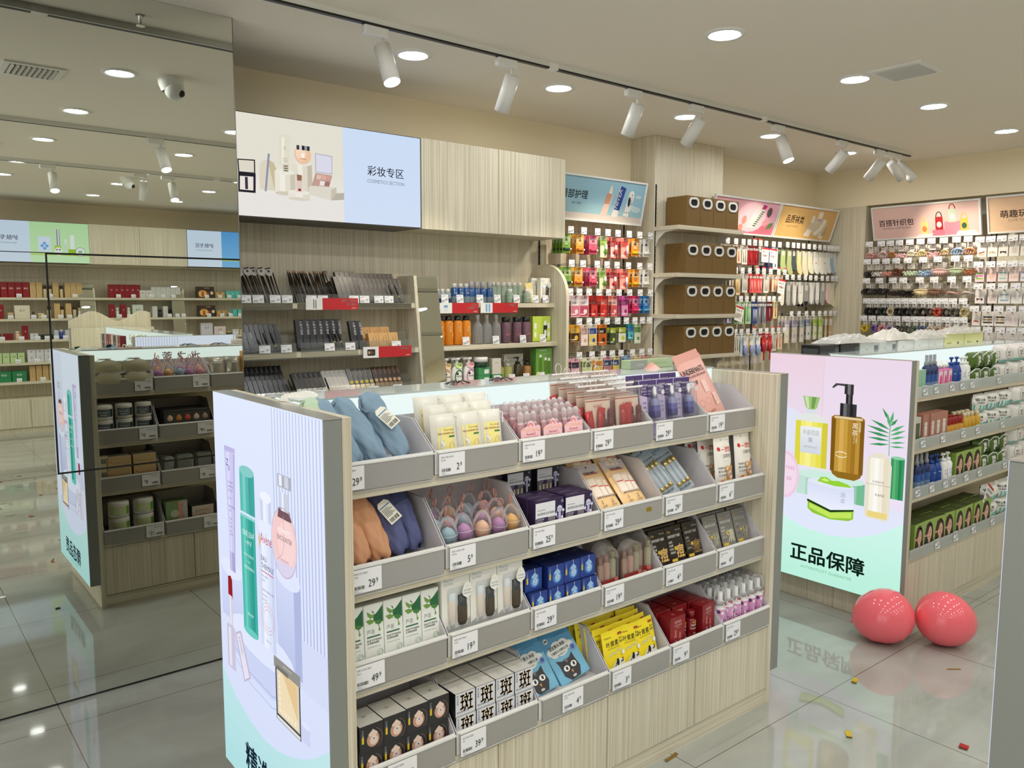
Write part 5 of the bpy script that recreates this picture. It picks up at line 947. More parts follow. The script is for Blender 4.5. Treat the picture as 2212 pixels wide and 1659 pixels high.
# tissue boxes and bagged goods standing on the far shelf of the second counter
def tissuebox(c, end, t_):
    m = MB().box(-.1, -.055, 0, .1, .055, .25, M(c, .3), .004); f = front(m, -.055); f.rect(.055, .02, .04, .21, M(end, .35)); f.text(t_, -.03, .19, .03, M((176, 160, 80)), 'c'); f2 = leftf(m, -.1001); f2.rect(-.045, .02, .09, .21, M(end, .4)); return P('tissue_carton', 'tissue box', m)
z = 1.1352
tb = [tissuebox((26, 26, 28), (70, 72, 74), ''), tissuebox((206, 208, 204), (110, 112, 112), '柔')]
for i, x in enumerate((4.05, 4.265)): tb[0].put((x, 2.33, z), ('left', 'right')[i]+' black tissue carton on top of second counter', 'black tissue cartons')
for i, x in enumerate((4.48, 4.7)): tb[1].put((x, 2.33, z), ('left', 'right')[i]+' white tissue carton with grey ends', 'white tissue cartons')
tw = tissuebox((226, 226, 220), (226, 226, 220), '纸'); [tw.put((x, 2.33, z), ('left', 'middle', 'right')[i]+' plain white tissue carton under clear film', 'plain tissue cartons') for i, x in enumerate((4.93, 5.14, 5.35))]
m, fr = carton(.3, .1, .27, M((222, 222, 150), .4), M((226, 224, 156), .4)); fr.text('planat', -.11, .2, .03, M((120, 60, 40)), 'l', .02); fr.text('原生木浆', -.1, .175, .018, M((90, 90, 60))); fr.circ(.06, .2, .016, M((60, 56, 40))); fr.text('planat', .0, .12, .03, M((120, 60, 40)), 'l', .02); yb = P('yellow_tissue_pack', 'tissue box', m)
for i, x in enumerate((5.62, 5.93)): yb.put((x, 2.33, z), ('left', 'right')[i]+' pale yellow tissue pack on top of second counter', 'yellow tissue packs')
FILM = GL((232, 230, 224), .42, .2)
for x, w_, y, h_, l, sd in ((4.32, .5, 2.33, .07, 'clear crumpled bag over the black tissue cartons', 3), (4.86, .34, 2.34, .09, 'crumpled white bag with a peaked corner on the cartons', 8), (5.3, .44, 2.33, .07, 'crumpled film draped over the plain tissue cartons', 5), (5.78, .5, 2.33, .06, 'cream film draped over the yellow tissue packs', 6)):
    o = obj('plastic_bag', crumple(w_, .16, h_, FILM if sd != 8 else M((222, 218, 208), .5), sd, 14)); o.location = (x, y, 1.386 if x < 5.5 else 1.406); tag(o, l, 'plastic bag', 'bags on top of second counter')
# ================================================================ the third counter, at the right edge and in the mirror
counter('mirrored', 'grey ended display counter at the right edge, its poster showing in the mirror', (1.984, .543, 0), 2.45, 4, poster_a, [], [], SH, -PI/2, True, 'wooden display counters', True, .085)
kinds = []
for c in ((120, 40, 50), (60, 34, 40), (150, 60, 70), (170, 150, 150), (190, 190, 186)): m, fr = carton(.07, .05, .17, M(c, .35)); fr.text('精华', 0, .09, .018, WHITE, 'c'); kinds.append(P('essence_carton', 'box', m))
for i in range(9): kinds[(i*3) % 5].put((1.765, -.55-.085*i, 1.131), nth(i, 9)+' dark red or silver carton on the third counter, in the mirror', 'cartons on the third counter', -PI/2)
gp = [nappouch(M((70, 120, 50), .35), M((30, 46, 30), .3)), nappouch(M((214, 216, 204), .4), M((120, 140, 110), .4)), nappouch(M((60, 66, 60), .4), M((26, 30, 28), .3))]
for i in range(7):
    for j in range(2): gp[(i+j) % 3].put((1.80+.06*j, .33-.125*i, 1.131+.09*j), '%s %s pad pouch on the third counter, in the mirror' % (('lower', 'upper')[j], nth(i, 7)), 'pouches on the third counter', -PI/2)
# ================================================================ the cosmetics wall
def lightsign(label, x0, x1, y, z0, z1, art, facing=-1, cat='light sign'):
    t = thing('light_sign', label, cat, ((x0+x1)/2, y, z0), 0 if facing < 0 else PI, 'backlit signs over the wall shelves'); w = (x1-x0)/2
    obj('case', MB().box(-w, .002, 0, w, .315, z1-z0, M((70, 66, 62), .4)), t); m = MB(); fr = front(m, 0, 0, -w); art(fr, 2*w, z1-z0); obj('sign_face', m, t, 'glowing printed sign face'); return t
def art_cos(fr, w, h):
    k = w-(2.487-2.01); o = 2.487-w; X = lambda x: x-o; Z = lambda z: z-2.02
    fr.rect(.004, .004, k, h-.008, EG((240, 236, 230), (232, 228, 214), .1, .25, .95, True)); fr.rect(k, .004, w-k-.004, h-.008, EG((214, 228, 250), (208, 226, 250), 0, .5, .95, True)); fr.rect(.004, .004, k-.004, .115, e((236, 232, 228), .95))
    pl = lambda pts, c: fr.poly([(X(a), Z(b)) for a, b in pts], e(c, .95)); sd = lambda x0, x1, a, b, cols: shade(fr, (X(x0), X(x1)), Z(a), Z(b), cols); el = lambda x, z, rx, ry, c: fr.circ(X(x), Z(z), rx, e(c, .95), ry)
    pl([(1.558, 2.155), (1.558, 2.26), (1.57, 2.29), (1.601, 2.305), (1.632, 2.29), (1.645, 2.26), (1.645, 2.155)], (224, 216, 196)); pl([(1.601, 2.304), (1.632, 2.29), (1.645, 2.26), (1.634, 2.155)], (206, 192, 158))
    pl([(1.582, 2.148), (1.592, 2.148), (1.614, 2.331), (1.603, 2.331)], (150, 150, 176)); sd(1.732, 1.834, 2.165, 2.303, ((226, 220, 202), (238, 234, 220), (222, 216, 198), (196, 188, 168))); el(1.783, 2.303, .051, .012, (236, 231, 218))
    sd(1.635, 1.742, 2.145, 2.25, ((232, 227, 212), (240, 236, 224), (226, 220, 204), (204, 196, 178))); el(1.688, 2.25, .0535, .012, (240, 236, 226)); el(1.688, 2.146, .0535, .01, (214, 206, 190))
    pl([(1.665, 2.435), (1.724, 2.435), (1.722, 2.42), (1.713, 2.287), (1.661, 2.287), (1.663, 2.42)], (230, 224, 206)); pl([(1.676, 2.42), (1.69, 2.42), (1.684, 2.29), (1.674, 2.29)], (244, 240, 228)); fr.rect(X(1.679), Z(2.252), .03, .035, e((206, 198, 176))); fr.text('C', X(1.692), Z(2.36), .02, e((120, 112, 90)), 'c'); [fr.rect(X(1.68), Z(2.3+.008*q), .024, .002, e((170, 160, 136))) for q in range(3)]; [fr.rect(X(1.684), Z(2.256+.011*q), .02, .004, e((60, 56, 52))) for q in range(3)]
    el(1.785, 2.345, .046, .047, (240, 200, 166)); el(1.775, 2.35, .028, .034, (250, 220, 192)); sd(1.753, 1.823, 2.368, 2.39, ((60, 60, 64), (206, 208, 212), (40, 40, 44), (150, 150, 156), (50, 50, 54))); fr.circ(X(1.785), Z(2.342), .009, e((250, 240, 226)), .012); fr.rect(X(1.768), Z(2.322), .034, .004, e((206, 140, 100)))
    pl([(1.851, 2.362), (1.948, 2.357), (1.946, 2.262), (1.85, 2.265)], (196, 190, 196)); pl([(1.857, 2.356), (1.942, 2.351), (1.941, 2.268), (1.856, 2.27)], (222, 222, 238)); pl([(1.852, 2.262), (1.944, 2.258), (1.922, 2.184), (1.828, 2.192)], (190, 160, 150))
    for q, c in enumerate(((232, 196, 178), (226, 176, 164), (214, 162, 152), (206, 160, 146), (240, 232, 226), (170, 120, 110))): fr.poly([(X(1.855+.029*(q % 3)-.012*(q//3)+a), Z(2.232-.03*(q//3)+b)) for a, b in ((0, 0), (.025, -.001), (.031, .022), (.005, .023))], e(c, .95))
    pl([(1.812, 2.188), (1.829, 2.197), (1.967, 2.2), (1.965, 2.145), (1.935, 2.131), (1.812, 2.15)], (226, 220, 206)); pl([(1.935, 2.131), (1.967, 2.145), (1.967, 2.2), (1.937, 2.185)], (204, 196, 180)); pl([(1.937, 2.131), (2.01, 2.14), (2.01, 2.175), (1.967, 2.17)], (190, 182, 166))
    sd(1.701, 1.818, 2.125, 2.157, ((230, 225, 212), (238, 234, 222), (222, 215, 200))); el(1.76, 2.157, .058, .011, (240, 236, 226)); el(1.76, 2.124, .058, .009, (222, 215, 200)); pl([(1.746, 2.247), (1.782, 2.242), (1.778, 2.16), (1.747, 2.16)], (226, 206, 196)); pl([(1.75, 2.245), (1.776, 2.243), (1.774, 2.215), (1.752, 2.215)], (150, 110, 84)); fr.rect(X(1.756), Z(2.164), .014, .012, e((150, 40, 44)))
    pl([(1.45, 2.29), (1.537, 2.294), (1.536, 2.228), (1.452, 2.226)], (40, 38, 42)); pl([(1.456, 2.285), (1.531, 2.288), (1.53, 2.232), (1.458, 2.231)], (226, 220, 204)); pl([(1.452, 2.226), (1.538, 2.228), (1.535, 2.135), (1.45, 2.135)], (40, 38, 44)); pl([(1.46, 2.21), (1.526, 2.212), (1.524, 2.146), (1.458, 2.146)], (238, 230, 222)); fr.rect(X(1.484), Z(2.15), .014, .058, e((60, 56, 70)))
    fr.text('彩妆专区', X(2.262), Z(2.284), .056, e((30, 30, 44), .95), 'c', .012, 0, 1.02); fr.text('COSMETICS SECTION', X(2.262), Z(2.242), .026, e((120, 126, 146), .95), 'c', 0, 0, .92)
lightsign('backlit cosmetics section sign with beige product picture', .62, 2.487, 3.88, 2.02, 2.515, art_cos)
t = thing('wall_cabinet', 'pale wood two door wall cabinet right of the cosmetics sign', 'cabinet', (3.04, 3.88, 2.018), 0, 'wall cabinets')
obj('carcass', MB().box(-.549, .016, 0, .549, .32, .5, WV), t); [obj('cabinet_door', MB().box(a+.0015, 0, 0, a+.5475, .015, .5, WV, .001), t) for a in (-.549, 0)]
def shelfrun(label, x0, x1, yb, rz, zs=(1.60, 1.345, 1.10), dep=(.20, .235, .26), arch=None, divs=(), base=.33, grp='wall shelf units'):
    'wall shelving; local x 0..L, back at local y 0, front toward -y'
    L = x1-x0; t = thing('wall_shelving', label, 'wall shelving', (x0 if rz == 0 else x1, yb, 0), rz, grp)
    m = MB().box(0, 0, 0, L, .012, 2.02, WV); obj('back_panel', m, t)
    for z, d in zip(zs, dep): obj('shelf', MB().box(.002, -d, z-.028, L-.002, 0, z, WX, .001), t)
    obj('base_cabinet', MB().box(0, -base+.02, 0, L, 0, .42, WV), t)
    n = max(1, round(L/.55))
    for k in range(n): obj('cabinet_door', MB().box(L*k/n+.0015, -base, .07, L*(k+1)/n-.0015, -base+.018, .41, WV, .001), t)
    for dx in divs: obj('side_panel', MB().prism([(0, .42), (0, 1.76), (-.185, 1.76), (-.36, .42)], 'x', dx, dx+.02, WV), t)
    if arch is not None:
        p = [(0, 0), (0, 1.856), (-.11, 1.856)]+[(-.11-.21*math.sin(a), 1.64+.216*math.cos(a)) for a in [k*PI/20 for k in range(1, 11)]]+[(-.32, 0)]
        obj('arch_panel', MB().prism(p, 'x', arch, arch+.025, WV), t, 'round topped wooden end panel')
    return t
shelfrun('wood wall shelving with brow pencils and bottles under the cosmetics sign', 1.32, 3.62, 4.19, 0, arch=2.275, divs=(1.19,))
def slantmirror(label, x, yb, s=-1, w=.155, z0=.98, z1=1.757, parent=None):
    t = thing('slanted_mirror', label, 'mirror', (x, yb, z0), 0 if s < 0 else PI, 'narrow slanted shelf mirrors'); L = math.hypot(z1-z0, .125); a = math.atan2(.125, z1-z0)
    X = Matrix.Translation((0, -.298, 0)) @ Matrix.Rotation(-a, 4, 'X'); obj('glass', MB().box(.006, -.0045, .006, w-.006, -.0035, L-.006, MIRROR, X=X), t); obj('bevel_frame', MB().box(0, -.0035, 0, w, .006, L, STEEL, .002, X), t); return t
slantmirror('narrow slanted mirror between the brow pencils and the bottles', 2.525, 4.19)
def tray(x0, x1, y, z, label, d=.1, h=.09):
    t = thing('acrylic_tray', label, 'display tray', (x0, y, z), 0, 'clear acrylic display trays'); w = x1-x0
    obj('tray_body', MB().box(0, 0, .001, w, d, .003, ACR).box(0, 0, .001, w, .002, h*.55, ACR).box(0, d-.002, .001, w, d, h, ACR), t); obj('front_strip', MB().box(0, -.002, -.034, w, 0, .0, ACR), t); return t
for i, (a, b) in enumerate(((1.4, 1.76), (1.785, 2.12), (2.13, 2.485))):
    tray(a, b, 3.992, 1.60, nth(i, 3)+' clear tray of pencils, top cosmetics shelf'); tray(a, b, 3.957, 1.345, nth(i, 3)+' clear tray, second cosmetics shelf'); tray(a, b, 3.933, 1.10, nth(i, 3)+' clear tray, third cosmetics shelf')
def pencil(c, tip, L=.17, r=.0034): return P('brow_pencil', 'brow pencil', MB().lathe([(r, 0), (r, L)], M(c, .35), 7)).part('tip', MB().lathe([(r, L), (r*1.05, L+.004), (r*.4, L+.014)], M(tip, .5), 7))
pb = [pencil((58, 44, 36), (206, 160, 130)), pencil((40, 36, 34), (196, 150, 124)), pencil((74, 56, 44), (150, 110, 90))]
lolly = MB().lathe([(.003, 0), (.003, .15)], M((46, 38, 34), .35), 7); lolly = P('tagged_brow_pencil', 'brow pencil', lolly)
g = MB(); X = Matrix.Translation((0, -.004, .175)); g.prism([(.02*math.cos(a), .025*math.sin(a)) for a in [k*PI/8 for k in range(16)]], 'y', -.001, .001, M((206, 204, 198), .4), X); f = Fr(g, flat((0, -.0051, .175), (1, 0, 0), (0, 0, 1))); f.circ(0, .002, .007, M((90, 60, 50))); f.rect(-.014, .014, .028, .008, M((60, 54, 50))); lolly.part('round_card', g, 'round white card head')
for i in range(8): lolly.put((1.475+.032*i, 4.03+RN.uniform(-.01, .01), 1.604), nth(i, 8)+' brow pencil with a round card head', 'card headed brow pencils', RN.uniform(-.2, .2), (-.38, -.25+RN.uniform(-.08, .08), 0))
for i in range(26): pb[i % 3].put((1.46+.0112*i, 4.05+.015*((i*5) % 3), 1.604), '%s pencil in the first tray behind the card heads' % nth(i, 26) if i < 20 else '%s pencil in the first tray behind the card heads' % nth(i, 26), 'loose brow pencils, first tray', 0, (-.36, -.22+RN.uniform(-.12, .12), 0))
for i in range(30): pb[(i*2) % 3].put((1.80+.0085*i, 4.035+.017*((i*7) % 4), 1.604), '%s peach tipped pencil in the second tray' % ('numbered' if 0 else nth(i, 30) if i < 20 or 29-i < 20 else 'inner'), 'peach tipped pencils', 0, (-.36, -.15+RN.uniform(-.14, .14), 0))
def slimbox(c, txtc, t_, w=.0265, h=.15, d=.02, metal=0, low=None, dot=None):
    m = MB().box(-w/2, -d/2, 0, w/2, d/2, h, M(c, .25, metal), .0008); f = front(m, -d/2)
    if low: f.rect(-w/2+.001, .002, w-.002, h*.3, M(low, .2, .6))
    if dot: f.circ(0, h*.42, w*.33, M(dot, .4)); f.ring(0, h*.42, w*.42, .0012, M((190, 190, 186)), None, 16, 0, 180)
    f.text(t_, w*.22, h*.95, w*.42, M(txtc, .4), rot=-PI/2); return P('makeup_box', 'makeup box', m)
bk, gy = slimbox((30, 24, 22), (170, 150, 120), 'MAOGE', .028, .15), slimbox((92, 86, 80), (170, 166, 160), 'JOVCAMU', .0265, .145)
LB = (-.36, -.12, 0)
for i in range(5): bk.put((2.06+.029*i, 4.025, 1.604), nth(i, 5)+' black slim makeup box, front row, top shelf', 'black slim boxes', 0, LB); bk.put((2.03+.03*i+(.04 if i else 0), 4.085, 1.635), nth(i, 5)+' black slim makeup box, rear row, top shelf', 'black slim boxes', 0, LB)
for i in range(10): gy.put((2.205+.0272*i, 4.025, 1.604), nth(i, 10)+' grey brown slim makeup box, front row, top shelf', 'grey slim boxes', 0, LB); gy.put((2.195+.0275*i, 4.085, 1.632), nth(i, 10)+' grey brown slim makeup box, rear row, top shelf', 'grey slim boxes', 0, LB)
dk = slimbox((20, 20, 24), (150, 150, 156), 'KISSME', .024, .15, .02)
for i in range(9): dk.put((1.5+.0262*i, 4.03, 1.349), nth(i, 9)+' black mascara box, second shelf', 'black mascara boxes', 0, LB)
for i in range(3): slimbox((54, 58, 62), (190, 196, 200), 'UNNY', .026, .11).put((1.485+.028*i, 3.985, 1.349), nth(i, 3)+' charcoal liner box at the front, second shelf', 'charcoal liner boxes', 0, LB)
hm = slimbox((22, 22, 26), (206, 206, 210), '大眉不易掉', .036, .155, .022, 0, (70, 70, 74))
for i in range(7): hm.put((1.805+.0375*i, 4.01, 1.36), nth(i, 7)+' tall black box with white characters, second shelf', 'tall black boxes', 0, (-.2, 0, 0))
for i in range(2): hm.put((2.115+.038*i, 3.99, 1.352), ('left', 'right')[i]+' tall black box beside the tan boxes', 'tall black boxes', 0, (-.3, 0, 0))
m, fr = carton(.062, .03, .085, M((206, 160, 100), .5)); fr.text('JOYRUQO', .012, .07, .011, M((110, 80, 50)), rot=-PI/2); fr.line([(-.004, .03), (.0, .06)], .003, M((120, 86, 50))); tn = P('tan_carton', 'makeup box', m)
for i in range(3): tn.put((2.235+.0635*i, 3.99, 1.349), 'front row, %s tan makeup box' % nth(i, 3), 'tan makeup boxes', 0, (-.3, 0, 0)); tn.put((2.215+.0635*i, 4.05, 1.38), 'rear row, %s tan makeup box' % nth(i, 3), 'tan makeup boxes', 0, (-.3, 0, 0))
for i in range(10): dk.put((1.49+.0262*i, 4.03, 1.13), nth(i, 10)+' black mascara box, rear row, third shelf', 'black mascara boxes', 0, (-.4, -.12, 0)); slimbox((34, 34, 36), (120, 120, 126), 'UNNY', .024, .11, .018, 0, (206, 206, 200)).put((1.48+.0262*i, 3.965, 1.104), nth(i, 10)+' black and silver mascara box, front row, third shelf', 'black mascara boxes', 0, (-.45, -.12, 0))
jm, ws = slimbox((52, 50, 50), (150, 150, 150), 'JMMY', .028, .14, .02, 0, (206, 206, 204)), slimbox((196, 194, 188), (120, 120, 120), 'tiny', .026, .135, .02, 0, (206, 200, 190))
for i in range(6): jm.put((1.79+.029*i, 3.98, 1.104), nth(i, 6)+' charcoal and silver box, third shelf', 'charcoal silver boxes', 0, (-.5, -.15, 0)); ws.put((1.962+.0272*i, 3.985, 1.11), nth(i, 6)+' silver white liner box, third shelf', 'silver liner boxes', 0, (-.5, -.15, 0))
d1, d2 = slimbox((84, 80, 76), (190, 180, 150), 'PAMINV', .029, .14, .02, 0, (196, 180, 150), (206, 190, 50)), slimbox((60, 42, 34), (206, 150, 90), 'PAMINV', .028, .14, .02, 0, (150, 130, 100), (206, 160, 110))
for i in range(5): d1.put((2.105+.031*i, 3.985, 1.106), nth(i, 5)+' grey box with yellow dot, third shelf', 'dotted makeup boxes', 0, (-.42, -.1, 0))
for i in range(6): d2.put((2.262+.0295*i, 3.985, 1.108), nth(i, 6)+' brown box with peach dot, third shelf', 'dotted makeup boxes', 0, (-.42, -.1, 0))
st = P('tester_brush', 'tester', MB().lathe([(.005, 0), (.005, .1), (.003, .105)], BLK, 8)).part('yellow_ring', MB().lathe([(.0054, .03), (.0054, .038)], M((214, 206, 60)), 8))
for i, (x, y, z) in enumerate(((1.63, 3.985, 1.349), (1.67, 3.985, 1.349), (2.0, 3.98, 1.36), (2.04, 3.98, 1.36), (1.745, 3.95, 1.104), (1.95, 3.95, 1.104), (2.38, 4.0, 1.604), (2.42, 4.0, 1.604))): st.put((x, y, z), nth(i % 2, 2)+' black tester pen in front of the boxes, '+('second shelf first tray', 'second shelf middle tray', 'third shelf', 'top shelf right tray')[i//2], 'tester pens', 0, (-.15, -.3, 0))
for z, y, xs, pr, nm in ((1.602, 3.985, (1.51, 1.575, 1.665, 1.73, 1.865, 1.93, 2.115, 2.18, 2.27, 2.335), '9.9', 'top'), (1.347, 3.95, (1.588, 1.703, 1.946, 2.069, 2.359), '19.9', 'second'), (1.102, 3.927, (1.6, 1.66, 1.74, 1.88, 2.05, 2.2, 2.35), '29.9', 'third')):
    for i, x in enumerate(xs): ptag(pr, (x, y, z), '%s price tag on the %s cosmetics shelf' % (nth(i, len(xs)), nm), 0, .058, .04)
def redsign(x0, x1, y, z, label, pic, t1, t2):
    w = x1-x0; m = MB().box(0, -.0015, 0, w, 0, .062, WHITE); f = front(m, -.0016); f.rect(w*.31, 0, w*.69, .062, M((196, 36, 44), .4)); f.text(t1, w*.96, .042, .015, WHITE, 'r', .02); f.text(t2, w*.96, .024, .015, WHITE, 'r', .02) if t2 else None; f.text('点亮美妆', w*.96, .006, .007, WHITE, 'r'); pic(f, w); P('shelf_sign', 'shelf sign', m).put((x0, y, z), label, 'red and white shelf signs')
def pic1(f, w): f.rect(w*.14, .008, .004, .046, BLK); f.rect(w*.18, .006, .004, .046, BLK)
def pic2(f, w): f.rrect(w*.08, .012, .05, .036, .006, M((50, 36, 32))); [f.rect(w*.08+.006+.013*k, .022, .011, .015, M(c)) for k, c in enumerate(((206, 170, 140), (120, 90, 70), (90, 66, 54)))]
def pic3(f, w): f.rrect(w*.11, .008, .026, .04, .006, M((226, 232, 236))); f.rect(w*.11, .034, .026, .014, M((110, 160, 206)))
def pic4(f, w): [(f.rrect(w*.13+.022*k, .006, .014, .05, .004, M((130, 176, 214)))) for k in range(2)]
redsign(1.83, 2.137, 3.984, 1.566, 'red and white shelf sign for brow pencils, top cosmetics shelf', pic1, '耐用不易断的', '拉线眉笔'); redsign(2.145, 2.456, 3.949, 1.298, 'red and white shelf sign with a palette, second cosmetics shelf', pic2, '多用途眉粉', '')
redsign(2.676, 2.965, 3.984, 1.54, 'left red and white shelf sign under the remover bottles', pic3, '卖空客', '眼唇卸妆液'); redsign(2.98, 3.278, 3.984, 1.54, 'right red and white shelf sign under the remover bottles', pic4, '眼唇卸妆', '')
# bottles right of the slanted mirror
z = 1.6035; CW = M((226, 226, 222), .3)
def two(c1, c2, h, r, capc, ch, art=None): return bottle('remover_bottle', 'bottle', [(r*.95, 0, c1), (r, .004, c1), (r, h*.45, c1), (r, h*.46, c2), (r, h, c2), (r*.6, h+.006, c2)], c1, art, [('cap', [(r*.62, h+.004), (r*.64, h+.004+ch), (r*.6, h+.006+ch)], capc)], 14)
LBU, DBU = GL((150, 170, 186), .45), M((30, 78, 134), .2); lab = lambda m: (curved(m, .0222).text('卸妆水', 0, .055, .009, WHITE, 'c', .01), curved(m, .0222).text('200ml', 0, .03, .006, WHITE, 'c'))
run(two(M((40, 60, 100), .2), GL((190, 200, 206), .5), .055, .02, CW, .02), (2.69, 2.728, 2.766), 4.03, z, 'small white capped remover bottle, top shelf', 'small remover bottles')
run(two(LBU, DBU, .085, .022, CW, .025, lab), (2.825, 2.873, 2.915), 4.045, z, 'blue remover bottle with white cap', 'blue remover bottles'); run(two(LBU, DBU, .082, .024, M((186, 184, 190), .3), .042, lab), (2.955, 3.0, 3.045, 3.1), 4.05, z, 'blue remover bottle with tall silver cap', 'silver capped removers')
GR = GL((186, 204, 186), .5); gl2 = two(GR, GR, .1, .023, CW, .024, lambda m: curved(m, .0232).text('micellar', 0, .05, .009, M((226, 236, 226)), 'c')); gl1 = two(GR, GR, .058, .024, CW, .022, lambda m: curved(m, .0242).text('micellar', 0, .03, .01, WHITE, 'c'))
run(gl2, (3.15, 3.19, 3.235, 3.28, 3.325, 3.37), 4.08, z, 'clear green micellar bottle, rear row', 'micellar bottles'); run(gl1, (3.25, 3.395), 4.03, z, 'small clear green micellar bottle in front', 'small micellar bottles')
m, fr = pouch(.06, .13, .012, M((226, 214, 170), .4)); [fr.circ(-.012+.024*(k % 2), .04+.03*(k//2), .013, M((236, 234, 226))) for k in range(4)]; fr.rect(-.03, .1, .06, .026, M((226, 206, 110)), 3, 2); cp = P('cotton_pad_sleeve', 'cotton pads', m); [cp.put((3.44+.02*i, 4.04+.03*i, z), ('front', 'rear')[i]+' yellow cotton pad sleeve on the bottle shelf', 'cotton pad sleeves', 0, (-.1, -.14, 0)) for i in range(2)]
sb = setbox(); [sb.put((3.535-.03*i, 4.03+.055*i, z), ('front', 'rear')[i]+' windowed cream set on the top bottle shelf', 'cream sets on the bottle shelf', 0, None, .85) for i in range(2)]
z = 1.3485; OR = GL((226, 140, 36), .22)
def gpart(m): f = curved(m, .0302); f.vtext('净颜', .0, .1, .018, M((240, 206, 140))); f.poly([(.018, .03), (.03, .06), (.022, .09), (.01, .06)], M((236, 170, 70)))
run(bottle('cleansing_oil', 'bottle', [(.029, 0), (.03, .005), (.03, .135), (.02, .147)], OR, gpart, [('cap', [(.02, .147), (.021, .15), (.019, .172), (.014, .175)], M((22, 22, 24), .15))]), (2.7, 2.762, 2.83, 2.895), 4.02, z, 'amber cleansing oil bottle with black cap', 'amber oil bottles')
CLB = GL((206, 206, 206), .72); run(bottle('clear_bottle', 'bottle', [(.03, 0), (.031, .006), (.031, .1), (.026, .118), (.013, .132), (.012, .16), (.011, .165)], CLB, None, [('collar', [(.0125, .15), (.0125, .178), (.012, .18)], M((190, 190, 190), .25))]), (2.985, 3.055, 3.13), 4.02, z, 'empty looking clear bottle, second shelf', 'clear bottles')
PU = GL((130, 96, 110), .35); run(bottle('purple_bottle', 'bottle', [(.031, 0), (.032, .005), (.032, .125), (.022, .133)], PU, lambda m: curved(m, .0322).text('bling!', 0, .05, .016, M((226, 120, 140)), 'c', 0, .3), [('cap', [(.026, .133), (.027, .136), (.027, .16), (.024, .163)], M((28, 28, 30), .15))]), (3.21, 3.3, 3.375), 4.02, z, 'purple cleansing water with black cap', 'purple bottles')
m, fr = carton(.155, .06, .165, M((170, 196, 70), .4), M((190, 212, 84), .35)); fr.rect(.015, .02, .035, .085, M((34, 50, 34), .3)); fr.rect(.02, .105, .022, .03, WHITE); fr.rrect(.022, .035, .02, .04, .006, WHITE)
for x in (-.055, .06): fr.rrect(x-.014, .015, .028, .07, .006, M((206, 224, 110))); fr.rect(x-.01, .085, .02, .035, WHITE); fr.rrect(x-.009, .03, .018, .03, .005, WHITE)
P('lime_gift_set', 'gift set', m).put((3.505, 4.04, z), 'lime green gift set of three pump bottles, second shelf')
z = 1.1035
def foamer(c, c2): 
    m = MB().lathe([(.03, 0), (.034, .006), (.034, .07), (.03, .1), (.022, .112)], WHITE, 18, (0, 0, 0), 1.15, .8); f = curved(m, .0392, 0, .0275); f.ring(0, .05, .034, .008, M(c), .045); f.text('泡沫洁面', 0, .05, .011, INK, 'c', .01); f.circ(-.014, .07, .008, M((40, 40, 40))); p = P('foam_pump', 'cleanser bottle', m); p.part('pump', MB().lathe([(.02, .112), (.02, .13), (.01, .132), (.01, .15), (.02, .152), (.02, .166)], WHITE, 12).box(-.045, -.008, .152, 0, .008, .165, WHITE, .003)); s_ = MB(); f = curved(s_, .04, 0, .03); f.circ(0, .12, .03, M(c2), .018); f.text('小温', 0, .117, .014, M(c), 'c', .02); p.part('neck_card', s_); return p
run([foamer((226, 140, 60), (246, 214, 170)), foamer((50, 120, 60), (206, 232, 150)), foamer((206, 110, 170), (244, 190, 196))], (2.725, 2.81, 2.9), 4.0, z, 'white foam pump with fruit card, third bottle shelf', 'foam pumps'); run([foamer((226, 140, 60), (246, 214, 170)), foamer((50, 120, 60), (206, 232, 150)), foamer((206, 110, 170), (244, 190, 196))], (2.74, 2.825, 2.915), 4.07, z, 'rear foam pump with fruit card, third bottle shelf', 'foam pumps')
m, fr = carton(.09, .07, .05, M((60, 130, 80), .4), M((70, 146, 92), .4)); fr.rect(0, .01, .035, .026, WHITE); gb = P('green_carton', 'box', m)
for i, (x, zz) in enumerate(((2.995, 0), (2.995, .0505), (3.1, 0))): gb.put((x, 4.0, z+zz), ('lower left', 'upper left', 'lower right')[i]+' green jar carton, third bottle shelf', 'green jar cartons')
bottle('cleansing_balm', 'balm jar', [(.043, 0), (.045, .004), (.045, .03), (.043, .032)], M((30, 60, 40), .15), None, [('lid', [(.046, .032), (.046, .06), (.043, .062)], M((236, 234, 230), .3))], 24).put((2.99, 4.0, z+.1015), 'white lidded green balm jar on stacked green cartons')
m, fr = carton(.07, .05, .1, M((206, 200, 186), .45), M((214, 208, 196), .45)); fr.text('natto', 0, .07, .012, M((120, 110, 90)), 'c'); P('cream_carton', 'box', m).put((3.1, 4.0, z+.0508), 'cream carton on a green carton, third bottle shelf')
run(bottle('pump_oil', 'bottle', [(.03, 0), (.031, .005), (.031, .085), (.012, .095)], GL((206, 206, 130), .5), None, [('pump', pumphead(GL((230, 230, 226), .3), .093), None)]), (3.16, 3.23), 4.03, z, 'pale yellow pump bottle, third bottle shelf', 'pale pump bottles')
run([bottle('pump_oil', 'bottle', [(.024, 0), (.025, .005), (.025, .1), (.012, .11)], M((60, 52, 30), .15), None, [('pump', pumphead(BLK, .108), None)]), bottle('pump_oil', 'bottle', [(.03, 0), (.031, .005), (.031, .085), (.012, .094)], M((140, 96, 34), .15), None, [('pump', pumphead(BLK, .092), None)])], (3.3, 3.375), 4.01, z, 'dark pump bottle, third bottle shelf', 'dark pump bottles')
m, fr = carton(.16, .03, .165, M((226, 222, 206), .5)); fr.text('OSITREE black', -.06, .135, .016, M((90, 90, 70)), 'l'); P('cream_set_carton', 'gift set', m).put((3.32, 4.09, z), 'cream carton lettered in green behind the dark pumps')
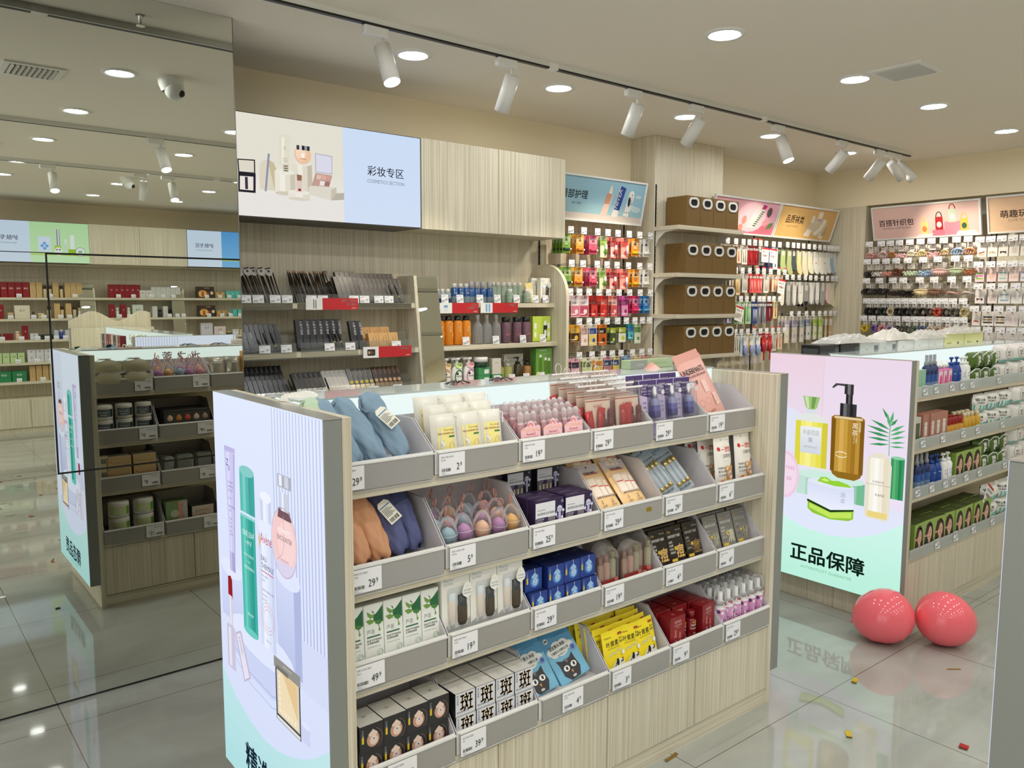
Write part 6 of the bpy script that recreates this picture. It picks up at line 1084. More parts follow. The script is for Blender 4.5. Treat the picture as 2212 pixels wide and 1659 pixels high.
m, fr = carton(.14, .06, .2, M((96, 150, 60), .4), M((110, 164, 72), .35)); fr.text('CHANDO', -.04, .18, .014, WHITE); fr.text('买1送3', .004, .145, .024, WHITE, 'l', .03, 0, .8); fr.circ(-.045, .026, .022, M((226, 226, 130))); [fr.rrect(x, .03, .03, h_, .006, M((90, 130, 50), .2)) for x, h_ in ((-.045, .11), (.0, .09), (.03, .085))]; [fr.rect(x+.006, .03+h_, .018, .018, WHITE) for x, h_ in ((-.045, .11), (.0, .09), (.03, .085))]; P('green_gift_set', 'gift set', m).put((3.5, 4.01, z), 'tall green gift set at the right end of third bottle shelf')
for zz, y, xs, pr, nm in ((1.602, 3.99, (2.72, 2.831, 2.982, 3.119, 3.275, 3.433, 3.522), '19.9', 'top'), (1.347, 3.955, (2.85, 3.08, 3.3, 3.47), '29.9', 'second'), (1.102, 3.93, (3.07, 3.19, 3.31, 3.44), '39.9', 'third')):
    for i, x in enumerate(xs): ptag(pr, (x, y, zz), '%s price tag on the %s bottle shelf' % (nth(i, len(xs)), nm), 0, .05, .04)
# ================================================================ hanging walls
class Wall:
    'pegs on a wall: a runs along the wall, o is the outward reach'
    def __init__(s, kind, back): s.k = kind; s.b = back; s.rz = 0 if kind == 'back' else -PI/2
    def at(s, a, o, z): return (a, s.b-o, z) if s.k == 'back' else (s.b-o, a, z)
HK = {}
def hook(wall, a, z, label, price='9.9', reach=.235, red=False, tw=.05, grp='price hooks'):
    k = (price, reach, red, tw)
    if k not in HK:
        r = reach; p = P('price_hook', 'price hook', MB().tube([(0, 0, -.03), (0, -r+.02, -.03), (0, -r+.008, -.024), (0, -r+.004, -.012)], .0022, STEEL, 5).tube([(.004, 0, .0), (.004, -r-.01, .004)], .0018, STEEL, 5).box(-.012, -.004, -.036, .014, 0, .006, STEEL))
        h = .058 if red else .046; m = MB().box(-tw/2, -r-.0135, -.018, tw/2, -r-.011, -.018+h, WHITE); tagart(front(m, -r-.0137, -.018, -tw/2), tw, h, price, len(HK), red); p.part('price_tag', m, 'white price tag'); HK[k] = p
    return HK[k].put(wall.at(a, 0, z), label, grp, wall.rz)
def hangs(p, wall, a, z, n, desc, grp, reach=.205, step=.034, jit=.004):
    for k in range(n):
        nm = desc if n == 1 else '%s of %s' % (nth(k, n, 'front'), desc)
        p.put(wall.at(a+RN.uniform(-jit, jit), reach-k*step, z-.03), nm, grp, wall.rz+RN.uniform(-.08, .08))
def hcard(name, cat, w, h, base, art=None, clear=False, parts=None, rim=.003):
    m = MB(); m.box(-w/2, -.001, -h-.004, w/2, .001, .012, base, 0)
    f = front(m, -.001, -h-.004); 
    if art: art(f, w, h)
    f.circ(0, h+.006, .005, M((60, 56, 52)), n=8)
    p = P(name, cat, m)
    for nm, mb, lb in (parts or []): p.part(nm, mb, lb)
    return p
def hstick(c, cap, w, z, r=.0085): return MB().lathe([(r, -w/2, cap), (r, -w*.25, cap), (r, -w*.24, c), (r, w*.3, c), (r*.9, w*.3+.001, WHITE), (r*.9, w/2, WHITE)], c, 10, X=Matrix.Translation((0, -.011, z)) @ Matrix.Rotation(PI/2, 4, 'Y'))
def vstick(c, c2, h, z0, x=0, r=.009): return MB().lathe([(r, 0, c), (r, h*.55, c), (r*.95, h*.56, c2), (r*.95, h, c2)], c, 10, (x, -.011, z0))
def balm(c1, c2, stick, word):
    def art(f, w, h):
        f.rect(-w/2+.003, h*.6, w-.006, h*.38, M(tuple(min(255, int(x*.5+110)) for x in c1))); f.rect(-w/2+.003, .004, w-.006, h*.6, M(c1)); f.poly([(-.018, h*.72), (0, h*.9), (.018, h*.72)], M(c2)); f.text(word, 0, h*.5, .015, WHITE, 'c', .02); f.text('润唇膏', 0, h*.4, .009, M(c2), 'c')
    return hcard('lip_balm_pack', 'lip balm', .074, .11, M(c1), art, parts=[('balm_stick', hstick(M(stick), M(stick), .066, -.09), 'lip balm stick')])
def tallpack(c1, c2, c3, name='lip_balm_pack', cat='lip balm', w=.062, h=.13, word='润唇', vs=None):
    def art(f, w, h): f.rect(-w/2+.003, .004, w-.006, h*.55, M(c2)); f.rect(-w/2+.004, h*.62, w-.008, h*.3, M(c3)); f.text(word, -w*.38, h*.68, w*.24, WHITE, 'l', .02); f.circ(w*.12, h*.28, w*.2, M(c3)); f.rect(-w*.4, h*.12, w*.5, .006, WHITE)
    return hcard(name, cat, w, h, M(c1), art, parts=[('stick', vstick(M(vs), WHITE, h*.5, -h*.85, w*.28), 'upright stick')] if vs else None)
LW = Wall('back', 4.192)
kA = [balm((120, 160, 60), (60, 100, 40), (30, 60, 40), '果味'), balm((226, 160, 50), (150, 90, 30), (214, 110, 30), '果味'), balm((226, 90, 120), (150, 40, 70), (190, 50, 80), '果味'), tallpack((206, 220, 160), (226, 230, 190), (150, 190, 90), vs=(120, 160, 70)), tallpack((226, 120, 110), (236, 190, 180), (170, 50, 60), vs=(214, 90, 90)),
      tallpack((236, 140, 130), (240, 170, 150), (214, 70, 66), w=.075, vs=(200, 190, 230)), balm((236, 150, 40), (90, 60, 40), (240, 200, 40), '蜂蜜'), balm((226, 224, 218), (40, 40, 40), (230, 230, 226), '牛奶')]
nA = ['green', 'orange', 'pink', 'pale green leaf', 'coral', 'strawberry pink', 'honey orange', 'black and white cow print']
rowsL = [(2.08, (3.7, 3.82, 3.95, 4.05, 4.15, 4.265, 4.375, 4.49), list(range(8)), 4), (1.86, (3.71, 3.815, 3.95, 4.045, 4.145, 4.262, 4.38, 4.49), list(range(8)), 3)]
kB = [tallpack((214, 206, 196), (232, 226, 216), (196, 190, 150), w=.05), tallpack((214, 190, 196), (206, 110, 130), (226, 214, 214), w=.078), tallpack((206, 170, 176), (190, 70, 96), (232, 220, 220), w=.078), tallpack((190, 40, 36), (206, 60, 50), (150, 24, 28)), tallpack((206, 50, 40), (196, 44, 40), (226, 90, 80)), tallpack((226, 120, 110), (206, 80, 90), (240, 200, 190)), tallpack((206, 90, 160), (226, 150, 190), (150, 40, 110), w=.07), balm((206, 40, 100), (30, 40, 90), (226, 60, 110), '莓果'), balm((40, 120, 190), (20, 40, 90), (90, 170, 214), '修护')]
nB = ['beige', 'left rose and white', 'right rose and white', 'dark red', 'bright red', 'coral red', 'magenta', 'berry pink stick', 'blue stick']
kC = [tallpack((214, 150, 40), (60, 40, 30), (226, 180, 60), w=.085, h=.1), tallpack((226, 206, 190), (236, 216, 206), (206, 160, 150), w=.07), tallpack((226, 220, 206), (226, 200, 100), (60, 80, 160), w=.075), tallpack((214, 120, 30), (190, 90, 24), (40, 30, 24), w=.075), tallpack((40, 50, 40), (60, 80, 50), (190, 200, 60), w=.06), tallpack((50, 60, 44), (226, 226, 206), (190, 206, 60), w=.08, h=.12), tallpack((40, 150, 150), (90, 190, 190), (50, 110, 190), w=.055, h=.1), tallpack((190, 206, 170), (206, 214, 190), (90, 140, 70), w=.065)]
nC = ['honeycomb gold', 'cream floral', 'white and gold', 'orange and black', 'slim dark green', 'wide dark green', 'teal', 'pale leafy green']
kD = [tallpack((226, 170, 190), (240, 196, 206), (60, 50, 70), w=.075), tallpack((226, 224, 200), (206, 214, 150), (110, 130, 50), w=.085), tallpack((232, 226, 206), (226, 190, 90), (226, 150, 60), w=.085), tallpack((206, 150, 160), (190, 120, 120), (40, 70, 110), w=.075), tallpack((226, 214, 150), (226, 200, 100), (60, 80, 140), w=.065), tallpack((150, 180, 206), (190, 206, 220), (60, 90, 160), w=.075), tallpack((226, 206, 170), (236, 220, 190), (206, 160, 110), w=.07), tallpack((220, 170, 160), (232, 190, 180), (200, 120, 110), w=.07)]
nD = ['pink blossom', 'cream lemon', 'cream honey', 'dusty rose', 'yellow and blue', 'pale blue', 'cream beige', 'salmon']
rowsL += [(1.67, (3.7, 3.785, 3.875, 3.97, 4.065, 4.17, 4.28, 4.39, 4.5), kB, 3), (1.47, (3.785, 3.88, 3.96, 4.055, 4.16, 4.25, 4.34, 4.42, 4.495), None, 3), (1.24, (3.79, 3.91, 4.02, 4.11, 4.2, 4.32, 4.42, 4.51), None, 2)]
RW = ('top', 'second', 'third', 'fourth', 'fifth', 'sixth')
for r, (z, xs, ks, n) in enumerate(rowsL):
    K, Nn = ((kA, nA), (kA, nA), (kB, nB), (kC, nC), (kD, nD))[r]
    for i, x in enumerate(xs):
        hook(LW, x, z, '%s price hook in the %s row of the lip care wall' % (nth(i, len(xs)), RW[r]), ('14.9', '19.9', '9.9')[i % 3])
        if i < len(K): hangs(K[i], LW, x, z, n, '%s packs, %s row of lip care wall' % (Nn[i], RW[r]), 'lip balm packs on the wall')
def slots(x, y, z0, z1, label, rz=0):
    m = MB().box(-.006, -.004, 0, .006, 0, z1-z0, BLK); f = front(m, -.004)
    for k in range(int((z1-z0)/.034)): f.rect(-.003, .008+.034*k, .006, .006, M((140, 136, 126)))
    o = obj('slotted_upright', m); o.location = (x, y, z0); o.rotation_euler = (0, 0, rz); tag(o, label, 'shelf upright', 'black slotted wall uprights')
obj_ = struct('wall_back_cladding', MB().box(3.62, 4.192, 0, 4.556, 4.212, 2.47, WV).box(5.359, 4.192, 0, 7.141, 4.212, 2.47, WV))
slots(3.635, 4.19, 1.1, 2.45, 'slotted upright beside the rounded end panel'); slots(4.47, 4.19, 1.1, 2.45, 'slotted upright at the right of the lip care wall'); slots(6.12, 4.19, 1.0, 2.45, 'slotted upright between nail tools and socks'); slots(7.0, 4.19, 1.0, 2.45, 'slotted upright at the room corner beside socks')
slots(4.567, 3.969, .9, 2.46, 'left slotted upright on the pillar front'); slots(5.335, 3.969, .9, 2.44, 'right slotted upright on the pillar front')
slots(7.359, 3.6, 1.0, 2.45, 'slotted upright at the left of the hair clip wall', -PI/2); slots(7.359, 2.74, 1.0, 2.45, 'left of two slotted uprights beside the hair clip cards', -PI/2); slots(7.359, 2.70, 1.0, 2.45, 'right of two slotted uprights beside the hair clip cards', -PI/2)
# pillar shelves and storage boxes
SHZ = (2.155, 1.818, 1.519, 1.217); KR = M((118, 90, 44), .75); HN = ('top', 'second', 'third', 'lowest')
m = MB(); w, d, h = .152, .19, .215; m.box(-w/2, -d/2, 0, w/2, d/2, h, KR, .002)
def stadium(a, b, n=8): return [(a*math.cos(t)*0+(a-b)*(1 if -PI/2 <= t <= PI/2 else -1)+b*math.cos(t), b*math.sin(t)) for t in [-PI/2+PI*k/n for k in range(n+1)]+[PI/2+PI*k/n for k in range(n+1)]]
o_, i_ = stadium(.056, .038), stadium(.04, .023)
SB = P('storage_box', 'storage box', m); g = MB(); nn = len(o_); zc = .168
vs = [(a, -d/2-.006, b+zc) for a, b in o_]+[(a, -d/2-.006, b+zc) for a, b in i_]+[(a, -d/2+.001, b+zc) for a, b in o_]+[(a, -d/2+.001, b+zc) for a, b in i_]
g.add(vs, [(k, (k+1) % nn, nn+(k+1) % nn, nn+k) for k in range(nn)]+[((k+1) % nn, k, 2*nn+k, 2*nn+(k+1) % nn) for k in range(nn)]+[(nn+k, nn+(k+1) % nn, 3*nn+(k+1) % nn, 3*nn+k) for k in range(nn)], M((226, 226, 222), .35))
SB.part('handle_ring', g, 'white plastic handle ring'); g = MB(); front(g, -d/2-.0005, zc).poly(i_, M((24, 20, 14), .9)); SB.part('handle_hole', g, 'dark hand hole')
for r, z in enumerate(SHZ):
    t = thing('pillar_shelf', HN[r]+' wooden shelf on the pillar under brown storage boxes', 'shelf', (4.555, 3.968, z), 0, 'wooden pillar shelves')
    obj('board', MB().box(0, -.225, -.03, .775, 0, 0, WX, .001), t)
    for x in (.012, .78-.022): obj('bracket', MB().prism([(0, -.03), (0, -.15), (-.03, -.09), (-.09, -.045), (-.2, -.03)], 'x', x, x+.004, M((226, 222, 212), .4)), t)
    for i in range(4): SB.put((4.735+.1545*i, 3.85, z+.0005), '%s brown storage box with white handle ring on the %s pillar shelf' % (nth(i, 4), HN[r]), 'brown storage boxes')
t = thing('pillar_shelf', 'dark shelf under the lowest storage boxes, half hidden', 'shelf', (4.60, 3.968, .93), 0, 'wooden pillar shelves'); obj('board', MB().box(0, -.2, -.02, .8, 0, 0, DGREY), t)
for i, c in enumerate(((150, 110, 120), (206, 200, 190), (60, 50, 56), (176, 130, 60))): m, fr = carton(.07, .06, .12, M(c, .5)); P('small_carton', 'box', m).put((4.97+.09*i, 3.86, .931), nth(i, 4)+' small carton on the dark shelf under the storage boxes', 'cartons under the storage boxes')
# nail tool wall
NW = LW
def clearcard(c, items, w=.07, h=.14):
    ps = []
    for x, c2, l in items: ps.append(('tool', MB().lathe([(.004, 0), (.0045, l*.5), (.0025, l)], M(c2, .3), 8, (x, -.005, -h*.9)), None))
    return hcard('nail_tool_pack', 'nail tool', w, h, M(c, .4), lambda f, w, h: (f.rect(-w/2+.004, h*.86, w-.008, h*.12, WHITE), f.text('美甲', -w*.3, h*.88, w*.16, INK)), parts=ps)
kn = {'w': clearcard((226, 222, 212), ((-.015, (190, 190, 190), .09), (.012, (206, 190, 160), .1))), 'c': clearcard((206, 200, 186), ((0, (120, 110, 100), .1),), .06), 'r': clearcard((150, 26, 34), ((0, (206, 60, 66), .08),), .07), 'R': clearcard((226, 90, 90), ((-.02, (240, 200, 190), .08), (.02, (240, 200, 190), .08)), .085), 'g': clearcard((176, 206, 160), ((-.015, (120, 190, 120), .12), (.012, (206, 230, 196), .12)), .075, .17), 'b': clearcard((50, 66, 130), ((-.02, (206, 210, 226), .1), (0, (206, 210, 226), .1), (.02, (206, 210, 226), .1)), .08, .17), 's': clearcard((120, 120, 130), ((0, (214, 214, 220), .13),), .055, .17), 'd': clearcard((110, 20, 34), ((0, (190, 150, 140), .09),), .075, .15), 'y': clearcard((226, 214, 150), ((0, (214, 120, 130), .09),), .065, .13), 'o': clearcard((236, 206, 180), ((0, (236, 150, 110), .08),), .075, .13), 'l': clearcard((196, 186, 210), ((0, (150, 120, 180), .11),), .06, .16), 'B': clearcard((200, 214, 224), ((0, (130, 150, 190), .12),), .07, .17), 'e': clearcard((226, 206, 160), ((-.014, (206, 160, 90), .09), (.014, (226, 196, 150), .09)), .07, .16)}
kname = {'w': 'white', 'c': 'clear beige', 'r': 'dark red', 'R': 'coral', 'g': 'pale green', 'b': 'navy', 's': 'silver grey', 'd': 'wine red', 'y': 'pale yellow', 'o': 'peach', 'l': 'lilac', 'B': 'pale blue', 'e': 'tan bear'}
for r, (z, xs, kk, reds, n) in enumerate(((2.09, (5.41, 5.52, 5.62, 5.7, 5.78, 5.86, 5.94, 6.05, 6.14), 'ccowrrwbB', (4, 5), 3), (1.86, (5.53, 5.62, 5.72, 5.83, 5.92, 6.02, 6.14, 6.23), 'cewRRwoo', (3, 4, 5, 6, 7), 3), (1.63, (5.52, 5.61, 5.69, 5.78, 5.87, 5.93, 6.01, 6.08, 6.17), 'lgggbssdy', (), 3), (1.36, (5.55, 5.63, 5.72, 5.81, 5.9, 5.99, 6.08, 6.17, 6.26), 'lwBeBrRwo', (3, 6, 7), 2))):
    for i, x in enumerate(xs):
        hook(NW, x, z, '%s price hook in the %s row of the nail tool wall' % (nth(i, len(xs)), RW[r]), ('9.9', '12.9', '6.9')[i % 3], red=i in reds); hangs(kn[kk[i]], NW, x, z, n, '%s tool packs at %s hook, %s row of nail tool wall' % (kname[kk[i]], nth(i, len(xs)), RW[r]), 'nail tool packs')
for x, z, l, ro in ((5.93, 2.06, 'left promo card hung in the top row of nail tools', .05), (6.05, 2.055, 'right promo card hung in the top row of nail tools', .08), (6.19, 1.80, 'promo card hung at the right of the second nail tool row', .12), (5.6, 1.57, 'promo card hung in the third row of nail tools', .22)): promo(NW.at(x, .25, z), l, 0, ro, '新品上市', '特惠价', .105, .12)
brush = hcard('hair_brush', 'brush', .06, .05, M((232, 230, 224), .5)); m = MB().lathe([(.011, 0), (.009, .06), (.014, .07), (.03, .1), (.032, .13), (.02, .155), (.001, .16)], M((150, 160, 196), .35), 14, (0, -.006, -.21), 1, .4, cap=False); brush.part('paddle', m, 'rounded hair brush')
brush2 = hcard('hair_brush', 'brush', .06, .05, M((206, 60, 60), .5)); brush2.part('paddle', MB().lathe([(.011, 0), (.009, .06), (.014, .07), (.028, .1), (.03, .13), (.02, .15), (.001, .155)], M((170, 44, 50), .35), 14, (0, -.006, -.2), 1, .4, cap=False), 'rounded hair brush')
for i, x in enumerate((5.74, 5.83, 5.92)): brush.put(NW.at(x, .215, 1.3), nth(i, 3)+' pale hair brush hanging in the lowest nail tool row', 'hair brushes', 0)
for i, x in enumerate((6.0, 6.09)): brush2.put(NW.at(x, .215, 1.31), ('left', 'right')[i]+' red hair brush hanging in the lowest nail tool row', 'hair brushes', 0)
# socks
def sock(c, cuff, h=.19, mark=None):
    m = MB(); sl = [(-.032, 0), (.032, 0), (.034, -h*.55), (.05, -h*.72), (.062, -h*.88), (.056, -h*.99), (.03, -h), (-.01, -h*.92), (-.03, -h*.78), (-.034, -h*.6)]
    m.prism(sl, 'y', -.006, .006, M(c, .85)); f = front(m, -.006); f.rect(-.031, -.045, .062, .035, M(cuff, .85)); f.rect(-.016, -.05, .032, .05, M((214, 212, 206)))
    if mark: f.circ(.005, -h*.5, .008, M(mark))
    f.line([(-.03, -h*.76), (.0, -h*.82), (.03, -h*.74)], .0015, M(tuple(int(x*.8) for x in c))); m.v[:] = [(a, b, q-.004) for a, b, q in m.v]; return P('ankle_sock', 'socks', m)
def liner(c, w=.058, h=.21, toe=None, art=None):
    m = MB(); p = [(-w*.42, 0), (w*.42, 0), (w*.5, -h*.3), (w*.5, -h*.8)]+[(w*.5*math.cos(a), -h*.8-h*.2*math.sin(a)) for a in [k*PI/8 for k in range(1, 8)]]+[(-w*.5, -h*.8), (-w*.5, -h*.3)]
    m.prism(p, 'y', -.005, .005, M(c, .85)); f = front(m, -.005); f.rect(-w*.32, -.075, w*.64, .075, M((206, 204, 198) if sum(c) < 640 else (226, 222, 214)))
    if toe: f.poly([(-w*.47, -h*.78), (w*.47, -h*.78)]+[(w*.47*math.cos(a), -h*.8-h*.19*math.sin(a)) for a in [k*PI/8 for k in range(1, 8)]], M(toe, .85))
    f.ring(0, -h*.4, w*.3, .003, M(art or tuple(int(x*.82) for x in c)), None, 14, 180, 360); m.v[:] = [(a, b, q-.004) for a, b, q in m.v]; return P('liner_sock', 'socks', m)
S1_ = [('sage green', sock((166, 178, 122), (176, 186, 136), .21)), ('sage green', sock((176, 186, 130), (190, 196, 150), .22)), ('dark slate', sock((70, 80, 84), (90, 96, 100), .18)), ('pale yellow', sock((226, 216, 156), (232, 224, 180), .21)), ('ribbed cream', sock((226, 220, 190), (232, 228, 206), .22)), ('cream', sock((232, 228, 196), (236, 232, 214), .2)), ('white lettered', sock((238, 236, 226), (240, 238, 230), .2, (226, 60, 80))), ('white', sock((236, 234, 222), (230, 226, 206), .2)), ('white patterned', sock((232, 232, 220), (226, 226, 214), .2, (110, 140, 110))), ('white', sock((230, 230, 222), (224, 224, 216), .19)), ('pale blue', sock((150, 176, 196), (170, 190, 206), .19)), ('pale grey', sock((206, 206, 200), (214, 214, 208), .18))]
S2_ = [('off white', liner((226, 220, 206))), ('grey', liner((176, 176, 168))), ('white', liner((232, 230, 222), .055)), ('white bear', liner((236, 234, 226), .07, .2, None, (40, 50, 110))), ('black and grey', liner((150, 150, 144), .075, .22, (24, 24, 26))), ('slim white', liner((234, 232, 228), .04, .2)), ('striped white', liner((230, 230, 228), .045, .2, (200, 200, 200))), ('grey', liner((160, 160, 154), .075, .21)), ('pale pink', sock((232, 206, 196), (236, 216, 206), .2)), ('cream', sock((230, 220, 190), (232, 226, 206), .22))]
S3_ = [('beige insole', tallpack((214, 208, 190), (222, 214, 190), (200, 194, 206), 'insole_pack', 'insoles', .075, .22, '鞋垫')), ('mauve insole', tallpack((206, 200, 192), (200, 190, 180), (160, 150, 180), 'insole_pack', 'insoles', .075, .22, '鞋垫')), ('grey insole', tallpack((196, 190, 176), (206, 200, 186), (150, 160, 170), 'insole_pack', 'insoles', .06, .22, '鞋垫')), ('silver insole', tallpack((200, 200, 196), (206, 206, 200), (120, 130, 160), 'insole_pack', 'insoles', .06, .2, '鞋垫')), ('green insole', tallpack((206, 206, 190), (214, 214, 196), (160, 180, 80), 'insole_pack', 'insoles', .06, .2, '鞋垫')), ('lime insole', tallpack((190, 196, 150), (206, 210, 180), (150, 190, 50), 'insole_pack', 'insoles', .06, .2, '鞋垫')), ('slim beige stocking', tallpack((190, 170, 140), (206, 190, 160), (226, 220, 206), 'stocking_pack', 'stockings', .04, .21, '丝袜')), ('tan stocking', tallpack((200, 170, 130), (206, 176, 136), (230, 226, 216), 'stocking_pack', 'stockings', .06, .2, '丝袜'))]
for r, (z, xs, K, n, rd) in enumerate(((2.095, (6.26, 6.35, 6.425, 6.51, 6.6, 6.69, 6.78, 6.86, 6.93, 6.99, 7.05, 7.10), S1_, 3, ()), (1.82, (6.27, 6.36, 6.46, 6.56, 6.645, 6.735, 6.84, 6.93, 7.02, 7.09), S2_, 3, ()), (1.5, (6.36, 6.48, 6.6, 6.71, 6.82, 6.92, 7.01, 7.09), S3_, 3, ()))):
    for i, x in enumerate(xs): hook(LW, x, z, '%s price hook in the %s row of the sock wall' % (nth(i, len(xs)), RW[r]), ('9.9', '12.9', '15.9')[i % 3]); hangs(K[i][1], LW, x, z, n, '%s at %s hook, %s row of sock wall' % (K[i][0]+(' socks' if r < 2 else ' packs'), nth(i, len(xs)), RW[r]), 'socks and insoles on the wall')
# hair accessory wall
HW = Wall('right', 7.358)
def claw(c, w=.085, h=.04, kind='arch'):
    mt = M(c, .3); p = hcard('hair_claw', 'hair clip', .045, .034, M((232, 226, 218), .5), lambda f, w, h: f.text('发饰', 0, h*.4, .012, M((150, 130, 120)), 'c')); m = MB()
    if kind == 'arch':
        m.tube([(w/2*math.cos(a), -.012-.012*math.sin(a), -.075+h*math.sin(a)*.75) for a in [PI*k/12 for k in range(13)]], [.004+.004*math.sin(PI*k/12) for k in range(13)], mt, 6)
        for k in range(5): x = (k-2)*w*.18; m.tube([(x, -.02, -.058+.006*abs(k-2)*-1), (x*1.15, -.03, -.075), (x*1.1, -.024, -.094)], .0032, mt, 5)
        m.tube([(-w/2, -.012, -.075), (0, -.022, -.082), (w/2, -.012, -.075)], .004, mt, 6)
    elif kind == 'wave':
        for s in (-1, 1): m.tube([(s*(.006+w*.5*k/8), -.014, -.07+.013*math.sin(k*1.25)) for k in range(9)], .006, mt, 6); m.tube([(s*(.004+w*.4*k/6), -.022, -.088+.01*math.sin(k*1.6+1)) for k in range(7)], .005, mt, 6)
        m.ball((0, -.018, -.078), (.012, .012, .01), mt)
    elif kind == 'bow':
        for s in (-1, 1): m.tube([(s*.004, -.015, -.075), (s*w*.35, -.018, -.055), (s*w*.5, -.016, -.075), (s*w*.33, -.018, -.096), (s*.004, -.015, -.078)], .0065, mt, 6); m.tube([(s*.004, -.016, -.078), (s*w*.22, -.018, -.112)], .005, mt, 6)
        m.ball((0, -.018, -.077), .01, mt)
    elif kind == 'shell':
        for k in range(9): a = PI*(k+.5)/9; m.tube([(.006*math.cos(a), -.014, -.06), (w*.36*math.cos(a), -.03, -.062-.022*math.sin(a)), (w*.5*math.cos(a), -.022, -.072-.034*math.sin(a))], .004, mt, 5)
        m.tube([(w*.47*math.cos(a), -.02, -.058-.002*math.sin(a)+.012*math.sin(a)) for a in [PI*k/10 for k in range(11)]], .006, mt, 6)
    elif kind == 'rod': m.tube([(-w/2, -.014, -.09), (-w*.2, -.022, -.07), (w*.1, -.02, -.075), (w/2, -.014, -.092)], [.003, .008, .008, .003], mt, 7)
    return p.part('claw', m, 'plastic claw clip')
def scrunchie(c, r=.028, t_=.012, thin=False):
    p = hcard('hair_tie', 'hair tie', .04, .034, M((232, 230, 226), .5)); mt = M(c, .8); m = MB(); n = 24
    m.tube([(r*math.cos(a), -.012+.004*math.sin(5*a), -.034-r+r*1.1*math.sin(a)) for a in [2*PI*k/n for k in range(n)]], [t_*(1 if thin else .8+.3*math.sin(k*2.6)) for k in range(n)], mt, 7, True); return p.part('band', m, 'fabric hair band')
def clipcard(c, c2, c3, w=.07, h=.1, v=0):
    def art(f, w, h):
        f.text('hair clip', 0, h*.9, .009, M((120, 110, 104)), 'c')
        if v == 0: [f.rrect(-w*.38, h*.2+.022*k, w*.76, .013, .006, M(q)) for k, q in enumerate((c2, c3, c2))]
        elif v == 1: f.poly([(-w*.3, h*.2), (-w*.05, h*.35), (w*.3, h*.2), (w*.34, h*.42), (.0, h*.38), (-w*.34, h*.44)], M(c2)); f.circ(0, h*.36, .007, M(c3))
        elif v == 2: [f.ring(-w*.16+.014*(k % 3), h*.3+.016*(k//3), .008, .002, M(c2 if k % 2 else c3)) for k in range(9)]
        elif v == 3: f.line([(-w*.3, h*.3), (w*.3, h*.42)], .009, M(c2)); f.line([(-w*.3, h*.18), (w*.3, h*.2)], .009, M(c3))
        elif v == 4: [f.line([(-w*.3+.012*k, h*.22), (-w*.2+.012*k, h*.5)], .005, M(c2 if k % 2 else c3)) for k in range(5)]
    return hcard('hair_clip_card', 'hair clips', w, h, M(c, .5), art)
PKc, BKc, BRc, CRc = (226, 170, 166), (22, 20, 22), (110, 60, 36), (232, 220, 196)
H1 = [('pink', claw(PKc, .08)), ('pale pink', claw((232, 200, 200), .075, .05)), ('amber', claw((190, 130, 70), .06)), ('blush', claw((236, 190, 190), .085, .03, 'wave')), ('cream', claw(CRc, .07)), ('yellow beige', claw((226, 206, 150), .07)), ('rose', claw((232, 180, 180), .09, .04, 'bow')), ('champagne', claw((206, 180, 140), .07)), ('sky blue', claw((150, 180, 214), .1, .05)), ('apricot', claw((222, 160, 120), .1, .05))]
H2 = [('black', claw(BKc, .085, .05, 'bow')), ('white', claw((226, 222, 214), .085, .04, 'wave')), ('salmon', claw((220, 150, 136), .08, .04, 'wave')), ('brown', claw(BRc, .085, .05)), ('mint', claw((190, 206, 176), .1, .04, 'wave')), ('pale blue bow', claw((150, 176, 206), .11, .05, 'bow')), ('dusty pink feather', claw((226, 180, 176), .13, .05, 'shell')), ('sage feather', claw((166, 180, 146), .13, .05, 'shell')), ('caramel', claw((150, 90, 56), .1, .04, 'wave'))]
H3 = [('large black', claw(BKc, .12, .05)), ('black', claw((30, 26, 26), .09, .05)), ('dark brown', claw((50, 32, 28), .09, .05, 'wave')), ('black bow', claw(BKc, .13, .05, 'bow')), ('cream shell', claw((226, 206, 160), .12, .05, 'shell')), ('taupe shell', claw((130, 96, 76), .12, .05, 'shell')), ('rose rod', claw((196, 150, 140), .11, .05, 'rod')), ('grey rod', claw((200, 186, 180), .11, .05, 'rod'))]
H4 = [('black', scrunchie(BKc)), ('black', scrunchie(BKc, .03)), ('dark green', scrunchie((30, 44, 36))), ('cream', scrunchie((206, 186, 150), .027)), ('black', scrunchie(BKc)), ('black', scrunchie(BKc, .03)), ('black and cream', scrunchie((60, 54, 50))), ('black', scrunchie(BKc, .03)), ('brown beaded', scrunchie((80, 50, 46), .024, .006, True)), ('burger red', scrunchie((190, 70, 50), .026)), ('black loop', scrunchie((40, 42, 44), .028, .006, True)), ('grey leopard', scrunchie((90, 84, 76))), ('khaki', scrunchie((180, 166, 116), .03))]
H5 = [('yellow', scrunchie((214, 190, 60), .024)), ('violet', scrunchie((120, 100, 160), .026)), ('rose', scrunchie((222, 150, 160), .03)), ('lilac', scrunchie((180, 160, 190), .028)), ('black beaded', scrunchie((50, 44, 44), .026, .006, True)), ('dark green loop', scrunchie((70, 84, 76), .028, .006, True)), ('grey green', scrunchie((110, 120, 110), .022)), ('blue check', scrunchie((90, 110, 146), .026)), ('ivory', scrunchie((220, 206, 186), .026)), ('beige', scrunchie((206, 186, 160), .028)), ('pink and navy', scrunchie((216, 180, 170), .024)), ('denim blue', scrunchie((120, 150, 190), .03)), ('dusty rose', scrunchie((176, 130, 124), .032))]
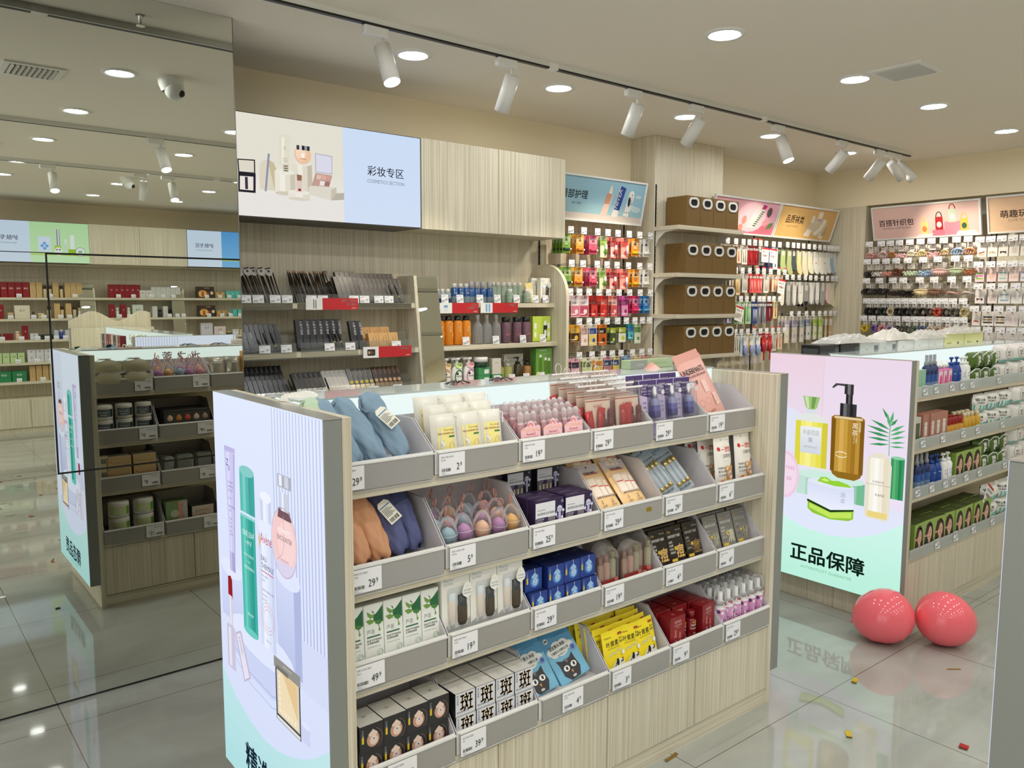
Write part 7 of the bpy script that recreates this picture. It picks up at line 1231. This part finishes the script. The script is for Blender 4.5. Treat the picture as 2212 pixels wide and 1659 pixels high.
hz = ((2.12, (3.64, 3.53, 3.45, 3.37, 3.28, 3.19, 3.1, 3.0, 2.9, 2.81), H1, 'claw clips'), (1.965, (3.65, 3.57, 3.48, 3.39, 3.29, 3.16, 3.04, 2.9, 2.8), H2, 'claw clips'), (1.795, (3.65, 3.53, 3.41, 3.32, 3.18, 3.06, 2.92, 2.8), H3, 'claw clips'), (1.615, (3.64, 3.57, 3.5, 3.43, 3.37, 3.3, 3.23, 3.16, 3.1, 3.03, 2.97, 2.9, 2.82), H4, 'hair ties'), (1.46, (3.66, 3.58, 3.5, 3.43, 3.36, 3.28, 3.21, 3.15, 3.08, 3.02, 2.95, 2.88, 2.81), H5, 'hair ties'))
for r, (z, ys, K, w_) in enumerate(hz):
    for i, y in enumerate(ys): hook(HW, y, z, '%s price hook in the %s row of the hair accessory wall' % (nth(i, len(ys)), RW[r]), ('9.9', '12.9', '6.9')[i % 3], .27, tw=.066); hangs(K[i][1], HW, y, z, 3 if r < 3 else 2, '%s %s at %s hook, %s row of hair wall' % (K[i][0], w_, nth(i, len(ys)), RW[r]), w_+' on the hair accessory wall', .24, .045)
CC = [[clipcard((232, 224, 216), (150, 40, 40), (206, 170, 120), v=3), clipcard((232, 226, 216), (226, 180, 110), (150, 130, 206), v=1), clipcard((226, 220, 212), (60, 40, 36), (40, 30, 30), v=1), clipcard((230, 224, 216), (206, 90, 80), (120, 180, 120), v=2), clipcard((230, 224, 216), (160, 110, 80), (206, 180, 150), v=2)], [clipcard((226, 206, 204), (150, 190, 80), (206, 120, 170)), clipcard((232, 206, 204), (206, 80, 80), (226, 190, 90), v=2), clipcard((226, 210, 206), (150, 190, 180), (200, 200, 190)), clipcard((232, 214, 208), (226, 170, 150), (190, 150, 130), v=4), clipcard((228, 214, 210), (130, 180, 214), (226, 226, 240))], [clipcard((230, 224, 220), (60, 40, 40), (190, 120, 130), v=1), clipcard((226, 218, 212), (190, 150, 140), (150, 110, 100), v=2), clipcard((226, 224, 220), (150, 170, 180), (206, 214, 220), .085), clipcard((226, 224, 220), (170, 190, 210), (206, 180, 160), .08, .1, 2), clipcard((226, 224, 222), (190, 190, 196), (150, 150, 160))], [clipcard((230, 222, 216), (220, 120, 110), (120, 70, 40), .06, .1, 1), clipcard((232, 228, 222), (70, 60, 54), (170, 140, 90), .09), clipcard((232, 228, 222), (90, 66, 40), (206, 180, 140), .085), clipcard((232, 224, 222), (226, 180, 180), (232, 200, 196), .085, .1, 2), clipcard((232, 228, 222), (150, 40, 40), (60, 30, 30), .08, .1, 4)], [clipcard((226, 222, 218), (30, 28, 30), (40, 36, 36), .07, .1, 1), clipcard((230, 226, 222), (30, 28, 30), (206, 190, 180), .07, .1, 1), clipcard((228, 224, 220), (40, 36, 36), (60, 50, 50), .08, .1, 2), clipcard((228, 224, 220), (206, 200, 196), (60, 50, 50), .08, .1, 3), clipcard((226, 222, 218), (30, 28, 30), (226, 226, 226), .07, .1, 2)]]
for r, (z, ys) in enumerate(((2.11, (2.72, 2.64, 2.56, 2.48, 2.40)), (1.91, (2.72, 2.63, 2.55, 2.47, 2.39)), (1.735, (2.71, 2.62, 2.53, 2.44, 2.36)), (1.555, (2.73, 2.64, 2.55, 2.46, 2.37)), (1.385, (2.71, 2.62, 2.53, 2.45, 2.37)))):
    for i, y in enumerate(ys): hook(HW, y, z, '%s price hook in the %s row of the hair clip cards' % (nth(i, 5), RW[r]), ('6.9', '9.9', '5.9')[i % 3], .27, tw=.07); hangs(CC[r][i], HW, y, z, 2, 'cards of clips at %s hook, %s row right of the claw clips' % (nth(i, 5), RW[r]), 'hair clip cards', .24, .03)
# tilted picture signs over the hanging walls
def hangsign(label, wall, a0, a1, ot, ob, zt, zb, art, grp='framed tilted picture signs'):
    L = abs(a1-a0); t = thing('framed_sign', label, 'sign', wall.at((a0+a1)/2, ob, zb), wall.rz, grp); dv = math.hypot(ot-ob, zt-zb); tl = math.atan2(ot-ob, zt-zb); X = Matrix.Rotation(tl, 4, 'X')
    fm = M((226, 226, 224), .35); m = MB(); w = .012
    for b in ((-L/2, 0, L/2, w), (-L/2, dv-w, L/2, dv), (-L/2, w, -L/2+w, dv-w), (L/2-w, w, L/2, dv-w)): m.box(b[0], -.012, b[1], b[2], .012, b[3], fm, X=X)
    obj('frame', m, t); g = MB(); g.box(-L/2+w, -.004, w, L/2-w, .008, dv-w, fm, X=X); k = len(g.v); f = front(g, -.0045, 0, -L/2); art(f, L, dv, w); g.v[k:] = [tuple(X @ Vector(v)) for v in g.v[k:]]; obj('printed_panel', g, t, 'printed picture panel')
    h = MB(); [h.box(x-.004, .01, dv*.6, x+.004, ot+.01 if False else .14, dv*.6+.008, STEEL) for x in (-L*.35, L*.35)]; obj('mount', h, t)
def art_lip(f, L, H, w):
    f.rect(w, w, L-2*w, H-2*w, M((150, 186, 196), .4)); f.rect(w, H*.4, L-2*w, H*.6-w, M((142, 182, 200), .4)); f.rect(w, w, L-2*w, H*.14, M((206, 194, 184), .4)); o = L-.93
    for x, y, r in ((.66, .15, .03), (.8, .12, .05), (.85, .11, .05), (.86, .2, .03)): f.circ(o+x, y, r, M((186, 206, 212)), r*.4)
    f.text('唇部护理', o+.235, H*.5, .062, M((24, 26, 30)), 'c', .02); f.text('LIP CARE', o+.262, H*.36, .022, M((60, 70, 76)), 'c'); X = lambda x: o+x
    f.poly([(X(.5), .055), (X(.56), .05), (X(.6), .2), (X(.545), .2)], M((222, 190, 176))); f.poly([(X(.52), .13), (X(.572), .13), (X(.592), .2), (X(.54), .205)], M((190, 140, 116))); f.poly([(X(.556), .203), (X(.588), .2), (X(.584), .25), (X(.574), .262), (X(.56), .23)], M((226, 214, 190)))
    f.poly([(X(.61), .05), (X(.668), .045), (X(.72), .25), (X(.664), .262)], M((222, 214, 204))); f.poly([(X(.626), .1), (X(.682), .092), (X(.722), .25), (X(.668), .264)], M((26, 60, 140))); f.text('NIVEA', X(.655), .105, .05, WHITE, 'l', .03, 1.31)
    f.poly([(X(.725), .06), (X(.78), .055), (X(.815), .2), (X(.81), .228), (X(.79), .24), (X(.765), .23), (X(.757), .2)], M((226, 224, 220))); f.circ(X(.77), .16, .014, M((24, 30, 50)), .035); [f.text(s, X(.785), .2-.02*k, .018, INK, 'l', 0, 0) for k, s in enumerate('男士护唇')]; [f.circ(X(.74+.02*k), .085, .004, INK) for k in range(3)]
hangsign('framed pale blue lip care sign with three lip balms', LW, 3.56, 4.47, .222, .162, 2.459, 2.16, art_lip)
def art_pink(f, L, H, w):
    f.rect(w, w, L-2*w, H-2*w, M((224, 166, 180), .4)); f.rect(w, w, L-2*w, H*.3, M((206, 110, 130), .4)); f.circ(L*.6, H*.5, L*.22, M((236, 190, 200)), H*.42); f.poly([(L*.55, .06), (L*.67, .06), (L*.76, .25), (L*.66, .25)], M((226, 206, 206))); f.poly([(L*.63, .06), (L*.7, .06), (L*.78, .22), (L*.72, .22)], M((206, 206, 200))); [f.rect(L*(.65+.012*k), .075+.017*k, .04, .009, M((50, 90, 70))) for k in range(8)]; f.poly([(L*.72, .22), (L*.78, .22), (L*.8, .25), (L*.74, .26)], M((176, 40, 110))); f.circ(L*.86, .2, .035, M((150, 40, 70)), .042); f.circ(L*.86, .2, .028, M((70, 80, 80)), .035); f.circ(L*.83, .11, .035, M((226, 150, 160)), .03)
    f.poly([(L*.87, .06), (L*.94, .07), (L*.97, .12), (L*.9, .11)], M((90, 130, 70))); f.circ(L*.5, .12, .03, M((232, 140, 120)), .035); f.circ(L*.47, .06, .03, M((232, 140, 120)), .025); f.text('美妆工具', L*.2, H*.5, .055, M((60, 30, 40)), 'c', .02)
hangsign('framed pink beauty tool sign half hidden by storage boxes', LW, 5.22, 6.115, .262, .172, 2.445, 2.165, art_pink)
def art_sock(f, L, H, w):
    f.rect(w, w, L-2*w, H-2*w, M((214, 172, 106), .4)); f.text('品质袜类', L*.29, H*.48, .075, M((34, 26, 20)), 'c', .025, 0, .95); f.text('QUALITY SOCKS', L*.27, H*.34, .026, M((110, 90, 60)), 'c', 0, 0, .9); CR, SD = M((232, 224, 208)), M((190, 160, 120))
    f.poly([(L*.53, .1), (L*.56, .18), (L*.78, .2), (L*.88, .15), (L*.86, .06), (L*.7, .04)], M((206, 190, 160))); f.poly([(L*.78, .2), (L*.84, .19), (L*.79, .1), (L*.72, .05), (L*.66, .055), (L*.67, .075), (L*.73, .11)], CR); f.poly([(L*.66, .16), (L*.73, .17), (L*.74, .25), (L*.7, .265), (L*.66, .25)], CR); f.rect(L*.665, .17, L*.07, .03, M((180, 160, 180))); f.poly([(L*.56, .16), (L*.61, .16), (L*.61, .22), (L*.57, .22)], CR); f.poly([(L*.5, .04), (L*.6, .03), (L*.62, .09), (L*.54, .1)], CR); f.poly([(L*.76, .03), (L*.84, .02), (L*.85, .06), (L*.78, .07)], CR); f.poly([(L*.8, .04), (L*.88, .06), (L*.87, .15), (L*.84, .12)], SD)
hangsign('framed orange sock sign at the room corner', LW, 6.125, 7.055, .262, .172, 2.445, 2.165, art_sock)
def art_bag(f, L, H, w):
    f.rect(w, w, L-2*w, H-2*w, M((222, 186, 178), .4)); f.text('百搭针织包', L*.235, H*.42, .062, M((40, 26, 26)), 'c', .02); f.text('UNIVERSAL KNITTED BAG', L*.235, H*.31, .024, M((120, 84, 84)), 'c', 0, 0, .9); f.rect(L*.57, w, L*.13, .05, M((214, 120, 140))); f.rect(L*.68, w, L*.15, .115, M((222, 140, 156))); f.poly([(L*.42, w), (L*.56, w), (L*.58, .035), (L*.45, .035)], M((240, 214, 210))); f.poly([(L*.78, w), (L*.97, w), (L*.95, .045), (L*.8, .045)], M((240, 214, 210)))
    for x, y, c, h_, c2 in ((.5, .035, (226, 206, 130), .1, (226, 130, 70)), (.635, .062, (176, 30, 40), .11, (236, 220, 210)), (.755, .12, (190, 204, 180), .11, (236, 230, 220)), (.855, .045, (214, 180, 80), .1, (60, 90, 60))): f.poly([(L*(x-.035), y), (L*(x+.035), y), (L*(x+.033), y+h_), (L*(x-.033), y+h_)], M(c)); f.ring(L*x, y+h_, L*.03, .008, M((60, 40, 44) if x == .635 else (130, 40, 40) if x == .755 else c), .045, 14, 0, 180); f.circ(L*x, y+h_*.4, .02, M(c2), .025)
hangsign('framed pink knitted bag sign on the right wall', HW, 3.649, 2.746, .258, .178, 2.449, 2.163, art_bag)
def art_toy(f, L, H, w): f.rect(w, w, L-2*w, H-2*w, M((226, 190, 156), .4)); f.text('萌趣玩具', L*.25, H*.42, .066, M((40, 26, 20)), 'c', .02); f.text('CUTE TOYS', L*.25, H*.3, .028, M((130, 96, 70)), 'c'); f.circ(L*.7, H*.4, .06, M((236, 206, 180)))
hangsign('framed peach cute toys sign cut off at the right edge', HW, 2.7, 1.8, .258, .178, 2.453, 2.165, art_toy)
# ================================================================ the skin care wall, seen only in the mirror
def art_skin(c1, c2, pic, lx):
    def art(fr, w, h):
        fr.rect(.004, .004, w-.008, h-.008, EG((216, 230, 252), (206, 224, 250), 0, h, .95, True)); a, b = pic; fr.rect(a, .004, b-a, h-.008, EG(c1, c2, 0, h, .95, True)); fr.text('护肤专区', lx, h*.54, .062, e((36, 36, 60), .95), 'c', .01); fr.text('SKIN CARE SECTION', lx, h*.44, .026, e((130, 134, 160), .95), 'c', 0, 0, .9)
        o = a+.06
        if b-a > .4:
            G, W2 = (176, 206, 90), (232, 238, 244); fr.rect(a, .09, b-a, .02, e((190, 214, 120), .95)); fr.rect(.415, .13, .13, .18, e((214, 228, 250), .95)); [fr.circ(.48+.025*math.cos(k*PI/2), .2+.03*math.sin(k*PI/2), .017, e((110, 170, 236), .95)) for k in range(4)]
            o = .125; fr.rect(o+.18, .14, .07, .07, e(G, .95)); shade(fr, (o+.19, o+.235), .21, .4, ((150, 160, 170), (226, 232, 236), (120, 130, 140), (206, 212, 216))); fr.circ(o+.21, .14, .04, e((236, 240, 236), .95), .05); fr.circ(o+.195, .16, .008, BLK); fr.circ(o+.225, .16, .008, BLK); o = -.04; fr.rect(o+.27, .14, .05, .09, e((206, 226, 206), .95)); fr.rect(o+.285, .23, .02, .06, e((226, 236, 230), .95)); o = -.18; fr.rect(o+.34, .17, .045, .17, e(W2, .95)); fr.rect(o+.33, .1, .08, .07, e((160, 196, 60), .95)); o = -.34; fr.circ(o+.44, .14, .055, e(W2, .95)); fr.ring(o+.44, .14, .055, .004, e((60, 110, 90), .95)); fr.rect(o+.42, .13, .04, .025, e((130, 190, 120), .95))
        else: fr.rect(.68, .16, .14, .17, e((206, 228, 250), .95)); fr.rect(.71, .2, .06, .05, e((90, 150, 220), .95))
    return art
lightsign('green skin care section sign in the mirror', 1.0, 2.245, -4.0, 2.05, 2.535, art_skin((206, 240, 196), (186, 226, 176), (0, .63), .87), 1); lightsign('blue skin care section sign in the mirror', 3.415, 4.75, -4.0, 2.05, 2.535, art_skin((130, 190, 240), (90, 160, 226), (.0, .88), 1.11), 1)
t = thing('wall_cabinet', 'pale wood two door wall cabinet between the mirrored skin care signs', 'cabinet', (2.83, -4.0, 2.05), PI, 'wall cabinets'); obj('carcass', MB().box(-.584, .016, 0, .584, .44, .485, WV), t); [obj('cabinet_door', MB().box(a+.0015, 0, 0, a+.582, .015, .485, WV, .001), t) for a in (-.584, 0)]
SZ = (1.636, 1.381, 1.125, .85, .62); YB = -4.455
shelfrun('wood wall shelving of skin care boxes seen in the mirror', 1.0, 4.8, YB, PI, SZ, (.24, .25, .26, .27, .28), None, (4.8-2.335, 4.8-3.43))
slantmirror('left slanted mirror on the mirrored skin care wall', 2.325, YB-.0, 1, .165, .98, 1.80); slantmirror('right slanted mirror on the mirrored skin care wall', 3.43, YB, 1, .165, .98, 1.80)
def sk(w, h, c, t_='', d=.06, c2=None, b=0): m, fr = carton(w, d, h, M(c, .35), M(c2, .35) if c2 else None); fr.text(t_, 0, h*.55, min(w*.3, .03), WHITE if sum(c) < 500 else M((110, 90, 60)), 'c') if t_ else None; fr.line([(-w*.2, h*.2), (w*.1, h*.4), (.0, h*.6)], .002, M((120, 90, 50))) if b else None; return P('skincare_carton', 'box', m)
def jar(c, lid, r=.03, h=.05): return bottle('cream_jar', 'cream jar', [(r, 0), (r*1.05, .005), (r*1.05, h*.6)], M(c, .2), None, [('lid', [(r*1.06, h*.6), (r*1.06, h), (r*.98, h+.003)], M(lid, .2))])
def bot(c, cap, r=.018, h=.1): return bottle('skincare_bottle', 'bottle', [(r, 0), (r*1.05, .004), (r*1.05, h*.75), (r*.7, h*.78)], M(c, .2), None, [('cap', [(r*.95, h*.76), (r*.95, h*1.05), (r*.85, h*1.07)], M(cap, .2))])
red, red2, gold, goldS, wht, whtS, tealb, br, cream_ = sk(.062, .17, (140, 24, 34), '红'), sk(.07, .185, (150, 26, 36), '石榴'), sk(.062, .185, (206, 174, 120), '', .06, None, 1), bot((206, 190, 150), (70, 46, 36), .02, .14), sk(.06, .145, (206, 206, 202), '水'), sk(.075, .1, (214, 212, 206), '霜'), sk(.06, .1, (90, 190, 180), '泉'), sk(.235, .15, (70, 46, 28), '', .06, None), sk(.16, .16, (226, 216, 196), '礼盒')
m, fr = carton(.235, .06, .155, M((62, 42, 30), .35)); fr.circ(-.085, .07, .022, M((220, 210, 196))); fr.circ(.04, .06, .06, M((206, 150, 50)), .05); [fr.rect(-.04+.035*k, .02, .02, .06+.01*(k % 2), M((226, 200, 150) if k % 2 else (190, 60, 40))) for k in range(4)]; fr.text('焕颜礼盒', -.05, .13, .016, M((226, 206, 150))); br = P('gift_carton', 'gift set', m)
kraft, dkb, blu, grn, grn2, wj, navyj, bigw = sk(.065, .085, (190, 150, 90), '膏'), bot((40, 40, 44), (30, 30, 34), .02, .1), bot((40, 60, 160), (206, 206, 214), .02, .11), sk(.07, .12, (190, 214, 160), '绿茶'), sk(.15, .13, (50, 140, 90), '绿参'), sk(.085, .075, (214, 216, 220), '雪'), jar((24, 26, 34), (40, 42, 50), .036, .055), sk(.16, .17, (206, 204, 214), '礼盒')
gw = 'goods on the mirrored skin care wall'
def srow(z, items, wh, y=-4.29):
    cnt = {}
    for x, p, nm in items: cnt[nm] = cnt.get(nm, 0)+1
    see = {}
    for x, p, nm in items: i = see.get(nm, 0); see[nm] = i+1; p.put((x, y, z+.0005), '%s %s on the %s shelf of the mirrored skin care wall' % (nth(i, cnt[nm]), nm, wh), gw, PI)
A = [(1.05+.076*k, red2, 'tall red box') for k in range(8)]+[(1.655, gold, 'gold box'), (1.722, gold, 'gold box'), (1.785, goldS, 'gold bottle'), (1.84, goldS, 'gold bottle'), (1.9, gold, 'gold box'), (1.965, goldS, 'gold bottle'), (2.03, gold, 'gold box'), (2.095, gold, 'gold box'), (2.16, gold, 'gold box')]
A += [(2.53+.064*k, red, 'red box') for k in range(6)]+[(2.905+.078*k, whtS, 'low white box') for k in range(2)]+[(3.045+.062*k, wht, 'white box') for k in range(6)]+[(3.72, br, 'brown gift box'), (3.885, kraft, 'kraft box'), (3.955, kraft, 'kraft box')]+[(4.03+.063*k, tealb, 'teal box') for k in range(6)]
srow(SZ[0], A, 'top')
A = [(1.1, red, 'red box'), (1.2, jar((226, 200, 170), (226, 206, 180), .03, .08), 'cream jar'), (1.31, red, 'red box'), (1.41, jar((226, 206, 170), (220, 190, 150), .032, .07), 'cream jar'), (1.53, cream_, 'cream gift box'), (1.65, bot((120, 90, 60), (90, 60, 40), .014, .08), 'dropper bottle'), (1.73, jar((220, 200, 150), (226, 210, 160), .035, .06), 'cream jar'), (1.82, goldS, 'gold bottle'), (1.905, gold, 'gold box'), (1.96, goldS, 'gold bottle'), (2.03, gold, 'gold box'), (2.1, goldS, 'gold bottle'), (2.165, bot((232, 228, 214), (226, 206, 150), .024, .12), 'white tube')]
A += [(2.53, red, 'red box'), (2.595, bot((206, 220, 196), (232, 230, 222), .02, .12), 'pale green bottle'), (2.665, red, 'red box'), (2.73, bot((206, 220, 196), (232, 230, 222), .02, .12), 'pale green bottle'), (2.84, sk(.13, .165, (206, 212, 200), '礼盒'), 'pale green gift box'), (2.97, jar((214, 212, 210), (190, 190, 196), .025, .04), 'silver jar'), (3.05, wht, 'white box'), (3.12, dkb, 'dark bottle'), (3.185, wht, 'white box'), (3.25, dkb, 'dark bottle'), (3.315, wht, 'white box'), (3.385, sk(.05, .13, (180, 220, 130), ''), 'lime box')]+[(3.73, br, 'brown gift box'), (3.895, kraft, 'kraft box'), (3.965, kraft, 'kraft box'), (4.05, jar((80, 170, 170), (206, 206, 190), .03, .05), 'teal jar')]+[(4.12+.07*k, tealb, 'teal box') for k in range(5)]
srow(SZ[1], A, 'second')
A = [(1.06, red, 'red box'), (1.16, jar((226, 196, 160), (232, 206, 170), .03, .06), 'cream jar'), (1.25, sk(.1, .08, (130, 26, 34)), 'wide red box'), (1.37, sk(.1, .08, (130, 26, 34)), 'wide red box'), (1.47, bot((226, 190, 160), (226, 200, 170), .024, .1), 'peach bottle'), (1.55, red, 'red box'), (1.64, wj, 'grey box'), (1.73, navyj, 'black jar'), (1.81, navyj, 'black jar')]+[(1.88+.06*k, blu if k % 2 else sk(.045, .11, (190, 200, 214)), 'blue bottle' if k % 2 else 'pale blue box') for k in range(5)]+[(3.0+.075*k, sk(.06, .07, (206, 150, 150) if k % 2 else (214, 212, 210)), 'small pink box' if k % 2 else 'small white box') for k in range(5)]+[(3.72, bigw, 'lilac gift box'), (3.9, sk(.16, .12, (220, 206, 206), '套装'), 'pink gift box'), (4.03, jar((60, 60, 50), (190, 180, 110), .03, .045), 'olive jar'), (4.12, wj, 'grey box'), (4.21, jar((206, 200, 150), (214, 206, 160), .03, .06), 'gold jar'), (4.3, wj, 'grey box')]
srow(SZ[2], A, 'third')
A = [(1.1+.078*k, grn, 'green tea box') for k in range(6)]+[(1.6+.09*k, wj, 'white cream box') for k in range(4)]; srow(SZ[3], A, 'fourth'); srow(SZ[3]+.076, [(1.6+.09*k, wj, 'upper white cream box') for k in range(3)], 'fourth')
A = [(1.12, grn2, 'dark green gift box'), (1.3, grn2, 'dark green gift box'), (1.46, grn2, 'dark green gift box')]+[(1.6+.07*k, gold, 'gold box') for k in range(5)]; srow(SZ[4], A, 'fifth')
for r, (z, xs) in enumerate(((SZ[0], (1.5, 1.83, 2.1, 2.6, 2.78, 3.0, 3.15, 3.28, 3.72, 3.9, 4.03, 4.17)), (SZ[1], (1.2, 1.4, 1.64, 1.75, 1.93, 2.03, 2.15, 2.6, 2.72, 3.22, 3.32, 3.4, 3.74, 3.92, 4.04, 4.17)), (SZ[2], (1.3, 1.5, 1.67, 1.77, 1.87, 1.97, 2.1, 3.1, 3.3, 3.9, 4.1)), (SZ[3], (1.2, 1.45, 1.65, 1.8)), (SZ[4], (1.2, 1.45, 1.7)))):
    for i, x in enumerate(xs): ptag('39.9', (x, -4.205, z+.001), '%s price tag on the %s shelf of the mirrored skin care wall' % (nth(i, len(xs)), RW[r]), PI, .055, .045)
redsign(1.98, 1.60, -4.195, 1.325, 'red shelf sign seen in the mirror at left', pic3, '买二送一', '护肤') if 0 else None
# ================================================================ on the floor
BA = M((248, 112, 122), .1); 
def balloon(lab, x, y, r, rot):
    X = Matrix.Rotation(rot[2], 4, 'Z') @ Matrix.Rotation(rot[0], 4, 'X')
    m = MB().lathe([(.001, -1.12*r), (.25*r, -1.08*r), (.55*r, -.93*r), (.82*r, -.62*r), (.97*r, -.2*r), (1.0*r, .12*r), (.93*r, .45*r), (.75*r, .74*r), (.48*r, .94*r), (.2*r, 1.03*r), (.001, 1.05*r)], BA, 36, X=X, cap=False)
    zmin = min(v[2] for v in m.v); o = obj('balloon', m); o.location = (x, y, -zmin+.0005); tag(o, lab, 'balloon', 'red balloons on the floor'); obj('knot', MB().lathe([(.012, -1.17*r), (.004, -1.12*r), (.01, -1.08*r)], BA, 10, X=X), o)
balloon('left glossy red balloon on the floor below the authenticity poster', 3.70, 1.745, .128, (1.25, 0, .5)); balloon('right glossy red balloon on the floor by the counter drawers', 3.895, 1.545, .126, (-1.2, 0, 1.0))
def scrap(x, y, c, w, l, a, lab, grp='confetti on the floor', curl=.004, z=.0006, metal=.5):
    m = MB(); m.grid(lambda u, v: (l*(u-.5), w*(v-.5), .0004+curl*(2*u-1)**2*(.5+.5*math.sin(a*3))+.002*abs(math.sin(a*7))*v), 5, 2, M(c, .3, metal), False); o = obj('confetti_piece', m); o.location = (x, y, z); o.rotation_euler = (0, 0, a); tag(o, lab, 'confetti', grp)
YE, RD, GO = (206, 176, 40), (170, 34, 30), (150, 116, 50)
CONF = [(3.209, 1.622, YE, .022, .045, .3, 'yellow foil confetti scrap in front of the left balloon'), (2.78, 1.418, YE, .022, .045, .6, 'yellow foil confetti scrap nearer the viewer, in the poster reflection'), (3.657, 1.403, GO, .008, .06, -.7, 'curled dull gold strip on the floor right of the balloons'), (3.027, 1.112, RD, .03, .035, .2, 'red square scrap with gold print beside the grey cabinet'), (2.144, 1.738, GO, .014, .07, .1, 'gold strip by the kick board of the near counter')]
for x, y, c, w, l, a, lab in CONF: scrap(x, y, c, w, l, a, lab)
r_ = random.Random(21)
POSW = ('nearest the mirrored skin care wall', 'midway across the mirrored floor', 'close to the mirrored counter end')
n = 0; cols = [((150, 36, 30), 'red'), ((176, 60, 44), 'bright red'), ((120, 92, 44), 'dull gold'), ((92, 70, 44), 'brown'), ((190, 150, 50), 'gold')]
pts = sorted([(r_.uniform(.75, 2.0), r_.uniform(-1.6, 2.2)) for _ in range(74)], key=lambda q: q[1])
for i, (x, y) in enumerate(pts):
    c, nm = cols[r_.choice((0, 0, 1, 2, 2, 3, 3, 4))]; strip = nm in ('dull gold', 'brown')
    scrap(x, y, c, .006 if strip else r_.uniform(.018, .03), r_.uniform(.045, .07) if strip else r_.uniform(.025, .045), r_.uniform(0, 3.1), 'small %s foil confetti scrap on the floor reflected in the mirror' % nm, '%s confetti scattered on the mirrored floor' % nm)
tag(obj('black_scrap', MB().box(.7, 2.36, .0005, .722, 2.375, .006, BLK)), 'tiny black scrap on the floor seen in the mirror', 'scrap')
tag(obj('leaflet', MB().box(.47, 1.98, .0005, .52, 2.01, .0015, WHITE)), 'small white paper scrap on the floor near mirror base', 'paper')
